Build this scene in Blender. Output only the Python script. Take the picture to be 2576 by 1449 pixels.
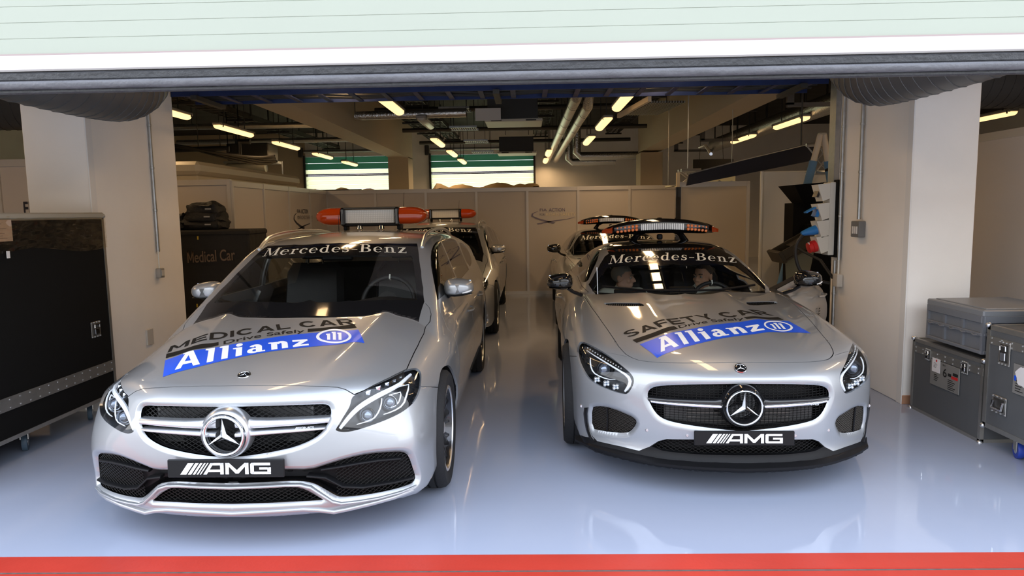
import bpy, bmesh, math, random
import numpy as np
from mathutils import Vector, Matrix, Euler, noise as mnoise
from mathutils.geometry import delaunay_2d_cdt
for _o in list(bpy.data.objects): bpy.data.objects.remove(_o)
SC = bpy.context.scene
COL = SC.collection
random.seed(7); RNG = np.random.RandomState(7)
PI = math.pi

# ------------------------------------------------------------------ camera, world, light, exposure
CAMP = (1740.0, .110, -.0160, -.0225, 1.555)     # focal length in px of a 2576 px wide frame, pitch, roll, yaw, height
IW, IH = 2576, 1449
def _cam_axes():
    f, pi, ro, ya, h = CAMP
    fw = np.array([math.sin(ya)*math.cos(pi), math.cos(ya)*math.cos(pi), -math.sin(pi)])
    r = np.array([math.cos(ya), -math.sin(ya), 0.]); u = np.cross(r, fw)
    return math.cos(ro)*r+math.sin(ro)*u, -math.sin(ro)*r+math.cos(ro)*u, fw
CR, CU, CF = _cam_axes()
CO = np.array([0, 0, CAMP[4]])
_cd = bpy.data.cameras.new('camera'); _c = bpy.data.objects.new('camera', _cd); COL.objects.link(_c)
_cd.sensor_width = 36; _cd.lens = CAMP[0]/IW*36; _cd.clip_start = .05; _cd.clip_end = 400
_m = Matrix.Identity(4)
for i in range(3):
    _m[i][0], _m[i][1], _m[i][2], _m[i][3] = CR[i], CU[i], -CF[i], CO[i]
_c.matrix_world = _m
SC.camera = _c
SC.view_settings.view_transform = 'Standard'; SC.view_settings.look = 'None'
SC.view_settings.gamma = 1; SC.view_settings.use_curve_mapping = False
SC.view_settings.exposure = EXPO = 0.0
W = bpy.data.worlds.new('sky'); SC.world = W; W.use_nodes = True
_n = W.node_tree.nodes; _l = W.node_tree.links
_bg = _n['Background']; _bg.inputs[1].default_value = 4.0
_tc = _n.new('ShaderNodeTexCoord'); _sx = _n.new('ShaderNodeSeparateXYZ'); _rp = _n.new('ShaderNodeValToRGB')
_l.new(_tc.outputs['Generated'], _sx.inputs[0]); _l.new(_sx.outputs[2], _rp.inputs[0]); _l.new(_rp.outputs[0], _bg.inputs[0])
_e = _rp.color_ramp.elements
_e[0].position = 0.0; _e[0].color = (1.0, 1.0, 1.0, 1); _e[1].position = .8; _e[1].color = (.72, .82, 1.0, 1)



# ------------------------------------------------------------------ pixel rays (only used to measure where things stand)
def ray(px):
    px = np.atleast_2d(np.asarray(px, float)); f = CAMP[0]
    return CF+np.outer((px[:, 0]-IW/2)/f, CR)+np.outer((IH/2-px[:, 1])/f, CU)
def at_z(x, y, z=0.):
    d = ray((x, y))[0]; return CO+(z-CO[2])/d[2]*d
def at_y(x, y, Y):
    d = ray((x, y))[0]; return CO+Y/d[1]*d
def at_x(x, y, X):
    d = ray((x, y))[0]; return CO+X/d[0]*d

# ------------------------------------------------------------------ materials
MATS = {}
def mat(name, color=(.8, .8, .8), rough=.5, metal=0., coat=0., spec=.5, emit=None, estr=0., noise=None, bump=None, trans=0., ior=1.45, alpha=1., wear=None):
    if name in MATS: return MATS[name]
    m = bpy.data.materials.new(name); m.use_nodes = True; nt = m.node_tree
    b = nt.nodes['Principled BSDF']; I = b.inputs
    I['Base Color'].default_value = (*color, 1); I['Roughness'].default_value = rough; I['Metallic'].default_value = metal
    I['Coat Weight'].default_value = coat; I['Coat Roughness'].default_value = .03; I['Specular IOR Level'].default_value = spec
    I['Transmission Weight'].default_value = trans; I['IOR'].default_value = ior; I['Alpha'].default_value = alpha
    if emit: I['Emission Color'].default_value = (*emit, 1); I['Emission Strength'].default_value = estr
    tc = None
    if noise or bump or wear:
        tc = nt.nodes.new('ShaderNodeTexCoord')
    if noise:     # (scale, amount, [stretch])
        sc, am = noise[0], noise[1]; st = noise[2] if len(noise) > 2 else (1, 1, 1)
        mp = nt.nodes.new('ShaderNodeMapping'); mp.inputs['Scale'].default_value = st
        nt.links.new(tc.outputs['Object'], mp.inputs[0])
        nz = nt.nodes.new('ShaderNodeTexNoise'); nz.inputs['Scale'].default_value = sc; nz.inputs['Detail'].default_value = 5
        nt.links.new(mp.outputs[0], nz.inputs['Vector'])
        mx = nt.nodes.new('ShaderNodeMix'); mx.data_type = 'RGBA'
        lo = [max(0, c*(1-am)) for c in color]; hi = [min(1, c*(1+am)) for c in color]
        mx.inputs[6].default_value = (*lo, 1); mx.inputs[7].default_value = (*hi, 1)
        nt.links.new(nz.outputs[0], mx.inputs[0]); nt.links.new(mx.outputs[2], I['Base Color'])
        rr = nt.nodes.new('ShaderNodeMapRange'); rr.inputs[3].default_value = max(0, rough*.75); rr.inputs[4].default_value = min(1, rough*1.25)
        nt.links.new(nz.outputs[0], rr.inputs[0]); nt.links.new(rr.outputs[0], I['Roughness'])
    if bump:      # (scale, strength)
        nb = nt.nodes.new('ShaderNodeTexNoise'); nb.inputs['Scale'].default_value = bump[0]; nb.inputs['Detail'].default_value = 4
        nt.links.new(tc.outputs['Object'], nb.inputs['Vector'])
        bp = nt.nodes.new('ShaderNodeBump'); bp.inputs['Strength'].default_value = bump[1]; bp.inputs['Distance'].default_value = .02
        nt.links.new(nb.outputs[0], bp.inputs['Height']); nt.links.new(bp.outputs[0], I['Normal'])
    MATS[name] = m
    return m
def glass_mat(name, tint, dens=.5, rough=0., glossy=1.0):
    """thin pane: part lets light through tinted, part mirrors by angle"""
    if name in MATS: return MATS[name]
    m = bpy.data.materials.new(name); m.use_nodes = True; nt = m.node_tree; nt.nodes.clear()
    o = nt.nodes.new('ShaderNodeOutputMaterial'); t = nt.nodes.new('ShaderNodeBsdfTransparent'); g = nt.nodes.new('ShaderNodeBsdfGlossy')
    t.inputs[0].default_value = (*tint, 1); g.inputs['Roughness'].default_value = rough; g.inputs[0].default_value = (glossy,)*3+(1,)
    f = nt.nodes.new('ShaderNodeFresnel'); ge = nt.nodes.new('ShaderNodeNewGeometry'); mr = nt.nodes.new('ShaderNodeMapRange'); mr.inputs[3].default_value = 1.5; mr.inputs[4].default_value = 1/1.5
    nt.links.new(ge.outputs['Backfacing'], mr.inputs[0]); nt.links.new(mr.outputs[0], f.inputs[0])      # a thin pane mirrors alike from both faces
    x = nt.nodes.new('ShaderNodeMixShader')
    nt.links.new(f.outputs[0], x.inputs[0]); nt.links.new(t.outputs[0], x.inputs[1]); nt.links.new(g.outputs[0], x.inputs[2]); nt.links.new(x.outputs[0], o.inputs[0])
    MATS[name] = m
    return m

# ------------------------------------------------------------------ object helpers
def tag(o, label=None, cat=None, group=None, kind=None):
    if label: o['label'] = label
    if cat: o['category'] = cat
    if group: o['group'] = group
    if kind: o['kind'] = kind
    return o
def empty(name, loc=(0, 0, 0), rz=0., label=None, cat=None, group=None, parent=None):
    o = bpy.data.objects.new(name, None); COL.objects.link(o); o.location = loc; o.rotation_euler = (0, 0, rz)
    o.empty_display_size = .1
    if parent: o.parent = parent
    return tag(o, label, cat, group)
def link_mesh(name, me, m, parent=None, loc=(0, 0, 0), rot=(0, 0, 0)):
    o = bpy.data.objects.new(name, me); COL.objects.link(o)
    if m is not None and not me.materials: me.materials.append(m)
    o.location = loc; o.rotation_euler = rot
    if parent: o.parent = parent
    return o
def copy_tree(o, parent=None):
    c = o.copy(); COL.objects.link(c)
    if parent: c.parent = parent
    for ch in list(o.children): copy_tree(ch, c)
    return c
class MB:
    """mesh builder: collects vertices and faces, then links them as one object"""
    def __init__(s): s.v = []; s.f = []; s.sm = []
    def add(s, vs, fs, smooth=False):
        k = len(s.v); s.v.extend([tuple(map(float, p)) for p in vs]); s.f.extend([tuple(i+k for i in f) for f in fs]); s.sm.extend([smooth]*len(fs)); return s
    def box(s, c, size, rot=None, bev=0.):
        x, y, z = [q/2 for q in size]
        if bev > 0:
            b = min(bev, x*.9, y*.9, z*.9); vs = []; 
            for sx in (-1, 1):
                for sy in (-1, 1):
                    for sz in (-1, 1):
                        vs += [(sx*x, sy*(y-b), sz*(z-b)), (sx*(x-b), sy*y, sz*(z-b)), (sx*(x-b), sy*(y-b), sz*z)]
            def I(sx, sy, sz, k): return ((sx > 0)*4+(sy > 0)*2+(sz > 0))*3+k
            fs = []
            for q in (-1, 1):
                fs.append([I(q, -1, -1, 0), I(q, 1, -1, 0), I(q, 1, 1, 0), I(q, -1, 1, 0)][::q])
                fs.append([I(-1, q, -1, 1), I(1, q, -1, 1), I(1, q, 1, 1), I(-1, q, 1, 1)][::-q])
                fs.append([I(-1, -1, q, 2), I(1, -1, q, 2), I(1, 1, q, 2), I(-1, 1, q, 2)][::q])
            for a in (-1, 1):
                for b2 in (-1, 1):
                    p = a*b2
                    fs.append([I(a, b2, -1, 0), I(a, b2, -1, 1), I(a, b2, 1, 1), I(a, b2, 1, 0)][::p])
                    fs.append([I(a, -1, b2, 2), I(a, -1, b2, 0), I(a, 1, b2, 0), I(a, 1, b2, 2)][::-p if True else 1][::-1][::-1])
                    fs.append([I(-1, a, b2, 1), I(-1, a, b2, 2), I(1, a, b2, 2), I(1, a, b2, 1)][::-1 if p < 0 else 1])
            for sx in (-1, 1):
                for sy in (-1, 1):
                    for sz in (-1, 1):
                        fs.append([I(sx, sy, sz, k) for k in (0, 1, 2)][::sx*sy*sz])
        else:
            vs = [(sx*x, sy*y, sz*z) for sx in (-1, 1) for sy in (-1, 1) for sz in (-1, 1)]
            fs = [(0, 1, 3, 2), (4, 6, 7, 5), (0, 4, 5, 1), (2, 3, 7, 6), (0, 2, 6, 4), (1, 5, 7, 3)]
        if rot is not None:
            R = rot if isinstance(rot, Matrix) else Euler(rot).to_matrix()
            vs = [R @ Vector(p) for p in vs]
        return s.add([(p[0]+c[0], p[1]+c[1], p[2]+c[2]) for p in vs], fs)
    def tube(s, pts, r, n=10, closed=False, cap=True, smooth=True, flat=None):
        """round bar along a path; r may be one radius per point"""
        P = [Vector(p) for p in pts]; m = len(P); R = r if hasattr(r, '__len__') else [r]*m
        T = []
        for i in range(m):
            a = P[(i-1) % m] if (closed or i > 0) else P[i]; b = P[(i+1) % m] if (closed or i < m-1) else P[i]
            t = (b-a); T.append(t.normalized() if t.length > 1e-9 else Vector((0, 0, 1)))
        up = Vector((0, 0, 1)) if abs(T[0].z) < .9 else Vector((1, 0, 0))
        u = T[0].cross(up).normalized(); vs = []
        for i in range(m):
            u = (u-T[i]*u.dot(T[i])).normalized(); w = T[i].cross(u)
            for k in range(n):
                a = 2*PI*k/n+(PI/n if n == 4 else 0)
                vs.append(P[i]+u*math.cos(a)*R[i]+w*math.sin(a)*R[i]*(flat or 1))
        fs = []
        for i in range(m if closed else m-1):
            j = (i+1) % m
            for k in range(n):
                fs.append((i*n+k, i*n+(k+1) % n, j*n+(k+1) % n, j*n+k))
        s.add(vs, fs, smooth)
        if cap and not closed:
            s.add(vs[:n], [tuple(range(n))[::-1]]); s.add(vs[-n:], [tuple(range(n))])
        return s
    def lathe(s, prof, c=(0, 0, 0), axis='z', n=32, smooth=True, ang=2*PI):
        """prof: (radius, height) pairs turned about an axis"""
        vs = []; full = abs(ang-2*PI) < 1e-6; nn = n if full else n+1
        for r, h in prof:
            for k in range(nn):
                a = ang*k/n; x, y = r*math.cos(a), r*math.sin(a)
                p = {'z': (x, y, h), 'x': (h, x, y), 'y': (y, h, x)}[axis]
                vs.append((p[0]+c[0], p[1]+c[1], p[2]+c[2]))
        fs = []
        for i in range(len(prof)-1):
            for k in range(n):
                k2 = (k+1) % nn
                fs.append((i*nn+k, i*nn+k2, (i+1)*nn+k2, (i+1)*nn+k))
        return s.add(vs, fs, smooth)
    def prism(s, poly, d0, d1, fn=None, smooth=False):
        """flat outline (u,v) pushed from depth d0 to d1; fn maps (u,v,d) to a point; default (u,d,v)"""
        fn = fn or (lambda u, v, d: (u, d, v)); n = len(poly)
        tri = tess(poly)
        vs = [fn(u, v, d0) for u, v in poly]+[fn(u, v, d1) for u, v in poly]
        fs = [t for t in tri]+[(t[2]+n, t[1]+n, t[0]+n) for t in tri]
        s.add(vs, fs, smooth)
        vs2 = vs; k = len(s.v)
        s.add(vs2, [(i, (i+1) % n, n+(i+1) % n, n+i)[::-1] for i in range(n)], smooth)
        return s
    def mesh(s, name, recalc=True):
        me = bpy.data.meshes.new(name); me.from_pydata(s.v, [], s.f)
        if any(s.sm): me.polygons.foreach_set('use_smooth', s.sm)
        me.update()
        if recalc:
            bm = bmesh.new(); bm.from_mesh(me); bmesh.ops.remove_doubles(bm, verts=bm.verts, dist=1e-5)
            bmesh.ops.recalc_face_normals(bm, faces=bm.faces)
            bm.to_mesh(me); bm.free()
        if any(s.sm): 
            try: me.set_sharp_from_angle(angle=math.radians(40))
            except Exception: pass
        return me
    def build(s, name, m, parent=None, loc=(0, 0, 0), rot=(0, 0, 0), recalc=True):
        me = s.mesh(name, recalc); return link_mesh(name, me, m, parent, loc, rot)
def tess(poly):
    from mathutils.geometry import tessellate_polygon
    t = tessellate_polygon([[Vector((p[0], p[1], 0)) for p in poly]])
    a = sum(poly[i][0]*poly[(i+1) % len(poly)][1]-poly[(i+1) % len(poly)][0]*poly[i][1] for i in range(len(poly)))
    out = []
    for q in t:
        p = [poly[i] for i in q]; s = (p[1][0]-p[0][0])*(p[2][1]-p[0][1])-(p[2][0]-p[0][0])*(p[1][1]-p[0][1])
        out.append(tuple(q) if s > 0 else tuple(q)[::-1])
    return out
def struct(o, label=None):
    o['kind'] = 'structure'
    if label: o['label'] = label
    return o
# ------------------------------------------------------------------ smooth car bodies: an implicit surface meshed along its own seams
def smax(a, b, k):
    h = np.maximum(k-np.abs(a-b), 0)/k
    return np.maximum(a, b)+h*h*k*.25
def smin(a, b, k): return -smax(-a, -b, k)
class Tab:
    """smoothed table y(x)"""
    def __init__(s, pts, sig=.05, n=900):
        x = np.array([p[0] for p in pts], float); y = np.array([p[1] for p in pts], float)
        pad = 4*sig; s.x0 = x[0]-pad; s.x1 = x[-1]+pad
        s.g = np.linspace(s.x0, s.x1, n)
        sl = (y[1]-y[0])/(x[1]-x[0]); sr = (y[-1]-y[-2])/(x[-1]-x[-2])
        v = np.interp(s.g, x, y); v = np.where(s.g < x[0], y[0]+sl*(s.g-x[0]), v); v = np.where(s.g > x[-1], y[-1]+sr*(s.g-x[-1]), v)
        h = s.g[1]-s.g[0]; m = max(1, int(3*sig/h)); k = np.exp(-.5*(np.arange(-m, m+1)*h/sig)**2); k /= k.sum()
        vp = np.concatenate([v[0]+sl*h*np.arange(-m, 0), v, v[-1]+sr*h*np.arange(1, m+1)])
        s.v = np.convolve(vp, k, 'valid')
    def __call__(s, x): return np.interp(x, s.g, s.v)
def inpoly(P, poly):
    x, y = P[:, 0], P[:, 1]; c = np.zeros(len(P), bool); n = len(poly); px, py = poly[:, 0], poly[:, 1]
    for i in range(n):
        j = i-1
        if py[i] == py[j]: continue
        t = ((py[i] > y) != (py[j] > y)) & (x < (px[j]-px[i])*(y-py[i])/(py[j]-py[i])+px[i]); c ^= t
    return c
def densify(P, d, closed=True):
    P = np.asarray(P, float); out = []; n = len(P)
    for i in range(n if closed else n-1):
        a, b = P[i], P[(i+1) % n]; k = max(1, int(np.ceil(np.linalg.norm(b-a)/d)))
        out.extend([a+(b-a)*t/k for t in range(k)])
    if not closed: out.append(P[-1])
    return np.array(out)
def smooth_line(P, n=3, closed=True, keep=None):
    """corner cutting for traced outlines (points in keep stay sharp)"""
    P = [np.asarray(p, float) for p in P]; keep = set(keep or ())
    for it in range(n):
        out = []; nk = set(); m = len(P)
        for i in range(m):
            if not closed and i in (0, m-1): nk.add(len(out)); out.append(P[i]); continue
            if i in keep: nk.add(len(out)); out.append(P[i]); continue
            a, b, c = P[i-1], P[i], P[(i+1) % m]; out += [b+.25*(a-b), b+.25*(c-b)]
        P, keep = out, nk
    return np.array(P)
def crease(top, scr, xs, y0=1.0, y1=2.4):
    """line where the windscreen rises out of the bonnet, as (x, y, z)"""
    lo = np.full(len(xs), y0); hi = np.full(len(xs), y1)
    for i in range(50):
        m = .5*(lo+hi); up = scr(xs, m) > top(xs, m); hi = np.where(up, m, hi); lo = np.where(up, lo, m)
    return np.stack([xs, hi, top(xs, hi)], 1)
class Body:
    def __init__(s, g, zc, yf, pose, R0=.9):
        s.g, s.zc, s.yf, s.R0 = g, zc, yf, R0; s.pose = pose; s.regions = []; s.seams = []; s.rolls = []
        s.f = lambda P: g(np.abs(P[:, 0]), P[:, 1], P[:, 2])
    def to_car(s, P):
        cx, cy, a = s.pose; x = P[:, 0]-cx; y = P[:, 1]-cy; c, q = math.cos(a), math.sin(a)
        return np.stack([x*c+y*q, -x*q+y*c, P[:, 2]], 1)
    def dir_to_car(s, d):
        a = s.pose[2]; c, q = math.cos(a), math.sin(a)
        return np.stack([d[:, 0]*c+d[:, 1]*q, -d[:, 0]*q+d[:, 1]*c, d[:, 2]], 1)
    def march(s, o, d, t0, t1, n=140, it=28):
        """first crossing into the body along rays"""
        N = len(d); o = np.broadcast_to(o, d.shape); t = np.linspace(t0, t1, n); lo = np.full(N, t0); hi = np.full(N, t1); done = np.zeros(N, bool); prev = s.f(o+d*t0)
        for k in range(1, n):
            cur = s.f(o+d*t[k]); hit = (~done) & (prev > 0) & (cur <= 0)
            lo[hit] = t[k-1]; hi[hit] = t[k]; done |= hit; prev = cur
        for k in range(it):
            m = .5*(lo+hi); v = s.f(o+d*m[:, None]) > 0; lo = np.where(v, m, lo); hi = np.where(v, hi, m)
        return o+d*hi[:, None], done
    def trace(s, px):
        d = s.dir_to_car(ray(px)); o = s.to_car(CO[None])[0]
        P, ok = s.march(o, d, 1.5, 9., 500)
        if not ok.all():      # rays that pass just outside the silhouette: take the closest approach
            t = np.linspace(1.5, 9., 600)
            for i in np.where(~ok)[0]:
                Q = o+t[:, None]*d[i]; P[i] = Q[np.argmin(s.f(Q))]
        return P
    def ang(s, P):
        x, y, z = P[:, 0], P[:, 1], P[:, 2]-s.zc; h = np.hypot(x, z); al = np.arctan2(h, s.yf-y)
        q = np.where(y < s.yf, al*s.R0, PI/2*s.R0+(y-s.yf)); h = np.maximum(h, 1e-9)
        return np.stack([q*x/h, q*z/h], 1)
    def surf(s, C):
        q = np.hypot(C[:, 0], C[:, 1]); th = np.arctan2(C[:, 1], C[:, 0]); al = np.minimum(q/s.R0, PI/2); yb = np.maximum(0, q-PI/2*s.R0)
        d = np.stack([np.sin(al)*np.cos(th), -np.cos(al), np.sin(al)*np.sin(th)], 1); o = np.stack([0*q, s.yf+yb, 0*q+s.zc], 1)
        # march outwards from the spine: find first leaving
        t = np.linspace(.02, 2.6, 130); lo = np.full(len(q), .02); hi = np.full(len(q), 2.6); done = np.zeros(len(q), bool)
        for k in range(1, len(t)):
            v = (s.f(o+d*t[k]) > 0) & ~done; lo[v] = t[k-1]; hi[v] = t[k]; done |= v
            if done.all(): break
        for k in range(26):
            m = .5*(lo+hi); v = s.f(o+d*m[:, None]) > 0; hi = np.where(v, m, hi); lo = np.where(v, lo, m)
        return o+d*lo[:, None]
    def normal(s, P, e=2e-3):
        G = np.stack([s.f(P+np.eye(3)[i]*e)-s.f(P-np.eye(3)[i]*e) for i in range(3)], 1)
        return G/np.maximum(np.linalg.norm(G, axis=1, keepdims=True), 1e-12)
    def front_y(s, x, z, y0=-.6, y1=3.0):
        x = np.asarray(x, float); z = np.asarray(z, float); o = np.stack([x, 0*x, z], 1); d = np.zeros_like(o); d[:, 1] = 1
        return s.march(o, d, y0, y1, 330)
    def top_z(s, x, y, z0=1.8, z1=.3):
        x = np.asarray(x, float); y = np.asarray(y, float); o = np.stack([x, y, 0*x+z0], 1); d = np.zeros_like(o); d[:, 2] = -1
        return s.march(o, d, 0, z0-z1, 160)[0]
    def region(s, name, P3, smooth=0, keep=None, dens=.02):
        """closed outline of 3-D points near the surface; x is folded to the modelled half"""
        P = np.array(P3, float); P[:, 0] = np.abs(P[:, 0])
        C = s.ang(P)
        if smooth: C = smooth_line(C, smooth, True, keep)
        C = densify(C, dens); C[:, 0] = np.maximum(C[:, 0], 0)
        s.regions.append((name, C)); return C
    def seam(s, C, w, closed=False):
        """gap of width w along a chart line"""
        C = densify(C, .02, closed); P = s.surf(C); n = s.normal(P)
        t = np.roll(P, -1, 0)-np.roll(P, 1, 0)
        if not closed: t[0] = P[1]-P[0]; t[-1] = P[-1]-P[-2]
        t /= np.maximum(np.linalg.norm(t, axis=1, keepdims=True), 1e-9); b = np.cross(n, t)
        A = s.ang(P+b*w/2); B = s.ang(P-b*w/2); A[:, 0] = np.maximum(A[:, 0], 0); B[:, 0] = np.maximum(B[:, 0], 0)
        if closed: s.seams.append(('ring', A, B))
        else: s.seams.append(('band', np.concatenate([A, B[::-1]]), None))
    def roll(s, C, depth, width, only_outside=True):
        s.rolls.append((C, depth, width))
    def mesh(s, q_end, n_th=100, dq0=.014, dq1=.04, q_fine=1.3, rear_cap=True):
        pts = []; q = dq0*.5; k = 0
        while q < q_end:
            n = n_th if q > .35 else max(6, int(n_th*q/.35))
            th = -PI/2+PI*(np.arange(n+1))/n
            pts.append(np.stack([q*np.cos(th), q*np.sin(th)], 1)); 
            q += dq0 if q < q_fine else dq1
        G = np.concatenate(pts); G[:, 0] = np.where(G[:, 0] < 1e-6, 0, G[:, 0])
        lines = [(n, C, True) for n, C in s.regions]
        for kind, A, B in s.seams:
            lines.append(('', A, True))
            if kind == 'ring': lines.append(('', B, True))
        for Cl, dep, wid in s.rolls:      # extra rings so that the rolled lips shade evenly
            Q = densify(Cl, .012); P_ = s.surf(Q); n_ = s.normal(P_); t_ = np.roll(P_, -1, 0)-np.roll(P_, 1, 0); t_ /= np.maximum(np.linalg.norm(t_, axis=1, keepdims=True), 1e-9); b_ = np.cross(n_, t_)
            ar = np.sum(Q[:, 0]*np.roll(Q[:, 1], -1)-np.roll(Q[:, 0], -1)*Q[:, 1]); test = s.ang(P_+b_*.004); sg = -1 if inpoly(test, Cl).mean() > .5 else 1
            for fr in (.2, .45, .75, 1.0):
                R_ = s.ang(P_+b_*sg*wid*fr); ok = (Q[:, 0] > 1e-4)
                idx = np.where(ok)[0]
                # start after the run along the centre line
                if not ok.all():
                    k0 = np.where(~ok)[0]; st = k0[-1]+1 if k0[0] > 0 or k0[-1] < len(Q)-1 else 0
                    idx = np.array([i for i in np.roll(np.arange(len(Q)), -st) if ok[i]])
                L_ = R_[idx]; L_[:, 0] = np.maximum(L_[:, 0], 0); lines.append(('', L_, ok.all()))
        # drop grid points too near a constraint
        L = np.concatenate([densify(C, .006, cl) for _, C, cl in lines]) if lines else np.zeros((0, 2))
        cell = .006; 
        keep = np.ones(len(G), bool)
        if len(L):
            key = set()
            for a, b in np.floor(L/cell).astype(int): key.add((a, b))
            gi = np.floor(G/cell).astype(int)
            for i, (a, b) in enumerate(gi):
                for da in (-1, 0, 1):
                    for db in (-1, 0, 1):
                        if (a+da, b+db) in key: keep[i] = False
        keep |= (G[:, 0] == 0)
        G = G[keep]
        V = [Vector(p) for p in G]; E = []
        for _, C, closed in lines:
            k0 = len(V); V += [Vector(p) for p in C]; m = len(C); E += [(k0+i, k0+(i+1) % m) for i in range(m if closed else m-1)]
        r = delaunay_2d_cdt(V, E, [], 0, 1e-5, False)
        C = np.array([(p[0], p[1]) for p in r[0]]); T = np.array([f for f in r[2] if len(f) == 3], int)
        cen = C[T].mean(1)
        T = T[(np.hypot(cen[:, 0], cen[:, 1]) < q_end)]; cen = C[T].mean(1)
        lab = np.full(len(T), -1)
        s.names = ['body']+[n for n, _ in s.regions]
        lab[:] = 0
        for i, (n, P) in enumerate(s.regions): lab[inpoly(cen, P)] = i+1
        for kind, A, B in s.seams:
            a = inpoly(cen, A)
            if kind == 'ring': a = a ^ inpoly(cen, B)
            lab[a] = -1
        P = s.surf(C); N = s.normal(P)
        TILT = np.zeros_like(P); P0 = P.copy()
        for Cl, dep, wid in s.rolls:
            Q = s.surf(densify(Cl, .005)); D = np.full(len(P), 9.); U = np.zeros_like(P)
            near = np.where((np.abs(P0-Q.mean(0)).max(1)) < 1.6)[0]
            for j in range(0, len(Q), 60):
                d3 = np.sqrt(((P0[near, None]-Q[None, j:j+60])**2).sum(2)); k = d3.argmin(1); dm = d3[np.arange(len(near)), k]
                up = dm < D[near]; ii = near[up]; D[ii] = dm[up]; U[ii] = P0[ii]-Q[j+k[up]]
            out = ~inpoly(C, Cl) | (D < 2e-3)
            L = np.linalg.norm(U, axis=1); good = (L > 3e-3) & out & (D < wid*1.5)
            un = np.where(good[:, None], U/np.maximum(L, 1e-9)[:, None], 0)
            acc = np.zeros_like(P)
            for a_, b_ in ((0, 1), (1, 2), (2, 0)):
                np.add.at(acc, T[:, a_], un[T[:, b_]]); np.add.at(acc, T[:, b_], un[T[:, a_]])
            la = np.linalg.norm(acc, axis=1); fix = (~good) & (D < 4e-3) & (la > 1e-6); un[fix] = acc[fix]/la[fix][:, None]
            w = np.clip(1-D/wid, 0, 1)*out; P = P-N*(dep*w*w)[:, None]; TILT -= un*(2*dep/wid*w)[:, None]
        # orient outwards and get smooth normals
        e1 = P[T[:, 1]]-P[T[:, 0]]; e2 = P[T[:, 2]]-P[T[:, 0]]; fn = np.cross(e1, e2)
        flip = (fn*N[T].mean(1)).sum(1) < 0; T[flip] = T[flip][:, ::-1]
        fn[flip] *= -1
        VN = N+TILT; ax = C[:, 0] < 1e-7; VN[ax, 0] = 0
        VN /= np.maximum(np.linalg.norm(VN, axis=1, keepdims=True), 1e-12)
        s.C, s.P, s.N, s.T, s.lab, s.ax = C, P, VN, T, lab, ax
    def faces(s, name):
        ids = [i for i, n in enumerate(s.names) if n == name]
        return s.T[np.isin(s.lab, ids)]
    def boundary(s, T):
        """directed boundary edges of a set of triangles, the centre line left out"""
        e = {}
        for t in T:
            for a, b in ((t[0], t[1]), (t[1], t[2]), (t[2], t[0])):
                if (b, a) in e: del e[(b, a)]
                else: e[(a, b)] = 1
        return [(a, b) for a, b in e if not (s.ax[a] and s.ax[b])]
    def part(s, name, mname, m, parent, flange=.014, mirror='both', offset=0., fdir=None):
        """one panel as an object: both halves, edges turned inwards; mirror 'left'/'right' gives one side only"""
        T = s.faces(name); 
        if not len(T): print('EMPTY region', name); return None
        use = np.unique(T); idx = -np.ones(len(s.P), int); idx[use] = np.arange(len(use))
        P = s.P[use]+s.N[use]*offset; N = s.N[use]; F = idx[T]; n0 = len(P)
        if flange:
            B = s.boundary(T); bv = sorted({v for e in B for v in e}); bi = {v: i for i, v in enumerate(bv)}
            bvi = idx[bv]
            dirn = -N[bvi] if fdir is None else np.broadcast_to(np.array(fdir, float), (len(bv), 3))
            Pi = P[bvi]; Po = Pi+dirn*flange
            nb = np.zeros((len(bv), 3))
            k0 = len(P); P = np.concatenate([P, Pi, Po]); N = np.concatenate([N, Pi*0, Po*0])
            F2 = []
            for a, b in B:
                i, j = bi[a], bi[b]; F2 += [(k0+j, k0+i, k0+len(bv)+i), (k0+j, k0+len(bv)+i, k0+len(bv)+j)]
            F = np.concatenate([F, np.array(F2, int)]) if F2 else F
        out = []
        sides = {'both': [(1, -1)], 'right': [(1,)], 'left': [(-1,)], 'split': [(1,), (-1,)]}[mirror]
        for sd in sides:
            PP = []; NN = []; FF = []; k = 0
            for q in sd:
                p = P.copy(); nn = N.copy(); f = F.copy()
                if q < 0: p[:, 0] *= -1; nn[:, 0] *= -1; f = f[:, ::-1]
                PP.append(p); NN.append(nn); FF.append(f+k); k += len(p)
            PP = np.concatenate(PP); NN = np.concatenate(NN); FF = np.concatenate(FF)
            me = bpy.data.meshes.new(mname); me.from_pydata(PP.tolist(), [], FF.tolist())
            me.polygons.foreach_set('use_smooth', [True]*len(FF)); me.update()
            z = np.linalg.norm(NN, axis=1) < .5
            if z.any():       # turned-in edges keep their own flat normals
                vn = np.zeros_like(NN); e1 = PP[FF[:, 1]]-PP[FF[:, 0]]; e2 = PP[FF[:, 2]]-PP[FF[:, 0]]; fn = np.cross(e1, e2)
                for kk in range(3): np.add.at(vn, FF[:, kk], fn)
                vn /= np.maximum(np.linalg.norm(vn, axis=1, keepdims=True), 1e-12); NN[z] = vn[z]
            me.normals_split_custom_set_from_vertices(NN.tolist())
            out.append(link_mesh(mname, me, m, parent))
        return out[0] if len(out) == 1 else out
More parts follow.
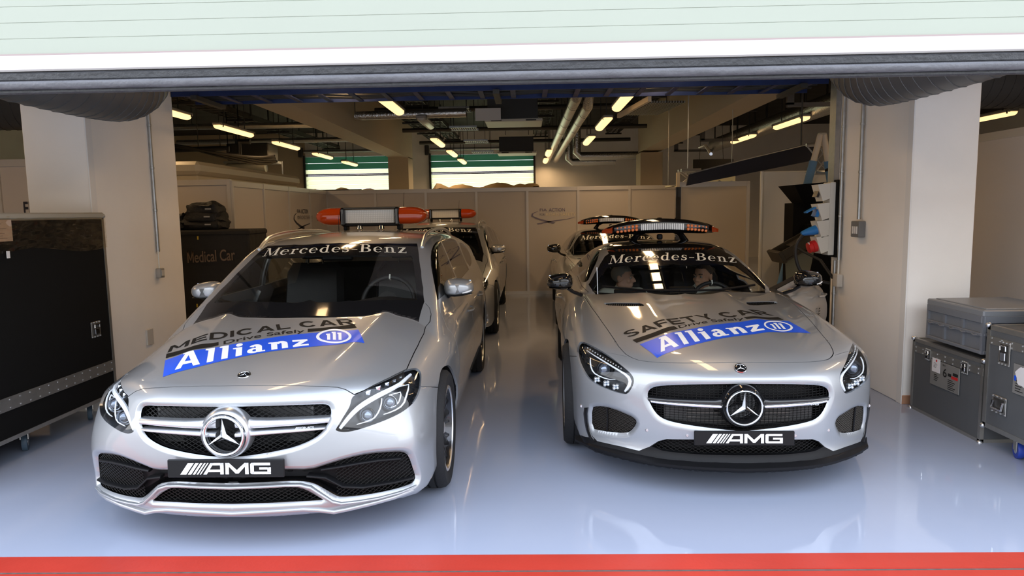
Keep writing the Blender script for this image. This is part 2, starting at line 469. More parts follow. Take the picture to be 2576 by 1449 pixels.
    def pocket(s, name, mname, m, parent, depth, dirn=(0, 1, 0), mirror='both', start=0., back=True):
        """walls and back of a recess behind an opening"""
        T = s.faces(name); use = np.unique(T); idx = -np.ones(len(s.P), int); idx[use] = np.arange(len(use)); d = np.array(dirn, float)
        P0 = s.P[use]; F = idx[T]; n = len(P0); P = np.concatenate([P0+d*start, P0+d*depth])
        FF = [tuple(f+n) for f in F] if back else []
        for a, b in s.boundary(T):
            i, j = idx[a], idx[b]; FF += [(i, j, j+n, i+n)]
        objs = []
        for sd in {'both': [(1, -1)], 'split': [(1,), (-1,)]}[mirror]:
            mb = MB()
            for q in sd: mb.add([(p[0]*q, p[1], p[2]) for p in P], [f if q > 0 else f[::-1] for f in FF])
            objs.append(mb.build(mname, m, parent, recalc=False))
        return objs[0] if len(objs) == 1 else objs
# ------------------------------------------------------------------ estate car body
EST_POSE = (-1.375, 3.01, -.006)
_Fz = Tab([(.05, .09), (.15, .035), (.20, .012), (.26, .02), (.34, .012), (.44, -.008), (.56, -.012), (.64, .0), (.70, .02), (.75, .055), (.79, .11), (.83, .2)], .022)
_Px = Tab([(-.2, .012), (0, 0), (.2, .016), (.4, .070), (.55, .160), (.70, .265), (.80, .36), (.88, .48), (.925, .66), (.94, .95), (.95, 1.4)], .05)
_Ps = Tab([(0, .70), (.40, .70), (.50, .78), (.64, 1.0), (.9, 1.0)], .04)
_H0 = Tab([(-.3, .60), (.0, .735), (.1, .765), (.2, .785), (.4, .822), (.7, .868), (1.0, .922), (1.2, .958), (1.6, .985), (5, 1.0)], .06)
_Hd = Tab([(-.3, .008), (0, 0), (.3, .008), (.5, .022), (.62, .045), (.72, .085), (.80, .14), (.88, .23), (.95, .36)], .04)
_Hy = Tab([(-.5, 1.15), (.1, 1.1), (.5, .95), (1.1, .75), (1.6, .6), (5, .6)], .1)
_Ws = Tab([(.0, .80), (.17, .855), (.25, .885), (.40, .925), (.55, .932), (.68, .925), (.80, .90), (.90, .872), (.97, .83), (1.05, .76)], .035)
_Wy = Tab([(-1, -.01), (0, -.01), (.5, .004), (.82, .012), (1.2, .0), (3.2, .0), (3.65, .012), (4.2, -.01), (4.5, -.05), (4.75, -.14)], .1)
_Rz = Tab([(1.0, .985), (1.6, 1.2), (1.9, 1.335), (2.15, 1.385), (2.5, 1.415), (2.9, 1.42), (3.5, 1.40), (4.1, 1.335), (4.6, 1.25)], .1)
_Gw = Tab([(.8, .88), (.97, .81), (1.1, .765), (1.25, .71), (1.36, .655), (1.45, .58)], .04)
def est_g(x, y, z):
    front = _Fz(z)+_Px(x)*_Ps(z)-y
    # power domes: a soft crease runs up the bonnet
    dome = .012*np.exp(-((x-.36-.12*(y-.1))/.06)**2)*np.clip((y-.15)/.4, 0, 1)*np.clip((1.5-y)/.3, 0, 1)
    top = (z-(_H0(y)-_Hd(x)*_Hy(y)+dome))*.95
    side = x-(_Ws(z)+_Wy(y))
    rear = y-(4.69-.05*np.abs(z-.55)-.10*x*x)
    L = smax(smax(smax(front, top, .05), side, .05), np.maximum(.15-z, rear), .05)
    wsz = .975+.475*(y-1.17-.34*x*x)
    G = smax(smax((z-wsz)*.88, z-(_Rz(y)-.09*x*x), .05), np.maximum(x-_Gw(z)+.10*np.clip(1.9-y, 0, 1)*.3, y-(4.60-.6*(z-.95))), .07)
    return smin(L, np.maximum(G, .8-z), .004)
def c1(*p): return [(200+x/2.5255, 880+y/2.5244) for x, y in p]
def c2(*p): return [(380+x/2.8622, 500+y/2.862) for x, y in p]
def w1(*p): return [(640+x/5.8545, 590+y/5.853) for x, y in p]
def d2(*p): return [(400+x/4.770, 780+y/4.772) for x, y in p]
def hl5(*p): return [(830+x/7.244, 900+y/7.245) for x, y in p]
def build_estate_body():
    B = Body(est_g, .55, 1.05, EST_POSE)
    B.tr = B.trace
    X0 = lambda P: np.concatenate([P])
    def tr(px, c0=False, c9=False):
        P = B.trace(px)
        if c0: P[0, 0] = 0
        if c9: P[-1, 0] = 0
        return P
    # front bumper (everything ahead of the seam)
    hood_edge = tr(c1((1000, 228), (1200, 226), (1400, 228), (1560, 233), (1640, 238), (1690, 252), (1745, 284)), c0=True)
    hl = tr(hl5((100, 1310), (160, 1220), (240, 1085), (320, 960), (370, 860), (395, 730), (470, 665), (620, 598), (800, 500), (1000, 400), (1200, 300), (1395, 215), (1500, 192), (1580, 185), (1640, 230), (1668, 290), (1665, 420), (1650, 530), (1610, 680), (1540, 800), (1440, 900), (1300, 1000), (1100, 1100), (900, 1180), (650, 1270), (450, 1330), (300, 1355), (180, 1350), (120, 1330)))
    hood_side = tr(c2((1842, 1225), (1880, 1140), (1920, 1060), (1965, 970), (2008, 885), (2017, 830), (2005, 785), (1975, 752)))
    hood_back = tr(c2((1900, 752), (1700, 750), (1500, 749), (1300, 748), (1120, 748)), c9=True)
    bump_seam = tr(c1((2168, 232), (2225, 235), (2292, 238)))
    B.P_hl = hl
    hl_top = tr(hl5((470, 665), (620, 598), (800, 500), (1000, 400), (1200, 300), (1395, 215)))
    # bumper polygon in chart space: centre line, bonnet edge, lamp, seam, wheel arch, underside
    Cc = B.ang(np.abs(np.concatenate([hood_edge, hl_top[1:], hood_side])) * 1.0)
    he = B.ang(np.abs(hood_edge)); hs = B.ang(np.abs(hood_side)); hb = B.ang(np.abs(hood_back)); ht = B.ang(np.abs(hl_top)); bs = B.ang(np.abs(bump_seam))
    he[0, 0] = 0; hb[-1, 0] = 0
    CRS = B.ang(crease(lambda x, y: _H0(y)-_Hd(x)*_Hy(y)+.012*np.exp(-((x-.36-.12*(y-.1))/.06)**2)*np.clip((y-.15)/.4, 0, 1)*np.clip((1.5-y)/.3, 0, 1), lambda x, y: .975+.475*(y-1.17-.34*x*x), np.linspace(0, .70, 60))); CRS[0, 0] = 0
    hood = np.concatenate([he, ht[1:-1], hs, CRS[::-1]])
    B.hood_line = np.concatenate([he, ht[1:-1], hs])
    # wheel arches on the flank
    def arch(yc, r, zc=.335, x=.93):
        a = np.linspace(0, 2*PI, 48, endpoint=False); P = np.stack([0*a+x, yc+r*np.cos(a), zc+r*np.sin(a)], 1)
        P = P[P[:, 2] > .12]
        k = np.argmax(np.abs(np.diff(np.concatenate([P[:, 1], P[:1, 1]])))) if False else 0
        return P
    a1 = np.linspace(-PI*.22, PI*1.22, 40)
    arch_f = np.stack([0*a1+.93, .835-.365*np.cos(a1), .325+.365*np.sin(a1)], 1); arch_f = arch_f[arch_f[:, 2] > .17]
    arch_f = np.concatenate([[[.86, arch_f[0, 1], .150], [.80, arch_f[0, 1], .149]], arch_f, [[.86, arch_f[-1, 1], .150], [.80, arch_f[-1, 1], .149]]])
    arch_f = np.concatenate([arch_f[1:-1], arch_f[-1:], arch_f[:1]])
    arch_r = arch_f.copy(); arch_r[:, 1] += 2.84
    # bumper region
    e = B.ang(np.array([[.93, .50, .20], [.86, .50, .150], [.5, .42, .149], [0, .42, .149]]))
    af = B.ang(np.abs(arch_f))
    bumper = np.concatenate([[[0, e[-1, 1]]], he, B.ang(np.abs(tr(hl5((395, 730), (470, 665))))), ht, bs, B.ang(np.array([[.93, .60, .64], [.93, .5, .5], [.93, .48, .30], [.93, .50, .20]])), e[1:]])
    B.regions.append(('front_bumper', densify(np.maximum(bumper, [0, -9]), .02)))
    B.regions.append(('hood', densify(hood, .02)))
    B.region('headlight', hl, 1, keep=[6])
    # openings
    gr = tr(c1((950, 356), (1100, 352), (1300, 347), (1500, 343), (1560, 342), (1592, 352), (1605, 385), (1598, 430), (1570, 490), (1530, 540), (1470, 580), (1370, 622), (1250, 650), (1150, 668), (1050, 683), (950, 690)), True, True)
    B.C_gr = B.region('grille', gr, 1, keep=[0, 15])
    wing = tr(c1((953, 768), (1150, 772), (1310, 774), (1470, 774), (1560, 745), (1700, 700), (1850, 667), (2000, 655), (2070, 656), (2105, 680), (2135, 760), (2152, 810), (2140, 845), (2080, 872), (1900, 918), (1780, 935), (1665, 944), (1625, 930), (1550, 890), (1480, 856), (1400, 846), (1310, 846), (1150, 854), (955, 862)), True, True)
    B.C_wing = B.region('wing_intake', wing, 1, keep=[0, 23])
    low = tr(c1((955, 890), (1150, 886), (1330, 878), (1400, 882), (1470, 912), (1552, 958), (1480, 963), (1300, 972), (1100, 980), (955, 984)), True, True)
    B.C_low = B.region('lower_intake', low, 1, keep=[0, 5, 9])
    B.region('front_wheel_arch', arch_f, 0); B.region('rear_wheel_arch', arch_r, 0)
    # windscreen: black-edged glass
    wsb = tr(c2((1125, 749), (1300, 749), (1500, 749), (1700, 750), (1900, 753), (1962, 757)), c0=True)
    wss = tr(c2((1968, 740), (1960, 640), (1945, 520), (1928, 400), (1915, 322)))
    wst = tr(c2((1860, 322), (1700, 320), (1500, 317), (1350, 317)), c9=True)
    ws = np.concatenate([CRS, B.ang(np.abs(wss)), B.ang(np.abs(wst))]); ws[0, 0] = 0; ws[-1, 0] = 0
    B.regions.append(('windscreen_frame', densify(ws, .02)))
    gi = tr(w1((790, 962), (1300, 955), (1800, 955), (2250, 962), (2380, 975), (2402, 940), (2385, 700), (2350, 450), (2325, 320), (2280, 308), (1900, 300), (1500, 298), (1290, 298)), True, True)
    B.region('windscreen', gi, 1, keep=[0, 12])
    # flank glass: polygons given along the car
    def gl(pts): return np.array([[float(_Gw(z)), y, z] for y, z in pts])
    B.region('front_window', gl([(1.46, 1.0), (1.64, 1.115), (1.86, 1.25), (2.06, 1.315), (2.35, 1.337), (2.52, 1.337), (2.52, .995)]), 1, keep=[0, 5, 6])
    B.region('rear_window', gl([(2.58, .995), (2.58, 1.337), (3.1, 1.33), (3.42, 1.31), (3.52, 1.28), (3.60, 1.01)]), 1, keep=[0, 1, 5])
    B.region('quarter_window', gl([(3.66, 1.015), (3.58, 1.27), (3.9, 1.25), (4.12, 1.20), (4.17, 1.12), (4.1, 1.05)]), 1)
    # seams
    B.seam(B.hood_line, .005); B.seam(bs, .004)
    door = np.array([[.85, 1.36, .95], [.92, 1.33, .8], [.92, 1.30, .55], [.90, 1.34, .30], [.87, 1.40, .22]])
    B.seam(B.ang(door), .004)
    for yy in (2.53, 3.5):
        B.seam(B.ang(np.array([[.84, yy, .96], [.92, yy, .8], [.92, yy, .5], [.88, yy+(.0 if yy < 3 else -.1), .22]])), .004)
    # soft rolled lips round the openings
    B.roll(B.C_gr, .016, .022); B.roll(B.C_wing, .02, .03); B.roll(B.C_low, .012, .02)
    B.mesh(4.95, 104, .0135, .035, 1.75)
    return B
# ------------------------------------------------------------------ coupe body
CPE_POSE = (1.14, 3.60, -.03)
_gFz = Tab([(.04, .0), (.11, -.03), (.15, -.035), (.175, -.02), (.205, .018), (.26, .022), (.34, .01), (.45, .0), (.55, .0), (.61, .012), (.66, .035), (.70, .075), (.735, .14), (.77, .25)], .02)
_gPx = Tab([(-.2, .012), (0, 0), (.2, .014), (.4, .064), (.55, .145), (.68, .24), (.78, .325), (.86, .415), (.92, .54), (.95, .72), (.96, 1.3)], .05)
_gH0 = Tab([(-.3, .55), (0, .665), (.1, .712), (.2, .745), (.5, .798), (.9, .853), (1.3, .898), (1.65, .922), (1.9, .935), (5, .95)], .06)
_gHd = Tab([(-.3, .007), (0, 0), (.3, .007), (.5, .022), (.62, .037), (.70, .040), (.78, .048), (.85, .085), (.91, .17), (.97, .32)], .03)
_gHy = Tab([(-.5, 1.5), (.2, 1.3), (.5, 1.1), (.9, 1.0), (1.5, .9), (5, .9)], .1)
_gWs = Tab([(.0, .77), (.12, .80), (.2, .855), (.35, .925), (.5, .953), (.62, .963), (.74, .952), (.82, .92), (.90, .85), (.97, .76)], .03)
_gWy = Tab([(-1, 0), (.4, 0), (.93, .006), (1.6, -.025), (2.6, -.03), (3.5, .012), (4.1, -.02), (4.4, -.09), (4.6, -.22)], .1)
_gRz = Tab([(1.5, .84), (2.0, 1.05), (2.4, 1.222), (2.65, 1.262), (2.92, 1.278), (3.25, 1.255), (3.7, 1.15), (4.2, .99), (4.5, .90)], .09)
_gGw = Tab([(.75, .83), (.93, .755), (1.05, .695), (1.17, .61), (1.25, .51), (1.32, .38)], .035)
def cpe_g(x, y, z):
    front = _gFz(z)+_gPx(x)-y
    top = (z-(_gH0(y)-_gHd(x)*_gHy(y)+.010*np.exp(-((x-.30)/.07)**2)*np.clip((y-.3)/.5, 0, 1)))*.95
    side = x-(_gWs(z)+_gWy(y))
    rear = y-(4.53-.06*np.abs(z-.6)-.14*x*x)
    L = smax(smax(smax(front, top, .045), side, .05), np.maximum(.138-z, rear), .055)
    wsz = .905+.425*(y-1.67-.36*x*x)
    G = smax(smax((z-wsz)*.9, z-(_gRz(y)-.13*x*x), .05), x-_gGw(z)-.0*y, .09)
    return smin(L, np.maximum(np.maximum(G, .75-z), y-4.4), .004)
def c3(*p): return [(1360+x/2.8622, 520+y/2.862) for x, y in p]
def c4(*p): return [(1380+x/2.9953, 840+y/2.995) for x, y in p]
def g3(*p): return [(1480+x/5.367, 600+y/5.369) for x, y in p]
def d4(*p): return [(1540+x/4.954, 770+y/4.957) for x, y in p]
def h6(*p): return [(1440+x/9.056, 840+y/9.056) for x, y in p]
def build_coupe_body():
    B = Body(cpe_g, .50, 1.25, CPE_POSE)
    def tr(px, c0=False, c9=False):
        P = B.trace(px); P[:, 0] = np.abs(P[:, 0])
        if c0: P[0, 0] = 0
        if c9: P[-1, 0] = 0
        return P
    A = lambda P: B.ang(np.abs(np.array(P, float)))
    hood = tr(c4((1430, 214), (1200, 218), (1000, 219), (850, 215), (740, 208), (680, 198), (630, 180), (585, 155), (540, 108), (495, 55)), c0=True)
    hood2 = tr(c3((560, 1000), (500, 912), (430, 812), (350, 700), (312, 645)))
    hood3 = tr(c3((345, 650), (450, 656), (700, 662), (900, 664), (1033, 664)), c9=True)
    hl = tr(h6((200, 172), (330, 205), (500, 290), (700, 400), (900, 540), (1100, 700), (1280, 850), (1370, 950), (1405, 1050), (1390, 1150), (1330, 1270), (1270, 1350), (1200, 1375), (1050, 1350), (850, 1280), (650, 1200), (480, 1110), (350, 1000), (250, 850), (160, 680), (110, 500), (105, 380), (125, 260), (160, 195)))
    seam1 = tr(h6((760, 430), (900, 445), (1050, 475), (1235, 512)))
    seam2 = tr(c4((110, 165), (160, 166), (212, 168)))
    B.P_hl = hl
    CRS = B.ang(crease(lambda x, y: _gH0(y)-_gHd(x)*_gHy(y)+.010*np.exp(-((x-.30)/.07)**2)*np.clip((y-.3)/.5, 0, 1), lambda x, y: .905+.425*(y-1.67-.36*x*x), np.linspace(0, .66, 60))); CRS[0, 0] = 0
    B.hood_line = np.concatenate([A(hood), A(hood2)]); B.hood_line[0, 0] = 0
    # bumper: under the bonnet edge, inside the seams
    hd = A(hood); 
    k = 8
    e = A([[.95, .62, .60], [.95, .56, .35], [.93, .50, .2], [.85, .48, .142], [.5, .45, .142], [0, .45, .142]])
    bump = np.concatenate([[[0, e[-1, 1]]], hd[:k], A(seam1)[::-1], A(hl)[[3, 2, 1, 0, 23, 22, 21]], A(seam2)[::-1], e[:-1]])
    bump[:, 0] = np.maximum(bump[:, 0], 0); bump[1, 0] = 0
    B.regions.append(('front_bumper', densify(bump, .02)))
    B.regions.append(('hood', densify(np.concatenate([B.hood_line, CRS[::-1]]), .02)))
    B.region('headlight', hl, 1)
    gr = tr(c4((1455, 372), (1200, 375), (1000, 380), (860, 388), (790, 398), (750, 422), (737, 460), (748, 505), (780, 570), (820, 622), (880, 656), (1000, 685), (1200, 714), (1350, 731), (1488, 741)), True, True)
    B.C_gr = B.region('grille', gr, 1, keep=[0, 14])
    si = tr(c4((316, 556), (360, 548), (420, 552), (500, 575), (570, 605), (630, 632), (657, 662), (650, 692), (620, 730), (590, 748), (540, 751), (450, 743), (380, 731), (318, 716)))
    B.C_si = B.region('side_intake', si, 1)
    sp_top = tr(c4((195, 760), (250, 765), (300, 778), (340, 800), (430, 822), (550, 848), (682, 880), (760, 850), (830, 806), (890, 792), (1100, 795), (1455, 800)), c9=True)
    spl = np.concatenate([A(sp_top), A([[0, .44, .142], [.5, .44, .142], [.84, .48, .142], [.925, .52, .17]])]); spl[-4, 0] = 0; spl[-5, 0] = 0
    B.regions.append(('front_splitter', densify(spl, .02)))
    lo = tr(c4((1455, 800), (1100, 796), (895, 794), (835, 810), (775, 848), (860, 880), (1000, 897), (1200, 910), (1475, 915)), True, True)
    B.C_lo = B.region('lower_intake', lo, 0)
    a1 = np.linspace(-PI*.25, PI*1.25, 40)
    def arch(yc, r):
        P = np.stack([0*a1+.96, yc-r*np.cos(a1), .335+r*np.sin(a1)], 1); P = P[P[:, 2] > .165]
        return np.concatenate([P, [[.86, P[-1, 1], .145], [.78, P[-1, 1], .142], [.78, P[0, 1], .142], [.86, P[0, 1], .145]]])
    B.region('front_wheel_arch', arch(.935, .372), 0); B.region('rear_wheel_arch', arch(3.565, .378), 0)
    wsb = tr(c3((1033, 663), (900, 663), (700, 660), (450, 653), (330, 640), (300, 628)), c0=True)
    wss = tr(c3((345, 560), (390, 480), (430, 410), (462, 358)))
    wst = tr(c3((480, 345), (600, 331), (750, 322), (916, 320)), c9=True)
    ws = np.concatenate([CRS, A(wss), A(wst)]); ws[0, 0] = 0; ws[-1, 0] = 0
    B.regions.append(('windscreen_frame', densify(ws, .02)))
    gi = tr(g3((1290, 742), (900, 742), (500, 738), (150, 728), (50, 722), (60, 690), (150, 520), (250, 395), (290, 372), (500, 352), (800, 345), (1072, 343)), True, True)
    B.region('windscreen', gi, 1, keep=[0, 11])
    rf = tr(c3((490, 338), (475, 300), (478, 275)))
    rp = np.concatenate([A(wst)[::-1], A(rf), A([[.47, 2.75, 1.25], [.46, 3.1, 1.25], [.36, 3.5, 1.19], [0, 3.55, 1.19]])]); rp[0, 0] = 0; rp[-1, 0] = 0
    B.regions.append(('roof', densify(rp, .02)))
    gl = lambda pts: np.array([[float(_gGw(z)), y, z] for y, z in pts])
    B.region('side_window', gl([(2.02, .955), (2.2, 1.06), (2.42, 1.165), (2.65, 1.20), (3.0, 1.205), (3.3, 1.16), (3.42, 1.10), (3.35, 1.0), (3.15, .965), (2.6, .95)]), 2)
    for q in range(7):      # bonnet louvres are built on top of this recess
        pass
    vt = tr(c3((452, 690), (700, 690), (735, 698), (748, 714), (700, 716), (500, 713), (462, 704)))
    B.C_vt = B.region('hood_vent', vt, 1)
    B.seam(B.hood_line, .005); B.seam(A(seam1), .003); B.seam(A(seam2), .0035)
    B.C_dr = B.region('door', [[.76, 1.88, .935], [.93, 1.76, .8], [.95, 1.72, .55], [.93, 1.76, .32], [.90, 1.84, .24], [.90, 2.85, .24], [.93, 2.93, .35], [.95, 3.0, .55], [.92, 3.03, .8], [.76, 2.95, .94]])
    B.seam(B.C_dr, .004, True)
    B.roll(B.C_gr, .014, .03); B.roll(B.C_si, .012, .03)
    B.mesh(4.85, 108, .0135, .035, 2.0)
    return B
# ------------------------------------------------------------------ letters
def arc(cx, cy, rx, ry, a0, a1, n=14):
    return [(cx+rx*math.cos(math.radians(a0+(a1-a0)*i/n)), cy+ry*math.sin(math.radians(a0+(a1-a0)*i/n))) for i in range(n+1)]
def band(c1_, r1, c2_, r2, a0, a1, n=16):
    return arc(*c1_, *r1, a0, a1, n)+arc(*c2_, *r2, a0, a1, n)[::-1]
def R(x0, x1, y0, y1): return [(x0, y0), (x1, y0), (x1, y1), (x0, y1)]
SERIF = {
 'M': (1.12, [[(.12, 0), (.165, 0), (.165, 1), (.12, 1)], R(.0, .29, 0, .045), R(.0, .24, .955, 1), [(.09, 1), (.27, 1), (.61, .14), (.545, 0)], [(.545, 0), (.61, .14), (.93, 1), (.875, 1)], R(.84, 1.0, 0, 1), R(.72, 1.12, 0, .045), R(.85, 1.12, .955, 1)]),
 'e': (.66, [band((.31, .34), (.30, .355), (.335, .34), (.175, .31), 2, 320), R(.12, .605, .35, .395)]),
 'r': (.54, [R(.11, .245, 0, .64), R(.0, .38, 0, .045), R(.01, .245, .60, .66), band((.40, .42), (.20, .27), (.40, .40), (.155, .20), 60, 175, 8), arc(.44, .60, .08, .075, 0, 360)]),
 'c': (.58, [band((.31, .34), (.30, .355), (.335, .34), (.175, .31), 48, 318), arc(.47, .545, .085, .08, 0, 360)]),
 'd': (.74, [band((.31, .34), (.30, .355), (.335, .34), (.165, .30), 30, 330), R(.45, .585, 0, 1), R(.33, .585, .95, 1), R(.45, .72, 0, .05)]),
 's': (.52, [band((.25, .50), (.20, .195), (.27, .50), (.10, .145), 30, 270, 12), band((.24, .19), (.22, .205), (.22, .19), (.11, .15), 90, -150, 12), [(.13, .42), (.20, .30), (.38, .26), (.40, .33), (.30, .39), (.17, .47)], R(.40, .44, .46, .68), R(.03, .07, .0, .23)]),
 '-': (.46, [R(.03, .42, .31, .365)]),
 'B': (.86, [R(.13, .29, 0, 1), R(.0, .35, 0, .045), R(.0, .35, .955, 1), band((.40, .75), (.33, .25), (.38, .75), (.19, .205), -90, 90), band((.40, .265), (.40, .265), (.38, .265), (.24, .215), -90, 90), R(.29, .42, .49, .53), R(.29, .42, .955, 1), R(.29, .42, 0, .045)]),
 'n': (.80, [R(.11, .245, 0, .64), R(.0, .35, 0, .045), R(.01, .245, .60, .66), band((.40, .40), (.23, .28), (.385, .40), (.105, .215), 0, 150, 12), R(.49, .63, 0, .41), R(.40, .76, 0, .045)]),
 'z': (.62, [R(.05, .57, .605, .66), [(.38, .62), (.57, .62), (.22, .03), (.03, .03)], R(.03, .58, 0, .055), R(.05, .085, .46, .66), R(.545, .58, 0, .20)]),
}
SLAB = {
 'A': (1.0, [[(0, 0), (.22, 0), (.52, 1), (.32, 1)], [(.34, 1), (.60, 1), (.97, 0), (.70, 0)], R(.18, .78, .20, .36), R(.20, .5, .90, 1)]),
 'l': (.48, [R(.13, .39, 0, 1), [(0, .90), (.14, .86), (.14, 1), (.02, 1)]]),
 'i': (.48, [R(.13, .39, 0, .68), [(0, .60), (.14, .56), (.14, .68), (.0, .68)], arc(.26, .87, .145, .13, 0, 360)]),
 'a': (.82, [band((.29, .205), (.27, .215), (.33, .21), (.09, .085), 0, 360, 20), R(.39, .65, .02, .48), band((.36, .42), (.29, .28), (.34, .40), (.06, .14), 0, 150), R(.5, .78, 0, .10)]),
 'n': (.92, [R(.12, .38, 0, .66), [(0, .58), (.14, .54), (.14, .68), (.0, .68)], band((.56, .42), (.27, .28), (.52, .40), (.06, .12), 0, 165), R(.57, .83, 0, .43)]),
 'z': (.74, [R(.02, .68, .50, .68), [(.38, .52), (.68, .55), (.32, .14), (.02, .14)], R(.02, .70, 0, .17)]),
}
BLOCK = {      # wide heavy capitals
 'M': (1.25, [R(0, .24, 0, 1), R(1.01, 1.25, 0, 1), [(0, 1), (.26, 1), (.72, .22), (.53, .22)], [(.99, 1), (1.25, 1), (.72, .22), (.53, .22)]]),
 'E': (.98, [R(0, .25, 0, 1), R(0, .98, .80, 1), R(0, .92, .40, .59), R(0, .98, 0, .20)]),
 'D': (1.15, [R(0, .25, 0, 1), R(0, .58, .80, 1), R(0, .58, 0, .20), band((.55, .5), (.60, .5), (.55, .5), (.35, .30), -90, 90)]),
 'I': (.25, [R(0, .25, 0, 1)]),
 'C': (1.15, [band((.58, .5), (.58, .515), (.60, .5), (.34, .31), 38, 322, 26)]),
 'A': (1.2, [[(0, 0), (.27, 0), (.72, 1), (.46, 1)], [(.48, 1), (.74, 1), (1.2, 0), (.93, 0)], R(.26, .95, .20, .38)]),
 'L': (.9, [R(0, .25, 0, 1), R(0, .9, 0, .20)]),
 'R': (1.12, [R(0, .25, 0, 1), R(0, .70, .82, 1), R(0, .70, .38, .56), band((.68, .69), (.38, .31), (.68, .69), (.15, .13), -90, 90), [(.42, .40), (.72, .40), (1.12, 0), (.80, 0)]]),
 'S': (1.06, [band((.52, .735), (.50, .28), (.54, .735), (.26, .11), 22, 270, 18), band((.54, .275), (.52, .29), (.52, .275), (.27, .12), 90, -158, 18)]),
 'F': (.92, [R(0, .25, 0, 1), R(0, .92, .80, 1), R(0, .84, .38, .57)]),
 'T': (1.04, [R(.395, .645, 0, 1), R(0, 1.04, .80, 1)]),
 'Y': (1.16, [R(.455, .705, 0, .45), [(0, 1), (.29, 1), (.68, .42), (.46, .40)], [(.87, 1), (1.16, 1), (.70, .40), (.48, .42)]]),
}
AMG_POLYS = [[(0+dx, 0), (w+dx, 0), (w+dx+.55, 1), (dx+.55, 1)] for dx, w in ((0, .42), (.52, .24), (.86, .17), (1.13, .12), (1.35, .09))] + \
 [[(1.60+x, y) for x, y in p] for p in ([(0, 0), (.24, 0), (.75, 1), (.51, 1)], [(.51, 1), (1.42, 1), (1.42, .80), (.55, .80)], [(1.18, 0), (1.42, 0), (1.42, 1), (1.18, 1)], [(.25, .20), (1.2, .20), (1.2, .42), (.36, .42)])] + \
 [[(3.14+x, y) for x, y in p] for p in ([(0, 0), (.24, 0), (.24, 1), (0, 1)], [(0, 1), (.26, 1), (.80, .36), (.80, .06), (.70, .06)], [(.80, .06), (.90, .06), (1.60, 1), (1.34, 1), (.78, .36)], [(1.36, 0), (1.60, 0), (1.60, 1), (1.36, 1)])] + \
 [[(4.86+x, y) for x, y in p] for p in ([(0, .1), (.1, 0), (.25, 0), (.25, 1), (.1, 1), (0, .9)], [(.1, 1), (1.38, 1), (1.38, .78), (.1, .78)], [(.1, 0), (1.42, 0), (1.42, .22), (.1, .22)], [(1.18, .1), (1.42, .1), (1.42, .60), (1.18, .60)], [(.62, .40), (1.3, .40), (1.3, .60), (.62, .60)])]
AMG_W = 6.28
def word(table, text, gap=.09):
    x = 0; polys = []
    for ch in text:
        if ch == ' ': x += .5; continue
        w, ps = table[ch]; polys += [[(x+a, b) for a, b in p] for p in ps]; x += w+gap
    return polys, x-gap
def tri_polys(polys):
    V = []; F = []
    for p in polys:
        k = len(V); V += list(p); F += [tuple(i+k for i in t) for t in tess(p)]
    return np.array(V, float), F
_fc = {}
def sans(text, bold=.0):
    """letters of the built-in typeface, triangulated; returned 1 high"""
    if (text, bold) in _fc: return _fc[(text, bold)]
    if text[0] == 'M' and bold:      # a thickened M closes up in the built-in face: draw that letter from strokes
        V, F = sans(text[1:], bold); V0, F0 = tri_polys([R(0, .16, 0, 1), R(.72, .88, 0, 1), [(0, 1), (.17, 1), (.50, .16), (.38, .16)], [(.71, 1), (.88, 1), (.50, .16), (.38, .16)]])
        V = np.concatenate([V0, V+[.98, 0]]); F = list(F0)+[tuple(i+len(V0) for i in f) for f in F]; _fc[(text, bold)] = (V, F); return V, F
    c = bpy.data.curves.new('t', 'FONT'); c.body = text; c.size = 1; c.offset = bold; c.resolution_u = 7
    o = bpy.data.objects.new('t', c); COL.objects.link(o); dg = bpy.context.evaluated_depsgraph_get(); dg.update()
    me = bpy.data.meshes.new_from_object(o.evaluated_get(dg)); bm = bmesh.new(); bm.from_mesh(me); bmesh.ops.triangulate(bm, faces=bm.faces); bm.verts.index_update()
    V = np.array([v.co[:2] for v in bm.verts], float); F = [tuple(v.index for v in f.verts) for f in bm.faces]
    bm.free(); bpy.data.meshes.remove(me); bpy.data.objects.remove(o); bpy.data.curves.remove(c)
    cap = .73; V[:, 1] /= cap; V[:, 0] = (V[:, 0]-V[:, 0].min())/cap; _fc[(text, bold)] = (V, F); return V, F
def split_long(V, F, L, fn):
    """split triangles until the mapped edges are short enough to follow a curved panel"""
    for it in range(7):
        P = fn(V); V = [tuple(v) for v in V]; mid = {}; out = []; ch = False
        def m(a, b):
            k = (min(a, b), max(a, b))
            if k not in mid: mid[k] = len(V); V.append(((V[a][0]+V[b][0])/2, (V[a][1]+V[b][1])/2))
            return mid[k]
        for f in F:
            l = [np.linalg.norm(P[f[i]]-P[f[(i+1) % 3]]) for i in range(3)]
            i = int(np.argmax(l))
            if l[i] > L:
                a, b, c = f[i], f[(i+1) % 3], f[(i+2) % 3]; q = m(a, b); out += [(a, q, c), (q, b, c)]; ch = True
            else: out.append(f)
        # edges split on one side only are harmless for flat lettering
        V = np.array(V); F = out
        if not ch: break
    return V, F
def lettering(name, V, F, fn, m, parent, L=.03):
    V, F = split_long(np.asarray(V, float), F, L, fn); P = fn(V)
    return MB().add([tuple(p) for p in P], F).build(name, m, parent, recalc=False)
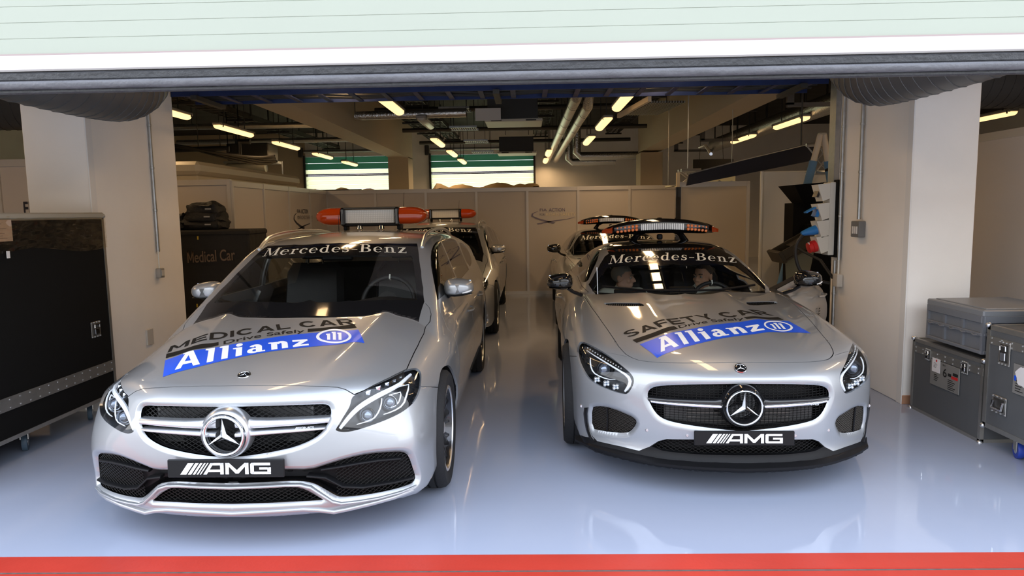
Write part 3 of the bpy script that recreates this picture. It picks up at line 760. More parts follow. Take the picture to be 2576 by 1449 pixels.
def coons(bot, top):
    """(u,v) in the unit square -> point between two traced lines"""
    def line(P):
        P = np.asarray(P, float); d = np.concatenate([[0], np.cumsum(np.linalg.norm(np.diff(P, axis=0), axis=1))]); d /= d[-1]
        if len(P) == 2: return lambda u: P[0]+np.outer(u, P[1]-P[0])
        k = min(2, len(P)-1); cs = [np.polyfit(d, P[:, i], k) for i in range(P.shape[1])]
        return lambda u: np.stack([np.polyval(c, u) for c in cs], 1)
    b, t = line(bot), line(top)
    return lambda UV: b(UV[:, 0])*(1-UV[:, 1:2])+t(UV[:, 0])*UV[:, 1:2]
def norm_uv(V, w, h=1.): return np.stack([V[:, 0]/w, V[:, 1]/h], 1)

# ------------------------------------------------------------------ car materials
SILVER = mat('silver_paint', (.39, .405, .425), .40, .6, coat=1.0)
BLACKG = mat('gloss_black', (.008, .008, .009), .08, 0, coat=.6)
BLACKM = mat('matt_black_plastic', (.006, .006, .007), .5, spec=.25)
RUBBER = mat('rubber', (.010, .010, .011), .8, bump=(60, .15))
CHROME = mat('chrome', (.86, .87, .89), .06, 1.0)
SATIN = mat('satin_silver', (.70, .72, .75), .28, .9)
DARKR = mat('dark_rim_metal', (.05, .05, .055), .25, .8, coat=.4)
MESHM = mat('grille_mesh_black', (.009, .009, .009), .45, .1, spec=.25)
GLASS = glass_mat('windscreen_glass', (.90, .92, .90))
SIDEG = glass_mat('side_window_glass', (.30, .31, .29))
LENS = glass_mat('lamp_lens_glass', (.93, .95, .97))
HOUS = mat('lamp_housing', (.03, .032, .036), .25, .5)
DRL = mat('white_light_guide', (.93, .95, .97), .25, 0, coat=.5)
CRYST = mat('lamp_crystal', (.8, .84, .88), .05, .9)
AMBER = mat('amber_lens', (.50, .05, .003), .12, 0, coat=.5)
WHITEV = mat('white_vinyl', (.86, .87, .88), .35)
CREAMV = mat('pale_vinyl', (.75, .76, .72), .4)
BLACKV = mat('black_vinyl', (.008, .008, .008), .6, spec=.2)
BLUEV = mat('blue_vinyl', (.012, .085, .62), .3)
LEATH = mat('dark_leather', (.02, .02, .022), .5, bump=(90, .1))
def bar_loft(mb, top, bot, bulge, back=.03, n=8, smooth=True):
    """bar between an upper and a lower edge, rounded towards -y, flat behind"""
    T = np.asarray(top, float); Bq = np.asarray(bot, float); m = len(T); vs = []
    for i in range(m):
        for k in range(n+1):
            s = k/n; p = T[i]*(1-s)+Bq[i]*s; q = 2*s-1; p = p.copy(); p[1] -= bulge*math.sqrt(max(0, 1-q*q)); vs.append(p)
        vs.append(Bq[i]+[0, back, 0]); vs.append(T[i]+[0, back, 0])
    w = n+3; fs = []
    for i in range(m-1):
        for k in range(w): fs.append((i*w+k, (i+1)*w+k, (i+1)*w+(k+1) % w, i*w+(k+1) % w))
    fs += [tuple(range(w)), tuple(range((m-1)*w, m*w))[::-1]]
    return mb.add(vs, fs, smooth)
def both(fn):
    """run a builder for the two sides"""
    for s in (1, -1): fn(s)
def star_badge(name, parent, c, r, tilt, m, ring=True, thick=.1, label=None):
    """ring and three-pointed star facing the nose, leaning back by tilt"""
    mb = MB(); Rm = Matrix.Rotation(-tilt, 3, 'X')
    def X(u, v, d): 
        p = Rm @ Vector((u, d, v)); return (p.x+c[0], p.y+c[1], p.z+c[2])
    if ring:
        n, k = 48, 10; vs = []
        for i in range(n):
            a = 2*PI*i/n
            for j in range(k):
                b = 2*PI*j/k; rr = r*(1-thick*.5)+r*thick*.5*math.cos(b); vs.append(X(rr*math.cos(a), rr*math.sin(a), r*thick*.6*math.sin(b)))
        mb.add(vs, [(i*k+j, ((i+1) % n)*k+j, ((i+1) % n)*k+(j+1) % k, i*k+(j+1) % k) for i in range(n) for j in range(k)], True)
    ri = r*(1-thick); w = r*.16
    for i in range(3):
        a = PI/2+2*PI*i/3; ca, sa = math.cos(a), math.sin(a)
        P = lambda u, v, d: X(u*ca-v*sa, u*sa+v*ca, d)
        vs = [P(0, 0, -r*.16), P(ri, 0, -r*.03), P(w*.5, w*.9, 0), P(w*.5, -w*.9, 0), P(0, 0, r*.06), P(ri, 0, r*.05)]
        mb.add(vs, [(0, 1, 2), (0, 3, 1), (2, 1, 5), (2, 5, 4), (3, 5, 1), (3, 4, 5), (0, 2, 4), (0, 4, 3)])
    return mb.build(name, m, parent)
def plate(parent, c, w, h, tilt, poly_w, poly_h):
    mb = MB().box((0, 0, 0), (w, .014, h), bev=.004); o = mb.build('number_plate', mat('plate_black', (.007, .007, .008), .35, spec=.3), parent, c, (-tilt, 0, 0))
    V, F = tri_polys(AMG_POLYS); V = (V/[AMG_W, 1]-.5)*[poly_w, poly_h]
    MB().add([(x, -.0085, z) for x, z in V], F).build('lettering', WHITEV, o, recalc=False)
    return o
def lattice(inside, fy, x0, x1, z0, z1, sx, sz, r, m, name, parent, dy=.03, kind='diamond', pins=None):
    """wire mesh of crossing bars that follows the front; inside(x,z) says where the opening is"""
    seg = []
    nx = int((x1-x0)/sx)+2; nz = int((z1-z0)/sz)+2
    for i in range(-1, nx):
        for j in range(-1, nz):
            x, z = x0+i*sx, z0+j*sz
            if kind == 'diamond':
                if (i+j) % 2: continue
                seg += [((x, z), (x+sx, z+sz)), ((x, z), (x+sx, z-sz))]
            elif kind == 'brick':
                o = (j % 2)*sx*.5; seg += [((x+o, z), (x+o+sx*.8, z)), ((x+o, z), (x+o+sx*.5, z+sz))]
            else: seg += [((x, z), (x+sx, z)), ((x, z), (x, z+sz))]
    S = np.array(seg, float); mid = S.mean(1); S = S[inside(mid)]
    if not len(S): return None
    ya = fy(S[:, 0, 0], S[:, 0, 1])+dy; yb = fy(S[:, 1, 0], S[:, 1, 1])+dy
    vs = []; fs = []
    for (a, b), y0, y1 in zip(S, ya, yb):
        d = b-a; n = np.array([-d[1], d[0]]); n = n/np.linalg.norm(n)*r; k = len(vs)
        vs += [(a[0]+n[0], y0, a[1]+n[1]), (a[0]-n[0], y0, a[1]-n[1]), (b[0]-n[0], y1, b[1]-n[1]), (b[0]+n[0], y1, b[1]+n[1]),
               (a[0]+n[0], y0+3*r, a[1]+n[1]), (a[0]-n[0], y0+3*r, a[1]-n[1]), (b[0]-n[0], y1+3*r, b[1]-n[1]), (b[0]+n[0], y1+3*r, b[1]+n[1])]
        fs += [(k, k+1, k+2, k+3), (k, k+3, k+7, k+4), (k+1, k+5, k+6, k+2)]
    if pins:
        mb0 = MB()
        for (a, b), y0 in zip(S[::2], ya[::2]):
            k = len(vs); q = pins
            vs += [(a[0]-q, y0-.003, a[1]), (a[0], y0-.003, a[1]-q), (a[0]+q, y0-.003, a[1]), (a[0], y0-.003, a[1]+q), (a[0], y0-.007, a[1])]
            fs += [(k, k+1, k+4), (k+1, k+2, k+4), (k+2, k+3, k+4), (k+3, k, k+4)]
    o = MB().add(vs, fs).build(name, m, parent, recalc=False); o['kind'] = 'stuff'; return o
def make_wheel(parent, x, y, r, w, side, rim_r, spokes=10, twin=True):
    """tyre, rim with spokes, brake disc; side +1 faces +x"""
    hub = MB(); t = w/2; T = MB()
    prof = [(rim_r, -t*.9), (rim_r+.012, -t*.98), (r*.93, -t), (r*.985, -t*.85), (r, -t*.55)]
    for g in (-.55, -.2, .2, .55): prof += [(r, g*t-.006), (r-.009, g*t-.005), (r-.009, g*t+.005), (r, g*t+.006)]
    prof += [(r, t*.62), (r*.985, t*.85), (r*.93, t), (rim_r+.012, t*.98), (rim_r, t*.9)]
    T.lathe(prof, axis='x', n=56); 
    tyre = T.build('tyre', RUBBER, parent, (x, y, r))
    Rm = MB(); Rm.lathe([(rim_r, t*.9), (rim_r-.012, t*.93), (rim_r-.022, t*.80), (rim_r-.03, t*.3), (rim_r-.03, -t*.9), (rim_r, -t*.9)], axis='x', n=56)
    for i in range(spokes):
        a0 = 2*PI*i/spokes
        for da in ((-.10, .10) if twin else (0,)):
            n = 6; L = []
            for k in range(n+1):
                s = k/n; rr = .05+(rim_r-.075)*s+.02*s; a = a0+da*(.35+1.0*s); wd = .016-.005*s; dx = t*(.55+.25*s)
                L.append((rr, a, wd, dx))
            vs = []
            for rr, a, wd, dx in L:
                u = Vector((0, math.cos(a), math.sin(a))); v = Vector((0, -math.sin(a), math.cos(a)))
                for px, q in ((dx+.0, .55), (dx+.0, -.55), (dx-.03, -1.), (dx-.03, 1.)): 
                    p = u*rr+v*wd*q; vs.append((px, p.y, p.z))
            fs = []
            for k in range(n):
                for j in range(4): fs.append((k*4+j, (k+1)*4+j, (k+1)*4+(j+1) % 4, k*4+(j+1) % 4))
            Rm.add(vs, fs)
    Rm.lathe([(0, t*.72), (.034, t*.72), (.038, t*.68), (.07, t*.55), (.075, t*.3), (.0, t*.3)], axis='x', n=24)
    def flipx(me_mb):
        if side < 0: me_mb.v = [(-p[0], p[1], p[2]) for p in me_mb.v]
    flipx(Rm); rim = Rm.build('rim', DARKR, parent, (x, y, r))
    Bd = MB().lathe([(.06, .0), (.175, .0), (.175, .028), (.06, .028)], axis='x', n=32); o = Bd.build('brake_disc', mat('brake_steel', (.35, .34, .33), .35, .9), parent, (x-side*.0, y, r))
    cap = MB().lathe([(0, .004), (.028, .004), (.033, 0)], axis='x', n=20); flipx(cap); cap.build('hub_cap', SATIN, parent, (x+side*t*.72, y, r))
    lip = MB().lathe([(rim_r-.001, 0), (rim_r-.004, .004), (rim_r-.016, .003), (rim_r-.02, -.004)], axis='x', n=56); flipx(lip); lip.build('rim_edge', SATIN, parent, (x+side*t*.92, y, r))
    return tyre
def make_mirror(parent, x, y, z, side, m_shell, m_low, w=.22, h=.135, d=.13):
    """door mirror: rounded shell open to the rear, lower half, arm and indicator"""
    n, k = 18, 12
    def shell(sc, zlo, zhi, name, m, par, loc):
        vs = []; mb = MB()
        for i in range(k+1):
            t = i/k; ph = t*PI/2            # 0 at the open rear, pi/2 at the nose
            for j in range(n):
                a = 2*PI*j/n; ca, sa = math.cos(a), math.sin(a); e = .72
                u = (abs(ca)**e)*math.copysign(1, ca); v = (abs(sa)**e)*math.copysign(1, sa)
                rr = math.cos(ph)**.62
                zz = v*h/2*rr; taper = 1-.25*(u*.5+.5)
                zz = zz*taper
                vs.append(((u*w/2*rr+.0)*side*sc, -math.sin(ph)*d*(.75 if u*side > 0 else 1)*sc, max(zlo, min(zhi, zz))*sc))
        fs = [(i*n+j, i*n+(j+1) % n, (i+1)*n+(j+1) % n, (i+1)*n+j) for i in range(k) for j in range(n)]
        mb.add(vs, fs, True); mb.add(vs[:n], [tuple(range(n))])
        return mb.build(name, m, par, loc)
    s = shell(1, -h*.30, h, 'mirror_housing', m_shell, parent, (x, y, z))
    shell(.99, -h, -h*.285, 'mirror_base', m_low, s, (0, 0, 0))
    g = MB().box((0, .006, .0), (w*.82, .006, h*.72), bev=.002).build('mirror_glass', mat('mirror_glass', (.5, .52, .55), .03, 1.0), s, (0, .0, 0))
    MB().tube([(side*w*.16, -d*.86, -h*.20), (side*w*.30, -d*.72, -h*.17), (side*w*.43, -d*.45, -h*.12)], [.003, .006, .005], 8).build('indicator', DRL, s)
    MB().tube([(-side*w*.30, -.03, -h*.33), (-side*w*.48, -.01, -h*.55), (-side*(w*.5+.06), .03, -h*.75)], [.026, .022, .03], 10, flat=.6).build('mirror_arm', m_low, s)
    return s
# ------------------------------------------------------------------ shared car pieces
def mirror_pts(P, s): P = np.array(P, float); P[:, 0] *= s; return P
def lamp_inset(B, px, depth):
    """traced lamp detail -> points a little behind the lens, folded to x > 0"""
    P = B.trace(px); P[:, 0] = np.abs(P[:, 0]); n = B.normal(P); return P-n*depth
def opening(B, name):
    """test for (x, z) inside an opening, seen from the front"""
    T = B.faces(name); P = B.P
    E = B.boundary(T); nxt = {a: b for a, b in E}; 
    loops = []; seen = set()
    for a in list(nxt):
        if a in seen: continue
        L = [a]; seen.add(a)
        while L[-1] in nxt and nxt[L[-1]] not in seen: L.append(nxt[L[-1]]); seen.add(L[-1])
        loops.append(L)
    L = max(loops, key=len); poly = P[L][:, [0, 2]]
    # chains that end on the centre line are found starting anywhere: join the pieces
    if len(loops) > 1:
        starts = set(nxt)-set(nxt.values())
        for s in starts:
            L = [s]
            while L[-1] in nxt: L.append(nxt[L[-1]])
            if len(L) > 10: poly = P[L][:, [0, 2]]
    return lambda Q: inpoly(np.stack([np.abs(Q[:, 0]), Q[:, 1]], 1), poly)
def fronty(B, inside_of=None):
    return lambda x, z: B.front_y(np.abs(x), z)[0][:, 1]
def hood_map(B, px_bot, px_top, lift=.0011):
    b = B.trace(px_bot)[:, :2]; t = B.trace(px_top)[:, :2]; f = coons(b, t)
    def fn(V):
        q = f(np.asarray(V, float)); P = B.top_z(q[:, 0], q[:, 1]); return P+np.array([0, -.2*lift, lift])
    return fn
def glass_map(B, px_bot, px_top, lift=.0015):
    b = B.trace(px_bot); t = B.trace(px_top); f = coons(b[:, [0, 2]], t[:, [0, 2]])
    def fn(V):
        q = f(np.asarray(V, float)); P = B.front_y(q[:, 0], q[:, 1])[0]; return P+np.array([0, -lift*.7, lift])
    return fn
def band_grid(fn, n=60, m=8):
    vs = [(i/n, j/m) for i in range(n+1) for j in range(m+1)]; fs = []
    for i in range(n):
        for j in range(m):
            a = i*(m+1)+j; fs += [(a, a+m+1, a+m+2), (a, a+m+2, a+1)]
    return np.array(vs), fs
def seat(parent, x, y, z0, back_h, tilt=-.22, head=True, label_m=None):
    mb = MB(); mb.box((x, y-.22, z0-.05), (.50, .52, .16), rot=(-.12, 0, 0), bev=.05)
    Rm = Matrix.Rotation(tilt, 3, 'X'); q = lambda p: tuple(Vector((x, y, z0))+Rm @ Vector(p))
    def pad(w0, w1, h0, h1, th, y0=0.):
        vs = []; k = 7
        for i in range(k+1):
            s = i/k; w = w0+(w1-w0)*s; h = h0+(h1-h0)*s
            e = math.sqrt(max(0, 1-(2*s-1)**8))
            for cx, cy in ((-.5, .0), (-.42, -.5), (-.25, -.36), (.25, -.36), (.42, -.5), (.5, .0), (.42, .5), (-.42, .5)):
                vs.append(q((cx*w*(.8+.2*e), y0+cy*th*e, h)))
        fs = [(i*8+j, i*8+(j+1) % 8, (i+1)*8+(j+1) % 8, (i+1)*8+j) for i in range(k) for j in range(8)]+[tuple(range(8)), tuple(range(k*8, k*8+8))]
        mb.add(vs, fs, True)
    pad(.50, .46, 0, back_h, .16); 
    s = mb.build('seat', LEATH, parent)
    if head:
        mb = MB(); sv = mb; 
        def pad2():
            vs = []; k = 7
            for i in range(k+1):
                t = i/k; h = back_h+.03+.17*t; e = math.sqrt(max(.05, 1-(2*t-1)**4))
                for cx, cy in ((-.5, 0), (-.4, -.5), (.4, -.5), (.5, 0), (.4, .5), (-.4, .5)): vs.append(q((cx*.27*(.75+.25*e), .0+cy*.10*e, h)))
            return vs, [(i*6+j, i*6+(j+1) % 6, (i+1)*6+(j+1) % 6, (i+1)*6+j) for i in range(k) for j in range(6)]+[tuple(range(6)), tuple(range(k*6, k*6+6))]
        mb.add(*pad2(), True); hb = mb.build('headrest', LEATH, s)
        MB().tube([q((-.06, 0, back_h-.03)), q((-.06, 0, back_h+.06))], .008, 8).tube([q((.06, 0, back_h-.03)), q((.06, 0, back_h+.06))], .008, 8).build('headrest_post', CHROME, s)
        if label_m:
            V, F = tri_polys(AMG_POLYS); V = (V/[AMG_W, 1]-.5)*[.17, .024]
            MB().add([q((a, -.055, back_h+.115+b)) for a, b in V], F).build('headrest_lettering', label_m, s, recalc=False)
    return s
def steering_wheel(parent, c, r=.185, tilt=-.45):
    Rm = Matrix.Rotation(tilt, 3, 'X'); q = lambda u, v, d=0: tuple(Vector(c)+Rm @ Vector((u, d, v)))
    mb = MB(); mb.tube([q(r*math.cos(2*PI*i/36), r*math.sin(2*PI*i/36)) for i in range(36)], .016, 10, closed=True)
    for a in (0, PI, -PI/2): mb.tube([q(0, 0, -.02), q(r*math.cos(a), r*math.sin(a))], .018, 8, flat=.5)
    mb.add([q(.07*math.cos(2*PI*i/16), .06*math.sin(2*PI*i/16), d) for d in (.02, -.05) for i in range(16)], [(i, (i+1) % 16, 16+(i+1) % 16, 16+i) for i in range(16)]+[tuple(range(16)), tuple(range(16, 32))], True)
    s = mb.build('steering_wheel', LEATH, parent)
    MB().box(q(0, r, 0.0), (.010, .036, .034), rot=(tilt, 0, 0)).build('rim_marker', CREAMV, s)
    return s
def dashboard(parent, y0, y1, z0, zt, half, cowl_x):
    mb = MB(); prof = [(y0, z0), (y0+.02, zt-.03), (y0+.1, zt), ((y0+y1)/2, zt+.015), (y1-.05, zt+.0), (y1, zt-.05), (y1+.03, zt-.2), (y1-.05, z0-.2), (y0+.1, z0-.2)]
    n = 14; vs = []
    for i in range(n+1):
        x = -half+2*half*i/n; dy = .28*x*x
        for y, z in prof:
            b = .035*math.exp(-((x-cowl_x)/.16)**2) if abs(y-(y1-.05)) < .06 or abs(y-(y0+y1)/2) < .01 else 0
            vs.append((x, y+dy, z+b))
    k = len(prof)
    mb.add(vs, [(i*k+j, (i+1)*k+j, (i+1)*k+(j+1) % k, i*k+(j+1) % k) for i in range(n) for j in range(k)]+[tuple(range(k)), tuple(range(n*k, n*k+k))], True)
    return mb.build('dashboard', LEATH, parent)
def wiper(parent, B, pts, name='wiper'):
    """arm and blade lying on the glass along (x, z) points"""
    P = B.front_y([p[0] for p in pts], [p[1] for p in pts])[0]+[0, -.016, .004]
    o = MB().tube([tuple(p) for p in densify(P, .08, False)], [.009]*len(densify(P, .08, False)), 6).build(name, BLACKM, parent)
    return o

def cowl(parent, B, y0, k, half, w=.05):
    """dark strip along the foot of the windscreen"""
    x = np.linspace(-half, half, 41); vs = []
    ys = y0+k*x*x; zf = B.top_z(x, ys-w*1.1); zb = B.front_y(x, np.full(41, 0.)+B.top_z(x, ys+.035)[:, 2])[0]
    for i in range(41):
        a = zf[i]+[0, 0, .003]; c = zb[i]+[0, -.006, .006]; m = (a+c)/2+[0, -.004, .010]
        vs += [tuple(a+[0, 0, -.03]), tuple(a), tuple(m), tuple(c), tuple(c+[0, .03, -.03])]
    # even out the joint line
    V = np.array(vs).reshape(41, 5, 3)
    for it in range(6): V[1:-1] = .25*V[:-2]+.5*V[1:-1]+.25*V[2:]
    return MB().add(V.reshape(-1, 3), [(i*5+j, (i+1)*5+j, (i+1)*5+j+1, i*5+j+1) for i in range(40) for j in range(4)], True).build('cowl', BLACKM, parent)

# ------------------------------------------------------------------ estate car
def build_estate():
    B = build_estate_body()
    root = empty('estate_car', (EST_POSE[0], EST_POSE[1], 0), EST_POSE[2])
    body = B.part('body', 'body_shell', SILVER, root); bump = B.part('front_bumper', 'front_bumper', SILVER, root); hood = B.part('hood', 'hood', SILVER, root)
    wf = B.part('windscreen_frame', 'windscreen_frame', BLACKG, root, flange=.01); B.part('windscreen', 'windscreen', GLASS, root, flange=0)
    for n in ('front_window', 'rear_window', 'quarter_window'):
        B.part(n, n, SIDEG, root, flange=.006, mirror='split')
    fy = fronty(B)
    # lamps
    lens = B.part('headlight', 'headlight', LENS, root, flange=0, mirror='split')
    hous = B.pocket('headlight', 'lamp_housing', HOUS, None, .085, (-.35, .9, -.05), 'split', start=.002)
    led = hl5((690, 640), (880, 545), (1045, 458), (1180, 385), (1300, 315))
    for s, l, h in zip((1, -1), lens, hous):
        h.parent = l
        m = lambda px, d: [tuple(p) for p in mirror_pts(lamp_inset(B, hl5(*px), d), s)]
        main = m(((195, 1295), (260, 1210), (340, 1110), (430, 1010), (530, 915), (640, 835), (760, 760), (900, 680), (1040, 600), (1180, 520), (1310, 430), (1430, 320), (1500, 260)), .018)
        k = len(main); MB().tube(main, [.0075+.0055*math.sin(PI*i/(k-1)) for i in range(k)], 8).build('light_guide', DRL, l)
        hook = m(((1190, 535), (1330, 470), (1475, 435), (1470, 540), (1435, 680), (1395, 800), (1330, 880), (1230, 940), (1110, 990), (1005, 1022)), .02)
        MB().tube(hook, [.0022, .0026, .003, .0042, .0048, .0048, .004, .0036, .003, .002], 8).build('light_guide', DRL, l)
        low = m(((975, 730), (965, 830), (945, 910), (900, 1000), (840, 1080), (760, 1135), (640, 1175), (510, 1213)), .02)
        MB().tube(low, [.0025, .0034, .0038, .0038, .0034, .003, .0026, .002], 8).build('light_guide', DRL, l)
        inn = m(((1120, 660), (1230, 625), (1335, 590), (1345, 650), (1325, 740), (1300, 800), (1240, 860), (1150, 900)), .026)
        MB().tube(inn, [.002, .0026, .003, .0036, .0036, .0028, .002, .0016], 8).build('light_guide', DRL, l)
        for c, r in (((1165, 790), .030), ((735, 1030), .030)):
            p = Vector(m((c,), .045)[0]); mb = MB().lathe([(0, -.026), (r*.5, -.022), (r*.85, -.010), (r, .004), (r*1.02, .02)], axis='y', n=22); mb.build('projector_lens', mat('projector_glass', (.20, .23, .28), .02, .7, coat=1.), l, p)
            MB().lathe([(r*1.04, -.002), (r*1.25, -.012), (r*1.3, .0), (r*1.1, .02)], axis='y', n=22).build('projector_ring', CHROME, l, p)
        P = m([((x-830)*7.244, (y-900)*7.245) for x, y in led], .016)
        for i, p in enumerate(P):
            w = .034-.004*i
            MB().add([(-.4*w, 0, -.45*w), (.4*w, .005, -.2*w), (.55*w, .008, .5*w), (-.2*w, 0, .35*w), (0, -.008, 0), (.1*w, .02, 0)], [(0, 1, 4), (1, 2, 4), (2, 3, 4), (3, 0, 4), (1, 0, 5), (2, 1, 5), (3, 2, 5), (0, 3, 5)]).build('led_crystal', CRYST, l, p)
    # grille
    B.pocket('grille', 'grille_recess', BLACKM, root, .10, start=.012)
    ins = opening(B, 'grille')
    lattice(ins, fy, -.56, .56, .44, .72, .0165, .0095, .0016, MESHM, 'grille_mesh', root, dy=.045)
    # cooler seen behind the mesh
    MB().box((0, .125, .585), (.74, .02, .17), bev=.004).build('radiator', mat('radiator_grey', (.07, .07, .07), .5, .4, noise=(120, .5, (1, 1, 6))), root)
    T = lambda *p: B.trace(c1(*p))
    def bars(s):
        q = lambda P: mirror_pts(P, s)
        up_t = T((985, 425), (1040, 440), (1100, 448), (1200, 449), (1350, 443), (1480, 436), (1592, 428)); up_b = T((985, 505), (1040, 506), (1100, 506), (1200, 500), (1350, 489), (1480, 478), (1578, 470))
        lo_t = T((985, 528), (1060, 522), (1200, 514), (1350, 505), (1480, 498), (1562, 492)); lo_b = T((985, 562), (1060, 558), (1200, 545), (1350, 532), (1480, 520), (1550, 510))
        for t, b in ((up_t, up_b), (lo_t, lo_b)):
            mb = MB(); bar_loft(mb, q(t)+[0, .016, 0], q(b)+[0, .016, 0], .016, .03); mb.build('grille_bar', SATIN, root)
    both(bars)
    sc = B.trace([(567.5, 1094)])[0]; sc[0] = 0
    Rm = MB()
    Rm.lathe([(.090, .035), (.093, .004), (.102, -.006), (.112, .004), (.119, .03), (.120, .06)], axis='y', n=48)
    Rm.build('star_mount', SATIN, root, tuple(sc+[0, -.004, 0]), (.06, 0, 0))
    MB().lathe([(0, .05), (.09, .05), (.09, .02)], axis='y', n=40).build('star_backing', BLACKM, root, tuple(sc))
    star_badge('star_emblem', root, tuple(sc+[0, -.014, 0]), .0965, -.04, CHROME, thick=.16)
    gp = T((1433, 492))[0]; V, F = tri_polys(AMG_POLYS); V = (V/[AMG_W, 1]-.5)*[.085, .0125]
    MB().add([(gp[0]+x, gp[1]-.012+.16*x, gp[2]+z) for x, z in V], F).build('grille_lettering', CHROME, root, recalc=False)
    # plate
    pc = B.trace([(578, 1175)])[0]
    plate(root, (0, pc[1]-.012, pc[2]), .535, .083, .06, .415, .052)
    # dark wing intakes: tray, mesh panels and blades
    B.pocket('wing_intake', 'intake_insert', BLACKM, root, .05, start=.014)
    ins = opening(B, 'wing_intake')
    lattice(lambda Q: ins(Q) & (np.abs(Q[:, 0]) > .46), fy, -.92, .92, .20, .46, .013, .0085, .0014, MESHM, 'intake_mesh', root, dy=.035, kind='diamond')
    def blade(s):
        P = T((1440, 800), (1560, 810), (1670, 868), (1800, 872), (2000, 840), (2120, 812)); mb = MB()
        bar_loft(mb, mirror_pts(P+[0, .012, .0], s), mirror_pts(P+[0, .012, -.012], s), .01, .03); mb.build('intake_blade', BLACKM, root)
        P = T((1530, 762), (1640, 745), (1780, 720), (1900, 702), (2040, 690)); mb = MB()
        bar_loft(mb, mirror_pts(P+[0, .014, 0], s), mirror_pts(P+[0, .014, -.012], s), .008, .03); mb.build('intake_blade', BLACKM, root)
        q = T((1880, 780))[0]; MB().box((q[0]*s, q[1]+.075, q[2]), (.17, .012, .085), rot=(0, 0, s*.5)).build('intercooler', mat('radiator_grey', (1, 1, 1)), root)
    both(blade)
    # silver strip over the lower intake, lower mesh, lip
    st = T((955, 866), (1150, 859), (1310, 851), (1400, 851), (1470, 866), (1540, 910), (1610, 955), (1665, 968), (1780, 955), (1900, 935), (2050, 895), (2140, 858))
    def strip(s):
        P = st.copy(); P[0, 0] = 0; w = np.array([.016, .016, .015, .015, .017, .02, .017, .014, .013, .012, .011, .006])
        mb = MB(); bar_loft(mb, mirror_pts(P+[0, -.002, 0], s), mirror_pts(P+np.stack([0*w, 0*w-.002, -w], 1), s), .008, .02); mb.build('bumper_strip', SILVER, root)
    both(strip)
    B.pocket('lower_intake', 'lower_recess', BLACKM, root, .08, start=.01)
    ins = opening(B, 'lower_intake'); lattice(ins, fy, -.62, .62, .16, .34, .0155, .0085, .0016, MESHM, 'lower_mesh', root, dy=.03)
    lp = T((955, 1030), (1100, 1022), (1300, 1010), (1420, 1002), (1520, 1004), (1620, 1012), (1700, 998), (1850, 965), (2000, 928), (2120, 888), (2215, 838))
    def lip(s):
        P = lp.copy(); P[0, 0] = 0; n_ = len(P); d = np.array([.022, .022, .022, .022, .024, .028, .026, .024, .02, .014, .004])
        O = P+np.stack([0*d, -d, -.35*d], 1); mb = MB(); bar_loft(mb, mirror_pts(O+[0, .02, .009], s), mirror_pts(O+[0, .02, -.012], s), .008, .05); mb.build('front_lip', SILVER, root)
    both(lip)
    # badge, hood decals
    bc = B.trace([(594, 944)])[0]; bc[0] = 0
    bd = MB().lathe([(0, .003), (.024, .003), (.029, .002), (.031, -.003)], axis='z', n=28).build('hood_badge', BLACKG, root, tuple(bc+[0, 0, .001]), (.30, 0, 0))
    mb = MB().lathe([(.024, .002), (.026, .0045), (.030, .0045), (.0315, .001)], axis='z', n=28)
    for k in range(3):
        a = PI/2+k*2*PI/3; mb.add([(0, 0, .005), (.024*math.cos(a), .024*math.sin(a), .004), (.004*math.cos(a+.9), .004*math.sin(a+.9), .0035), (.004*math.cos(a-.9), .004*math.sin(a-.9), .0035)], [(0, 2, 1), (0, 1, 3)])
    mb.build('badge_ring', CHROME, bd)
    fb = hood_map(B, d2((48, 805), (1200, 522), (2465, 398)), d2((75, 605), (1200, 357), (2390, 236)))
    V, F = band_grid(fb); dec = lettering('hood_banner', V, F, fb, BLUEV, root, 9.)
    dec['label'] = 'blue insurance banner with white lettering on the bonnet'
    f = hood_map(B, d2((190, 722), (950, 555), (1810, 425)), d2((235, 548), (900, 415), (1790, 318)), .0021)
    ps, w = word(SLAB, 'Allianz', .10); V, F = tri_polys(ps); lettering('banner_lettering', norm_uv(V, w), F, f, WHITEV, dec)
    logo = [band((.5, .5), (.5, .5), (.5, .5), (.415, .385), 0, 360, 40)]+[[(a, .24), (a+.085, .24), (a+.085, t), (a-.03, t), (a-.03, t-.1), (a, t-.1)] for a, t in ((.30, .68), (.46, .80), (.62, .74))]
    fl = hood_map(B, d2((1885, 408), (2080, 402), (2310, 400)), d2((1885, 246), (2080, 232), (2310, 236)), .0021)
    V, F = tri_polys(logo); lettering('banner_logo', V, F, fl, WHITEV, dec)
    fm = hood_map(B, d2((100, 512), (1060, 293), (2370, 178)), d2((140, 438), (1060, 222), (2310, 108)))
    ps, w = word(BLOCK, 'MEDICAL CAR', .16); V, F = tri_polys(ps); lettering('hood_lettering', norm_uv(V, w), F, fm, BLACKV, root)
    for q, t in ((d2((80, 580), (390, 482), (715, 422)), d2((90, 528), (390, 440), (715, 386))), (d2((1785, 264), (2070, 240), (2372, 213)), d2((1785, 228), (2070, 204), (2345, 172)))):
        fn = hood_map(B, q, t); V, F = band_grid(fn, 20, 2); lettering('hood_stripe', V, F, fn, BLACKV, root, 9.)
    fn = hood_map(B, d2((775, 414), (1240, 325), (1745, 270)), d2((775, 372), (1240, 281), (1745, 232)))
    V, F = sans('Drive Safely', .012); lettering('hood_lettering', norm_uv(V, V[:, 0].max()), F, fn, BLACKV, root)
    # screen banner
    fn = glass_map(B, w1((115, 325), (1200, 262), (2250, 276)), w1((195, 208), (1200, 152), (2235, 152)))
    ps, w = word(SERIF, 'Mercedes-Benz'); V, F = tri_polys(ps); lettering('screen_lettering', norm_uv(V, w), F, fn, CREAMV, wf)
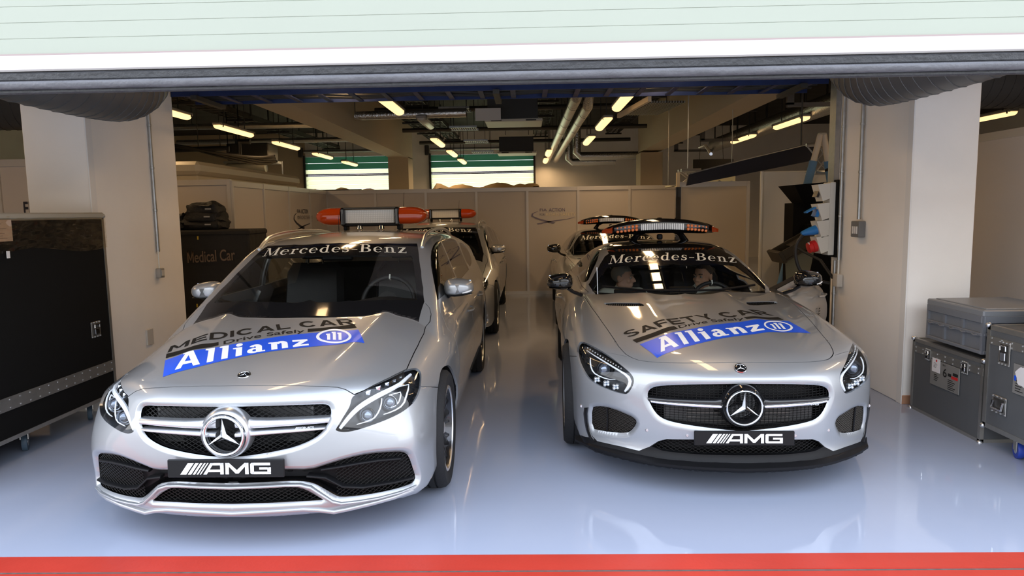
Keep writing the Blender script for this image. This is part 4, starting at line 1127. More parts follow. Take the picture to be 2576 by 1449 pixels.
    # wheels and wells
    for n, yy in (('front_wheel_arch', .835), ('rear_wheel_arch', 3.675)):
        B.pocket(n, 'wheel_well', BLACKM, root, .34, (-1, 0, 0), 'both', start=.012)
    for nm, yy in (('f', .835), ('r', 3.675)):
        for s in (1, -1):
            we = empty('wheel', (0, 0, 0), parent=root); make_wheel(we, s*(.790 if nm == 'f' else .785), yy, .332, .25, s, .243)
    # mirrors
    for s in (1, -1):
        make_mirror(root, s*.885, 1.80, 1.035, s, SILVER, BLACKM, .21, .145)
    # roof rails
    def rail(s):
        pts = []
        for i in range(24):
            y = 2.02+2.1*i/23; e = min(1, min(i, 23-i)/2.2); x = .60-.03*(i/23); z = B.top_z([x], [y])[0][2]; pts.append((s*x, y, z+.038*e-.004))
        MB().tube(pts, .014, 8).build('roof_rail', SATIN, root)
    both(rail)
    # light bar
    lb = MB().box((0, 3.10, 1.462), (.50, .20, .028), bev=.008).build('light_bar', BLACKM, root)
    MB().box((0, 3.10, 1.605), (.50, .24, .018), bev=.007).build('bar_cover', mat('bar_olive_top', (.05, .045, .035), .35), lb)
    MB().box((-.005, 3.09, 1.532), (.43, .16, .118), bev=.004).build('white_lamp_panel', mat('lamp_white_grid', (.88, .87, .84), .3, bump=(220, .3)), lb)
    g = MB()
    for i in range(29): g.box((-.215+.43*i/28, 3.0085, 1.532), (.0035, .005, .114))
    for j in range(7): g.box((-.0, 3.0085, 1.478+.108*j/6), (.43, .005, .003))
    go = g.build('lamp_grid', mat('lamp_grid', (.70, .69, .66), .4), lb, recalc=False); go['kind'] = 'stuff'
    for s in (1, -1):
        MB().box((s*.236, 3.10, 1.532), (.042, .27, .152), bev=.012).build('bar_end_cap', BLACKG, lb)
        MB().box((s*.236, 3.10, 1.438), (.03, .10, .05), bev=.006).build('bar_foot', BLACKM, lb)
        n = 26; vs = []; pr = [(.0, 1), (.10, 1.0), (.15, .92), (.19, .74), (.215, .5), (.227, .25), (.23, .02)]
        for dx, k in pr:
            for j in range(n):
                a = 2*PI*j/n; u = abs(math.cos(a))**.6*math.copysign(1, math.cos(a)); v = abs(math.sin(a))**.6*math.copysign(1, math.sin(a))
                vs.append((s*(.256+dx), 3.10+u*.135*(.35+.65*k), 1.535+v*.076*k))
        mb = MB().add(vs, [(i*n+j, i*n+(j+1) % n, (i+1)*n+(j+1) % n, (i+1)*n+j) for i in range(len(pr)-1) for j in range(n)], True)
        mb.build('amber_lens', AMBER, lb)
    for x in (-.10, .09): MB().lathe([(.0, .03), (.02, .03), (.028, .0)], n=12).build('bar_bolt', CHROME, lb, (x, 3.02, 1.425))
    # antenna
    MB().tube([(.12, 3.85, 1.36), (.13, 3.95, 1.76)], [.004, .002], 6).build('aerial', BLACKM, root)
    MB().tube([(-.25, 2.9, 1.40), (-.25, 2.9, 1.56)], [.003, .0015], 6).build('aerial', BLACKM, root)
    # cabin
    dashboard(root, 1.36, 1.80, .80, .945, .70, .36); steering_wheel(root, (.37, 1.88, .93), .185)
    for s in (1, -1): seat(root, s*.37, 2.48, .62, .56, label_m=mat('grey_print', (.22, .22, .21), .5))
    MB().box((0, 3.45, .74), (1.3, .14, .75), bev=.05).build('rear_bench', LEATH, root)
    rm = MB().box((0, 1.93, 1.255), (.23, .03, .062), bev=.012).build('rear_view_mirror', BLACKM, root)
    MB().box((0, 2.3, .42), (1.5, 2.4, .04)).build('cabin_floor', LEATH, root)
    hl = MB().box((0, 3.0, 1.315), (.96, 1.5, .02), bev=.008).build('headliner', mat('headliner_grey', (.10, .10, .10), .9), root)
    # door handles
    for s in (1, -1):
        for yy in (2.28, 3.28):
            x = float(_Ws(.80))+.004; MB().tube([(s*x, yy, .80), (s*(x+.03), yy+.03, .802), (s*(x+.03), yy+.17, .806), (s*x, yy+.20, .808)], .012, 8, flat=.7).build('door_handle', SILVER, root)
    return root, B
# ------------------------------------------------------------------ coupe
def build_coupe():
    B = build_coupe_body()
    root = empty('coupe_car', (CPE_POSE[0], CPE_POSE[1], 0), CPE_POSE[2])
    for n, nm, m in (('body', 'body_shell', SILVER), ('front_bumper', 'front_bumper', SILVER), ('hood', 'hood', SILVER), ('roof', 'roof_panel', BLACKG), ('front_splitter', 'front_splitter', BLACKM)):
        B.part(n, nm, m, root)
    wf = B.part('windscreen_frame', 'windscreen_frame', BLACKG, root, flange=.01); B.part('windscreen', 'windscreen', GLASS, root, flange=0)
    sw = B.part('side_window', 'side_window', SIDEG, root, flange=.006, mirror='split')
    doors = B.part('door', 'door', SILVER, root, flange=.02, mirror='split'); trim = B.pocket('door', 'door_trim', LEATH, None, .07, (-1, 0, 0), 'split', start=.01)
    bpy.data.objects.remove(sw[0]); sw[1].parent = doors[1]      # the open door has its window wound down
    for s, d_, t_ in zip((1, -1), doors, trim):
        t_.parent = d_
        x = float(_gWs(.76))-.028; MB().tube([(s*x, 2.70, .765), (s*(x+.035), 2.73, .767), (s*(x+.035), 2.86, .770), (s*x, 2.90, .772)], .013, 8, flat=.7).build('door_handle', SATIN, d_)
        dk = MB(); x = float(_gWs(.55))-.018
        for i in range(6): z = .56+.022*i; dk.add([(s*(x+.002), 2.45+.012*i, z), (s*(x+.002), 2.62, z+.004), (s*(x+.002), 2.45+.012*(i+1), z+.018)], [(0, 1, 2)])
        dk.build('door_stripes', BLACKV, d_, recalc=False)['kind'] = 'stuff'
    h = Vector((.90, 1.76, 0)); Rz = Matrix.Rotation(-.50, 3, 'Z'); doors[0].location = h-Rz @ h; doors[0].rotation_euler = (0, 0, -.50)     # the driver's door stands open
    fy = fronty(B)
    lens = B.part('headlight', 'headlight', LENS, root, flange=0, mirror='split')
    hous = B.pocket('headlight', 'lamp_housing', HOUS, None, .10, (-.25, .92, -.05), 'split', start=.002)
    for s, l, h in zip((1, -1), lens, hous):
        h.parent = l
        m = lambda px, d: [tuple(p) for p in mirror_pts(lamp_inset(B, h6(*px), d), s)]
        ch = m(((300, 330), (450, 430), (600, 525), (750, 625), (900, 725), (1050, 825), (1170, 905), (1255, 985), (1290, 1080), (1265, 1180), (1215, 1260), (1165, 1320)), .016)
        MB().tube(ch, [.002, .003, .004, .0045, .005, .0055, .007, .0095, .011, .0105, .0095, .006], 8).build('light_guide', DRL, l)
        dv = m(((375, 515), (365, 620), (375, 730), (410, 830), (465, 900), (560, 955), (680, 1005), (800, 1035), (940, 1035)), .018)
        MB().tube(dv, [.0028, .004, .0042, .0042, .004, .0034, .003, .0024, .0014], 8).build('light_guide', DRL, l)
        p = Vector(m(((625, 750),), .05)[0]); r = .036
        MB().lathe([(0, -.028), (r*.5, -.024), (r*.85, -.011), (r, .004), (r*1.02, .02)], axis='y', n=24).build('projector_lens', mat('projector_glass', (1, 1, 1)), l, p)
        MB().lathe([(r*1.04, -.002), (r*1.3, -.012), (r*1.36, .0), (r*1.1, .02)], axis='y', n=24).build('projector_ring', DARKR, l, p)
        for q in m(((515, 1050), (735, 1140), (950, 1220)), .02):
            mb = MB()
            for dx, dz in ((-.009, .008), (.009, .010), (-.010, -.008), (.010, -.006)):
                mb.lathe([(0, -.012), (.006, -.010), (.0105, -.003), (.011, .008)], (dx, 0, dz), 'y', 10)
            mb.build('led_module', CRYST, l, q)
        dots = m([(330+760*i/13+0, 285+480*i/13) for i in range(14)], .012)
        g = MB()
        for q in dots: g.lathe([(0, -.004), (.004, -.002), (.0048, .003)], q, 'y', 8)
        g.build('turn_signal_strip', mat('clear_bead', (.5, .5, .48), .1, .6), l)
    T = lambda *p: B.trace(c4(*p))
    def TT(*p):
        P = T(*p); P[:, 0] = np.abs(P[:, 0]); return P
    # grille
    B.pocket('grille', 'grille_recess', BLACKM, root, .11, start=.012)
    ins = opening(B, 'grille')
    lattice(ins, fy, -.62, .62, .33, .66, .0225, .0135, .0011, MESHM, 'grille_mesh', root, dy=.035, kind='square', pins=.0032)
    MB().box((0, .13, .44), (.8, .02, .16), bev=.004).build('radiator', mat('radiator_grey', (1, 1, 1)), root)
    for k in range(6): MB().box((0, .117, .375+.022*k), (.56, .01, .008)).build('cooling_fin', mat('fin_metal', (.16, .15, .14), .4, .7), root)
    up = TT((745, 478), (900, 492), (1100, 500), (1260, 503), (1330, 490)); um = TT((755, 508), (900, 520), (1100, 534), (1260, 545), (1330, 552))
    ct = TT((768, 505), (850, 515), (1000, 527), (1150, 536), (1290, 542), (1318, 550)); cb = TT((775, 518), (850, 530), (1000, 545), (1150, 556), (1290, 563), (1312, 560))
    def bars(s):
        mb = MB(); bar_loft(mb, mirror_pts(up+[0, .024, .0], s), mirror_pts(um+[0, .024, -.006], s), .014, .03); g = mb.build('grille_bar', BLACKG, root)
        mb = MB(); bar_loft(mb, mirror_pts(ct+[0, .012, .002], s), mirror_pts(cb+[0, .012, -.003], s), .008, .02); mb.build('grille_bar', CHROME, root)
    both(bars)
    sc = B.trace([(1874, 1024.6)])[0]; sc[0] = 0
    MB().lathe([(.0, .045), (.075, .045), (.095, .0), (.106, -.008), (.117, .008), (.122, .05)], axis='y', n=48).build('star_mount', BLACKG, root, tuple(sc+[0, .004, 0]))
    star_badge('star_emblem', root, tuple(sc+[0, -.012, 0]), .0985, -.02, CHROME, thick=.13)
    gp = T((1988, 532))[0]; V, F = tri_polys(AMG_POLYS); V = (V/[AMG_W, 1]-.5)*[.075, .012]
    MB().add([(gp[0]+x, gp[1]+.006+.1*x, gp[2]+z) for x, z in V], F).build('grille_lettering', CHROME, root, recalc=False)
    pc = B.trace([(1866, 1099)])[0]
    plate(root, (.0, pc[1]-.022, pc[2]), .525, .080, .05, .40, .050)
    # side intakes
    B.pocket('side_intake', 'intake_recess', BLACKM, root, .08, (0, 1, 0), start=.01)
    ins = opening(B, 'side_intake')
    lattice(ins, fy, -.9, .9, .28, .48, .017, .0075, .0016, mat('intake_mesh_brown', (.028, .023, .018), .45, .2), 'intake_mesh', root, dy=.025, kind='brick')
    fin = TT((268, 555), (262, 600), (268, 660), (280, 720), (300, 775), (330, 808))
    fin2 = TT((304, 552), (296, 600), (300, 660), (312, 720), (335, 770), (368, 806))
    def blade(s):
        mb = MB(); bar_loft(mb, mirror_pts(fin+[0, -.004, 0], s), mirror_pts(fin2+[0, .004, 0], s), .010, .02); mb.build('air_curtain_fin', BLACKG, root)
        q = TT((443, 560), (447, 650), (443, 742)); MB().tube([tuple(p) for p in mirror_pts(q+[0, .018, 0], s)], .005, 6).build('intake_post', BLACKM, root)
        mb = MB(); P = TT((200, 775), (300, 815), (430, 850), (560, 880), (690, 908), (800, 930), (1000, 952), (1250, 966), (1485, 972)); P[-1, 0] = 0
        O = P.copy(); O[:, 1] -= .055*np.array([.2, .5, .8, 1, 1, 1, 1, 1, 1]); O[:, 2] -= .012
        mb2 = MB(); n_ = len(P)
        vs = [tuple(p) for p in mirror_pts(P+[0, .03, .006], s)]+[tuple(p) for p in mirror_pts(O, s)]+[tuple(p) for p in mirror_pts(O+[0, .002, -.014], s)]+[tuple(p) for p in mirror_pts(P+[0, .03, -.03], s)]
        fs = [(k*n_+i, k*n_+i+1, ((k+1) % 4)*n_+i+1, ((k+1) % 4)*n_+i) for k in range(4) for i in range(n_-1)]+[(0, n_, 2*n_, 3*n_), (n_-1, 2*n_-1, 3*n_-1, 4*n_-1)]
        mb2.add(vs, fs).build('splitter_lip', BLACKM, root)
        for px in ((248, 543), (742, 725), (1045, 765)):
            p = TT(px)[0]; MB().lathe([(0, -.003), (.007, -.003), (.0095, 0), (.0095, .01)], axis='y', n=14).build('parking_sensor', SATIN, root, (p[0]*s, p[1], p[2]))
    both(blade)
    B.pocket('lower_intake', 'lower_recess', BLACKM, root, .09, start=.01)
    ins = opening(B, 'lower_intake'); lattice(ins, fy, -.62, .62, .15, .32, .016, .009, .0014, MESHM, 'lower_mesh', root, dy=.03)
    # bonnet louvres
    B.pocket('hood_vent', 'vent_recess', BLACKM, root, .03, (0, .1, -1), 'both', start=.004)
    Tv = B.faces('hood_vent'); vp = B.P[np.unique(Tv)]; x0, x1, y0, y1 = vp[:, 0].min(), vp[:, 0].max(), vp[:, 1].min(), vp[:, 1].max()
    def louv(s):
        g = MB()
        for i in range(20):
            x = x0+.012+(x1-x0-.024)*i/19; ym = (y0+y1)/2; z = B.top_z([x], [y0-.01])[0][2]
            g.box((s*x, ym, z-.004), (.004, (y1-y0)*.8, .012), rot=(.12, 0, 0))
        o = g.build('vent_slats', MESHM, root); o['kind'] = 'stuff'
    both(louv)
    bc = B.trace([(1866, 927)])[0]; bc[0] = 0
    bd = MB().lathe([(0, .004), (.024, .004), (.029, .003), (.032, -.004)], axis='z', n=28).build('nose_badge', BLACKG, root, tuple(bc+[0, -.003, .002]), (.62, 0, 0))
    mb = MB().lathe([(.024, .003), (.026, .006), (.031, .006), (.033, .001)], axis='z', n=28)
    for k in range(3):
        a = PI/2+k*2*PI/3; mb.add([(0, 0, .007), (.025*math.cos(a), .025*math.sin(a), .005), (.004*math.cos(a+.9), .004*math.sin(a+.9), .0045), (.004*math.cos(a-.9), .004*math.sin(a-.9), .0045)], [(0, 2, 1), (0, 1, 3)])
    mb.build('badge_ring', CHROME, bd)
    # bonnet lettering
    fb = hood_map(B, d4((560, 648), (1400, 398), (2475, 340)), d4((345, 480), (1250, 238), (2200, 188)))
    V, F = band_grid(fb); dec = lettering('hood_banner', V, F, fb, BLUEV, root, 9.); dec['label'] = 'dark blue insurance banner with white lettering on the bonnet'
    f = hood_map(B, d4((605, 578), (1250, 402), (1915, 298)), d4((535, 418), (1100, 280), (1790, 196)), .0021)
    ps, w = word(SLAB, 'Allianz', .10); V, F = tri_polys(ps); lettering('banner_lettering', norm_uv(V, w), F, f, WHITEV, dec)
    logo = [band((.5, .5), (.5, .5), (.5, .5), (.43, .40), 0, 360, 40)]+[[(a, .22), (a+.085, .22), (a+.085, t), (a-.03, t), (a-.03, t-.1), (a, t-.1)] for a, t in ((.30, .68), (.46, .80), (.62, .74))]
    fl = hood_map(B, d4((1950, 318), (2120, 320), (2300, 322)), d4((1850, 188), (2010, 188), (2190, 192)), .0021)
    V, F = tri_polys(logo); lettering('banner_logo', V, F, fl, WHITEV, dec)
    fm = hood_map(B, d4((185, 400), (1190, 170), (2025, 118)), d4((125, 330), (1180, 96), (1870, 58)))
    ps, w = word(BLOCK, 'SAFETY CAR', .13); V, F = tri_polys(ps); lettering('hood_lettering', norm_uv(V, w), F, fm, BLACKV, root)
    for q, t in ((d4((305, 460), (560, 370), (825, 285)), d4((250, 425), (500, 337), (770, 250))), (d4((1680, 164), (1900, 163), (2140, 172)), d4((1635, 140), (1850, 135), (2065, 138)))):
        fn = hood_map(B, q, t); V, F = band_grid(fn, 20, 2); lettering('hood_stripe', V, F, fn, BLACKV, root, 9.)
    fn = hood_map(B, d4((840, 276), (1240, 205), (1650, 170)), d4((815, 243), (1220, 168), (1625, 138)))
    V, F = sans('Drive Safely', .012); lettering('hood_lettering', norm_uv(V, V[:, 0].max()), F, fn, BLACKV, root)
    fn = glass_map(B, g3((270, 348), (1150, 293), (2008, 330)), g3((305, 232), (1150, 192), (1965, 225)))
    ps, w = word(SERIF, 'Mercedes-Benz'); V, F = tri_polys(ps); lettering('screen_lettering', norm_uv(V, w), F, fn, CREAMV, wf)
    for n in ('front_wheel_arch', 'rear_wheel_arch'): B.pocket(n, 'wheel_well', BLACKM, root, .36, (-1, 0, 0), 'both', start=.012)
    for yy, xx, w in ((.935, .805, .265), (3.565, .785, .295)):
        for s in (1, -1):
            we = empty('wheel', (0, 0, 0), parent=root); make_wheel(we, s*xx, yy, .338, w, s, .252)
    for s in (1, -1): make_mirror(root, s*.94, 1.72, 1.01, s, BLACKG, BLACKG, .205, .145)
    wiper(root, B, [(.60, .945), (.3, .93), (-.02, .925)]); wiper(root, B, [(.05, .925), (-.28, .93), (-.60, .945)])
    # light bar on an arched mount
    y = 2.86; zr = float(B.top_z([0.], [y])[0][2])
    n = 20; vs = []; secs = []
    for i in range(n+1):
        u = -1+2*i/n; x = .525*u; e = math.sqrt(max(.02, 1-abs(u)**8)); zc = 1.405-.048*u*u; h = .125*e*(1-.42*u*u); d = .30*e
        for a, b in ((-.5, .0), (-.48, .32), (-.36, .5), (.36, .5), (.5, .15), (.5, -.2), (.3, -.5), (-.3, -.5), (-.47, -.25)): vs.append((x, y+a*d-.05*(1-u*u), zc+b*h*1.05))
    lb = MB().add(vs, [(i*9+j, i*9+(j+1) % 9, (i+1)*9+(j+1) % 9, (i+1)*9+j) for i in range(n) for j in range(9)]+[tuple(range(9)), tuple(range(n*9, n*9+9))], True).build('light_bar', BLACKG, root)
    yl = lambda x: y-.05*(1-(x/.525)**2)-.154
    zl = lambda x: 1.400-.048*(x/.525)**2
    for i in range(24):
        x = -.185+.37*i/23; MB().box((x, yl(x)+.002, zl(x)+.002), (.0115, .012, .056), bev=.002).build('white_led', mat('white_led', (.86, .88, .90), .15, .2, coat=.5), lb)
    for s in (1, -1):
        for i in range(6):
            for j in range(2):
                x = s*(.230+.033*i); MB().lathe([(0, -.006), (.010, -.004), (.0145, .004)], (0, 0, 0), 'y', 10).build('amber_led', mat('amber_led', (.95, .22, .02), .15, 0, coat=.5), lb, (x, yl(x)+.010*i/2.5-.001, zl(x)+.014-.030*j))
        MB().add([(s*.445, y-.165, 1.393), (s*.53, y-.06, 1.368), (s*.53, y-.05, 1.340), (s*.445, y-.168, 1.345), (s*.48, y-.02, 1.395), (s*.42, y-.10, 1.415)], [(0, 1, 2, 3), (0, 5, 4, 1)]).build('amber_end', AMBER, lb, recalc=False)
        pts = [(s*.245, y+.02, zr-.02), (s*.20, y+.0, zr+.05), (s*.155, y-.02, 1.345), (s*.08, y-.03, 1.372)]
        MB().tube(pts, [.042, .032, .027, .022], 10, flat=.8).build('bar_mount', BLACKG, lb)
    MB().box((.0, y-.04, zr+.03), (.05, .05, .05), bev=.01).build('camera_pod', BLACKM, lb)
    MB().lathe([(.028, 0), (.028, .03), (.022, .045), (0, .05)], n=16).build('bar_beacon', BLACKM, lb, (.02, y+.1, 1.43))
    MB().tube([(-.66, 1.55, .93), (-.665, 1.56, 1.13)], [.003, .002], 6).build('aerial', SATIN, root)
    # cabin
    dashboard(root, 1.78, 2.10, .72, .855, .66, .37); steering_wheel(root, (.37, 2.27, .765), .175)
    MB().box((-.36, 2.06, .885), (.26, .02, .045), bev=.008).build('tablet', BLACKM, root); MB().box((.06, 2.06, .89), (.22, .03, .07), bev=.012).build('tablet', BLACKM, root)
    for s in (1, -1): seat(root, s*.36, 2.92, .40, .62, -.28)
    MB().box((0, 3.30, .70), (1.25, .06, .55), bev=.02).build('rear_bulkhead', LEATH, root)
    MB().box((0, 2.5, .22), (1.4, 1.6, .04)).build('cabin_floor', LEATH, root)
    MB().box((0, 2.36, 1.115), (.22, .03, .055), bev=.012).build('rear_view_mirror', BLACKM, root)
    return root, B
# ------------------------------------------------------------------ people
def skin_mat(name, c): return mat(name, c, .55, noise=(40, .08))
def blob_mesh(name, parts, vox, smooth=4):
    """one closed surface grown over ellipsoids and tapered capsules"""
    bm = bmesh.new()
    for p in parts:
        if p[0] == 'e':
            _, c, r, M = p; m = Matrix.Translation(c) @ (M.to_4x4() if M else Matrix.Identity(4)) @ Matrix.Diagonal((*r, 1))
            bmesh.ops.create_icosphere(bm, subdivisions=3, radius=1, matrix=m)
        else:
            _, a, b, ra, rb = p; a, b = Vector(a), Vector(b); n = max(3, int((b-a).length/(min(ra, rb)*.5)))
            for i in range(n+1):
                t = i/n; bmesh.ops.create_icosphere(bm, subdivisions=2, radius=ra+(rb-ra)*t, matrix=Matrix.Translation(a.lerp(b, t)))
    me = bpy.data.meshes.new(name); bm.to_mesh(me); bm.free()
    o = bpy.data.objects.new(name, me); COL.objects.link(o)
    r = o.modifiers.new('r', 'REMESH'); r.mode = 'VOXEL'; r.voxel_size = vox
    if smooth: s = o.modifiers.new('s', 'SMOOTH'); s.iterations = smooth; s.factor = .5
    dg = bpy.context.evaluated_depsgraph_get(); dg.update()
    out = bpy.data.meshes.new_from_object(o.evaluated_get(dg)); bpy.data.objects.remove(o); bpy.data.meshes.remove(me)
    out.name = name; out.polygons.foreach_set('use_smooth', [True]*len(out.polygons)); out.update()
    return out
def person(loc, rz, head_yaw, head_pitch, skin, hair_m, hair_kind, shirt_m, label, arms):
    root = empty('person', loc, rz, label, 'person')
    HC = Vector((0, -.03, .645)); HR = Matrix.Rotation(head_yaw, 3, 'Z') @ Matrix.Rotation(head_pitch, 3, 'X')
    def E(c, r): return ('e', HC+HR @ Vector(c), r, HR)
    def Cp(a, b, ra, rb): return ('c', HC+HR @ Vector(a), HC+HR @ Vector(b), ra, rb)
    head = [E((0, .015, .035), (.075, .096, .083)), E((0, -.03, -.04), (.060, .060, .074)), E((0, -.062, -.094), (.027, .022, .021)), Cp((0, -.093, .015), (0, -.116, -.026), .009, .0135), E((.012, -.104, -.03), (.010, .010, .008)), E((-.012, -.104, -.03), (.010, .010, .008)),
            Cp((-.040, -.080, .024), (.040, -.080, .024), .012, .012), Cp((-.020, -.088, -.057), (.020, -.088, -.057), .0085, .0085), Cp((-.018, -.087, -.071), (.018, -.087, -.071), .009, .009)]
    for s in (1, -1): head += [E((s*.043, .0, -.062), (.022, .038, .034)), E((s*.037, -.068, -.022), (.024, .022, .022)), E((s*.077, .012, -.006), (.010, .021, .033)), E((s*.082, .016, .012), (.008, .015, .012))]
    neck = [('c', (0, .015, .60), (0, .045, .50), .056, .068)]
    torso = [('e', (0, .05, .34), (.165, .115, .19), None), ('e', (0, .02, .16), (.155, .125, .15), None), ('c', (-.155, .05, .47), (.155, .05, .47), .068, .068), ('e', (0, .06, .49), (.12, .075, .06), None)]
    limbs = []; sleeves = []; legs = []
    for s, (el, wr) in zip((1, -1), arms):
        sh = Vector((s*.185, .04, .46)); el = Vector(el); wr = Vector(wr); dv = (wr-el).normalized()
        sleeves += [('c', sh, el, .058, .046)]; limbs += [('c', sh, el, .052, .042), ('c', el, wr, .042, .028)]
        pal = wr+dv*.05; side = dv.cross(Vector((0, 0, 1))).normalized()
        limbs += [('c', wr, pal+dv*.02, .026, .03), ('e', pal, (.036, .036, .02), None)]
        for k, ln in enumerate((.072, .08, .075, .058)):
            b0 = pal+dv*.03+side*(.027-.018*k); b1 = b0+dv*ln*.55+Vector((0, 0, -.008)); b2 = b1+dv*ln*.35+Vector((0, 0, -.03)); limbs += [('c', b0, b1, .0095, .009), ('c', b1, b2, .009, .0078)]
        t0 = pal+side*.03*s-dv*.02; limbs += [('c', t0, t0+side*s*.03+dv*.03, .011, .01), ('c', t0+side*s*.03+dv*.03, t0+side*s*.028+dv*.06, .01, .0085)]
        hip, kn, an = Vector((s*.095, .02, .08)), Vector((s*.13, -.38, .14)), Vector((s*.12, -.62, -.10))
        legs += [('c', hip, kn, .085, .062), ('c', kn, an, .058, .040), ('c', an, an+Vector((0, -.16, -.0)), .042, .03)]
    body = link_mesh('body', blob_mesh('body', head+neck+torso+limbs+legs, .0085, 3), skin, root)
    grow = lambda P, g: [('e', p[1], tuple(q+g for q in p[2]), p[3]) if p[0] == 'e' else ('c', p[1], p[2], p[3]+g, p[4]+g) for p in P]
    shirt = link_mesh('shirt', blob_mesh('shirt', grow(torso+sleeves, .012)+[('c', (0, .035, .535), (0, .04, .50), .072, .078)], .011, 3), shirt_m, root)
    MB().lathe([(.066, -.006), (.070, .004), (.078, .0), (.084, -.03)], n=28).build('collar', shirt_m, shirt, (0, .036, .545), (-.1, 0, 0))
    link_mesh('trousers', blob_mesh('trousers', grow(legs, .012)+[('e', (0, .03, .10), (.165, .13, .12), None)], .014, 3), mat('dark_trousers', (.02, .022, .03), .8), root)
    # hair: a cap over the skull, cut along the hairline
    hm = blob_mesh('hair', grow([head[0]], .0055)+([] if hair_kind == 'short' else []), .008, 2)
    bm = bmesh.new(); bm.from_mesh(hm); Ri = HR.transposed()
    kill = []
    for v in bm.verts:
        p = Ri @ (v.co-HC); line = .075 if hair_kind == 'receding' else .062
        if p.z < (line if p.y < -.05 else max(-.05, line-1.25*(p.y+.05))): kill.append(v)
    bmesh.ops.delete(bm, geom=kill, context='VERTS'); bm.to_mesh(hm); bm.free()
    link_mesh('hair', hm, hair_m, root)
    for s in (1, -1):
        c = HC+HR @ Vector((s*.031, -.082, .006)); e = MB(); e.lathe([(.0001, -.0118), (.006, -.0102), (.0105, -.0055), (.0118, 0), (.0105, .0055), (.0001, .0118)], n=14)
        eo = e.build('eye', mat('eye_white', (.34, .32, .30), .3), root, c)
        i = HR @ Vector((0, -1, 0)); q = i.to_track_quat('Z', 'Y').to_euler()
        MB().lathe([(.0001, .0122), (.0055, .0108), (.0058, .009)], n=12).build('iris', mat('iris_dark', (.03, .02, .015), .1), eo, (0, 0, 0), tuple(q))
        P = [HC+HR @ Vector((s*x, y, z)) for x, y, z in ((.014, -.097, .026), (.03, -.096, .033), (.047, -.082, .028))]
        MB().tube(P, [.004, .0048, .003], 6).build('eyebrow', hair_m, root)
    return root
def build_people():
    hl = at_y(1566, 698, 6.42); hr = at_y(1766, 695, 6.45)
    sk = skin_mat('skin_fair', (.50, .30, .22)); sk2 = skin_mat('skin_tan', (.50, .29, .19)); sh = mat('pale_shirt', (.62, .66, .60), .8, bump=(50, .2))
    person((hl[0], hl[1], hl[2]-.645), -.02, 1.15, .02, sk, mat('grey_hair', (.20, .19, .18), .7, bump=(200, .3)), 'short', sh, 'grey-haired man in a pale shirt looking across from the passenger seat', (((.27, -.10, .24), (.12, -.30, .20)), ((-.27, -.10, .24), (-.12, -.30, .20))))
    person((hr[0], hr[1], hr[2]-.645), -.02, -.75, .02, sk2, mat('dark_hair', (.03, .022, .018), .7, bump=(200, .3)), 'receding', sh, 'dark-haired man in a pale shirt talking behind the steering wheel', (((.27, -.12, .26), (.14, -.36, .30)), ((-.27, -.12, .26), (-.14, -.36, .30))))
# ------------------------------------------------------------------ the garage
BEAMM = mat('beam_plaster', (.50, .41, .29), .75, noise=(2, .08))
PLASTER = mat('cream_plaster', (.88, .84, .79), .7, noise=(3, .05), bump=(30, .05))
PANELW = mat('partition_panel', (.58, .53, .48), .42, noise=(2, .03))
ALUF = mat('partition_frame', (.62, .59, .55), .35, .2)
DARKC = mat('dark_ceiling', (.022, .02, .018), .9, noise=(2, .3))
GALV = mat('galvanised_steel', (.45, .46, .46), .38, .85, noise=(18, .25))
FOIL = mat('silver_foil_wrap', (.62, .62, .60), .22, .9, bump=(35, .5))
STEELD = mat('dark_steel', (.05, .048, .045), .5, .4)
BLUETR = mat('blue_steel', (.012, .026, .10), .45, .2, noise=(12, .3))
WOODISH = mat('cream_fabric', (.62, .56, .46), .8, bump=(8, .4))
def floor_mat():
    m = mat('epoxy_floor', (.34, .38, .49), .10); nt = m.node_tree; b = nt.nodes['Principled BSDF']
    tc = nt.nodes.new('ShaderNodeTexCoord'); nz = nt.nodes.new('ShaderNodeTexNoise'); nz.inputs['Scale'].default_value = .9; nz.inputs['Detail'].default_value = 6
    mx = nt.nodes.new('ShaderNodeMix'); mx.data_type = 'RGBA'; mx.inputs[6].default_value = (.325, .365, .475, 1); mx.inputs[7].default_value = (.365, .405, .505, 1)
    nt.links.new(tc.outputs['Object'], nz.inputs[0]); nt.links.new(nz.outputs[0], mx.inputs[0]); nt.links.new(mx.outputs[2], b.inputs['Base Color'])
    n2 = nt.nodes.new('ShaderNodeTexNoise'); n2.inputs['Scale'].default_value = 3.5; n2.inputs['Detail'].default_value = 2
    bp = nt.nodes.new('ShaderNodeBump'); bp.inputs['Strength'].default_value = .06; bp.inputs['Distance'].default_value = .02
    nt.links.new(tc.outputs['Object'], n2.inputs[0]); nt.links.new(n2.outputs[0], bp.inputs['Height']); nt.links.new(bp.outputs[0], b.inputs['Normal'])
    n3 = nt.nodes.new('ShaderNodeTexNoise'); n3.inputs['Scale'].default_value = 6; n3.inputs['Detail'].default_value = 8
    rr = nt.nodes.new('ShaderNodeMapRange'); rr.inputs[1].default_value = .35; rr.inputs[2].default_value = .75; rr.inputs[3].default_value = .035; rr.inputs[4].default_value = .13
    nt.links.new(tc.outputs['Object'], n3.inputs[0]); nt.links.new(n3.outputs[0], rr.inputs[0]); nt.links.new(rr.outputs[0], b.inputs['Roughness'])
    b.inputs['IOR'].default_value = 1.55
    return m
def red_mat():
    return mat('red_floor_paint', (.47, .042, .027), .38, noise=(2.2, .22), bump=(25, .08))
def sbox(name, lo, hi, m, label=None, bev=0.):
    c = [(a+b)/2 for a, b in zip(lo, hi)]; s = [b-a for a, b in zip(lo, hi)]
    return struct(MB().box((0, 0, 0), s, bev=bev).build(name, m, None, c), label)
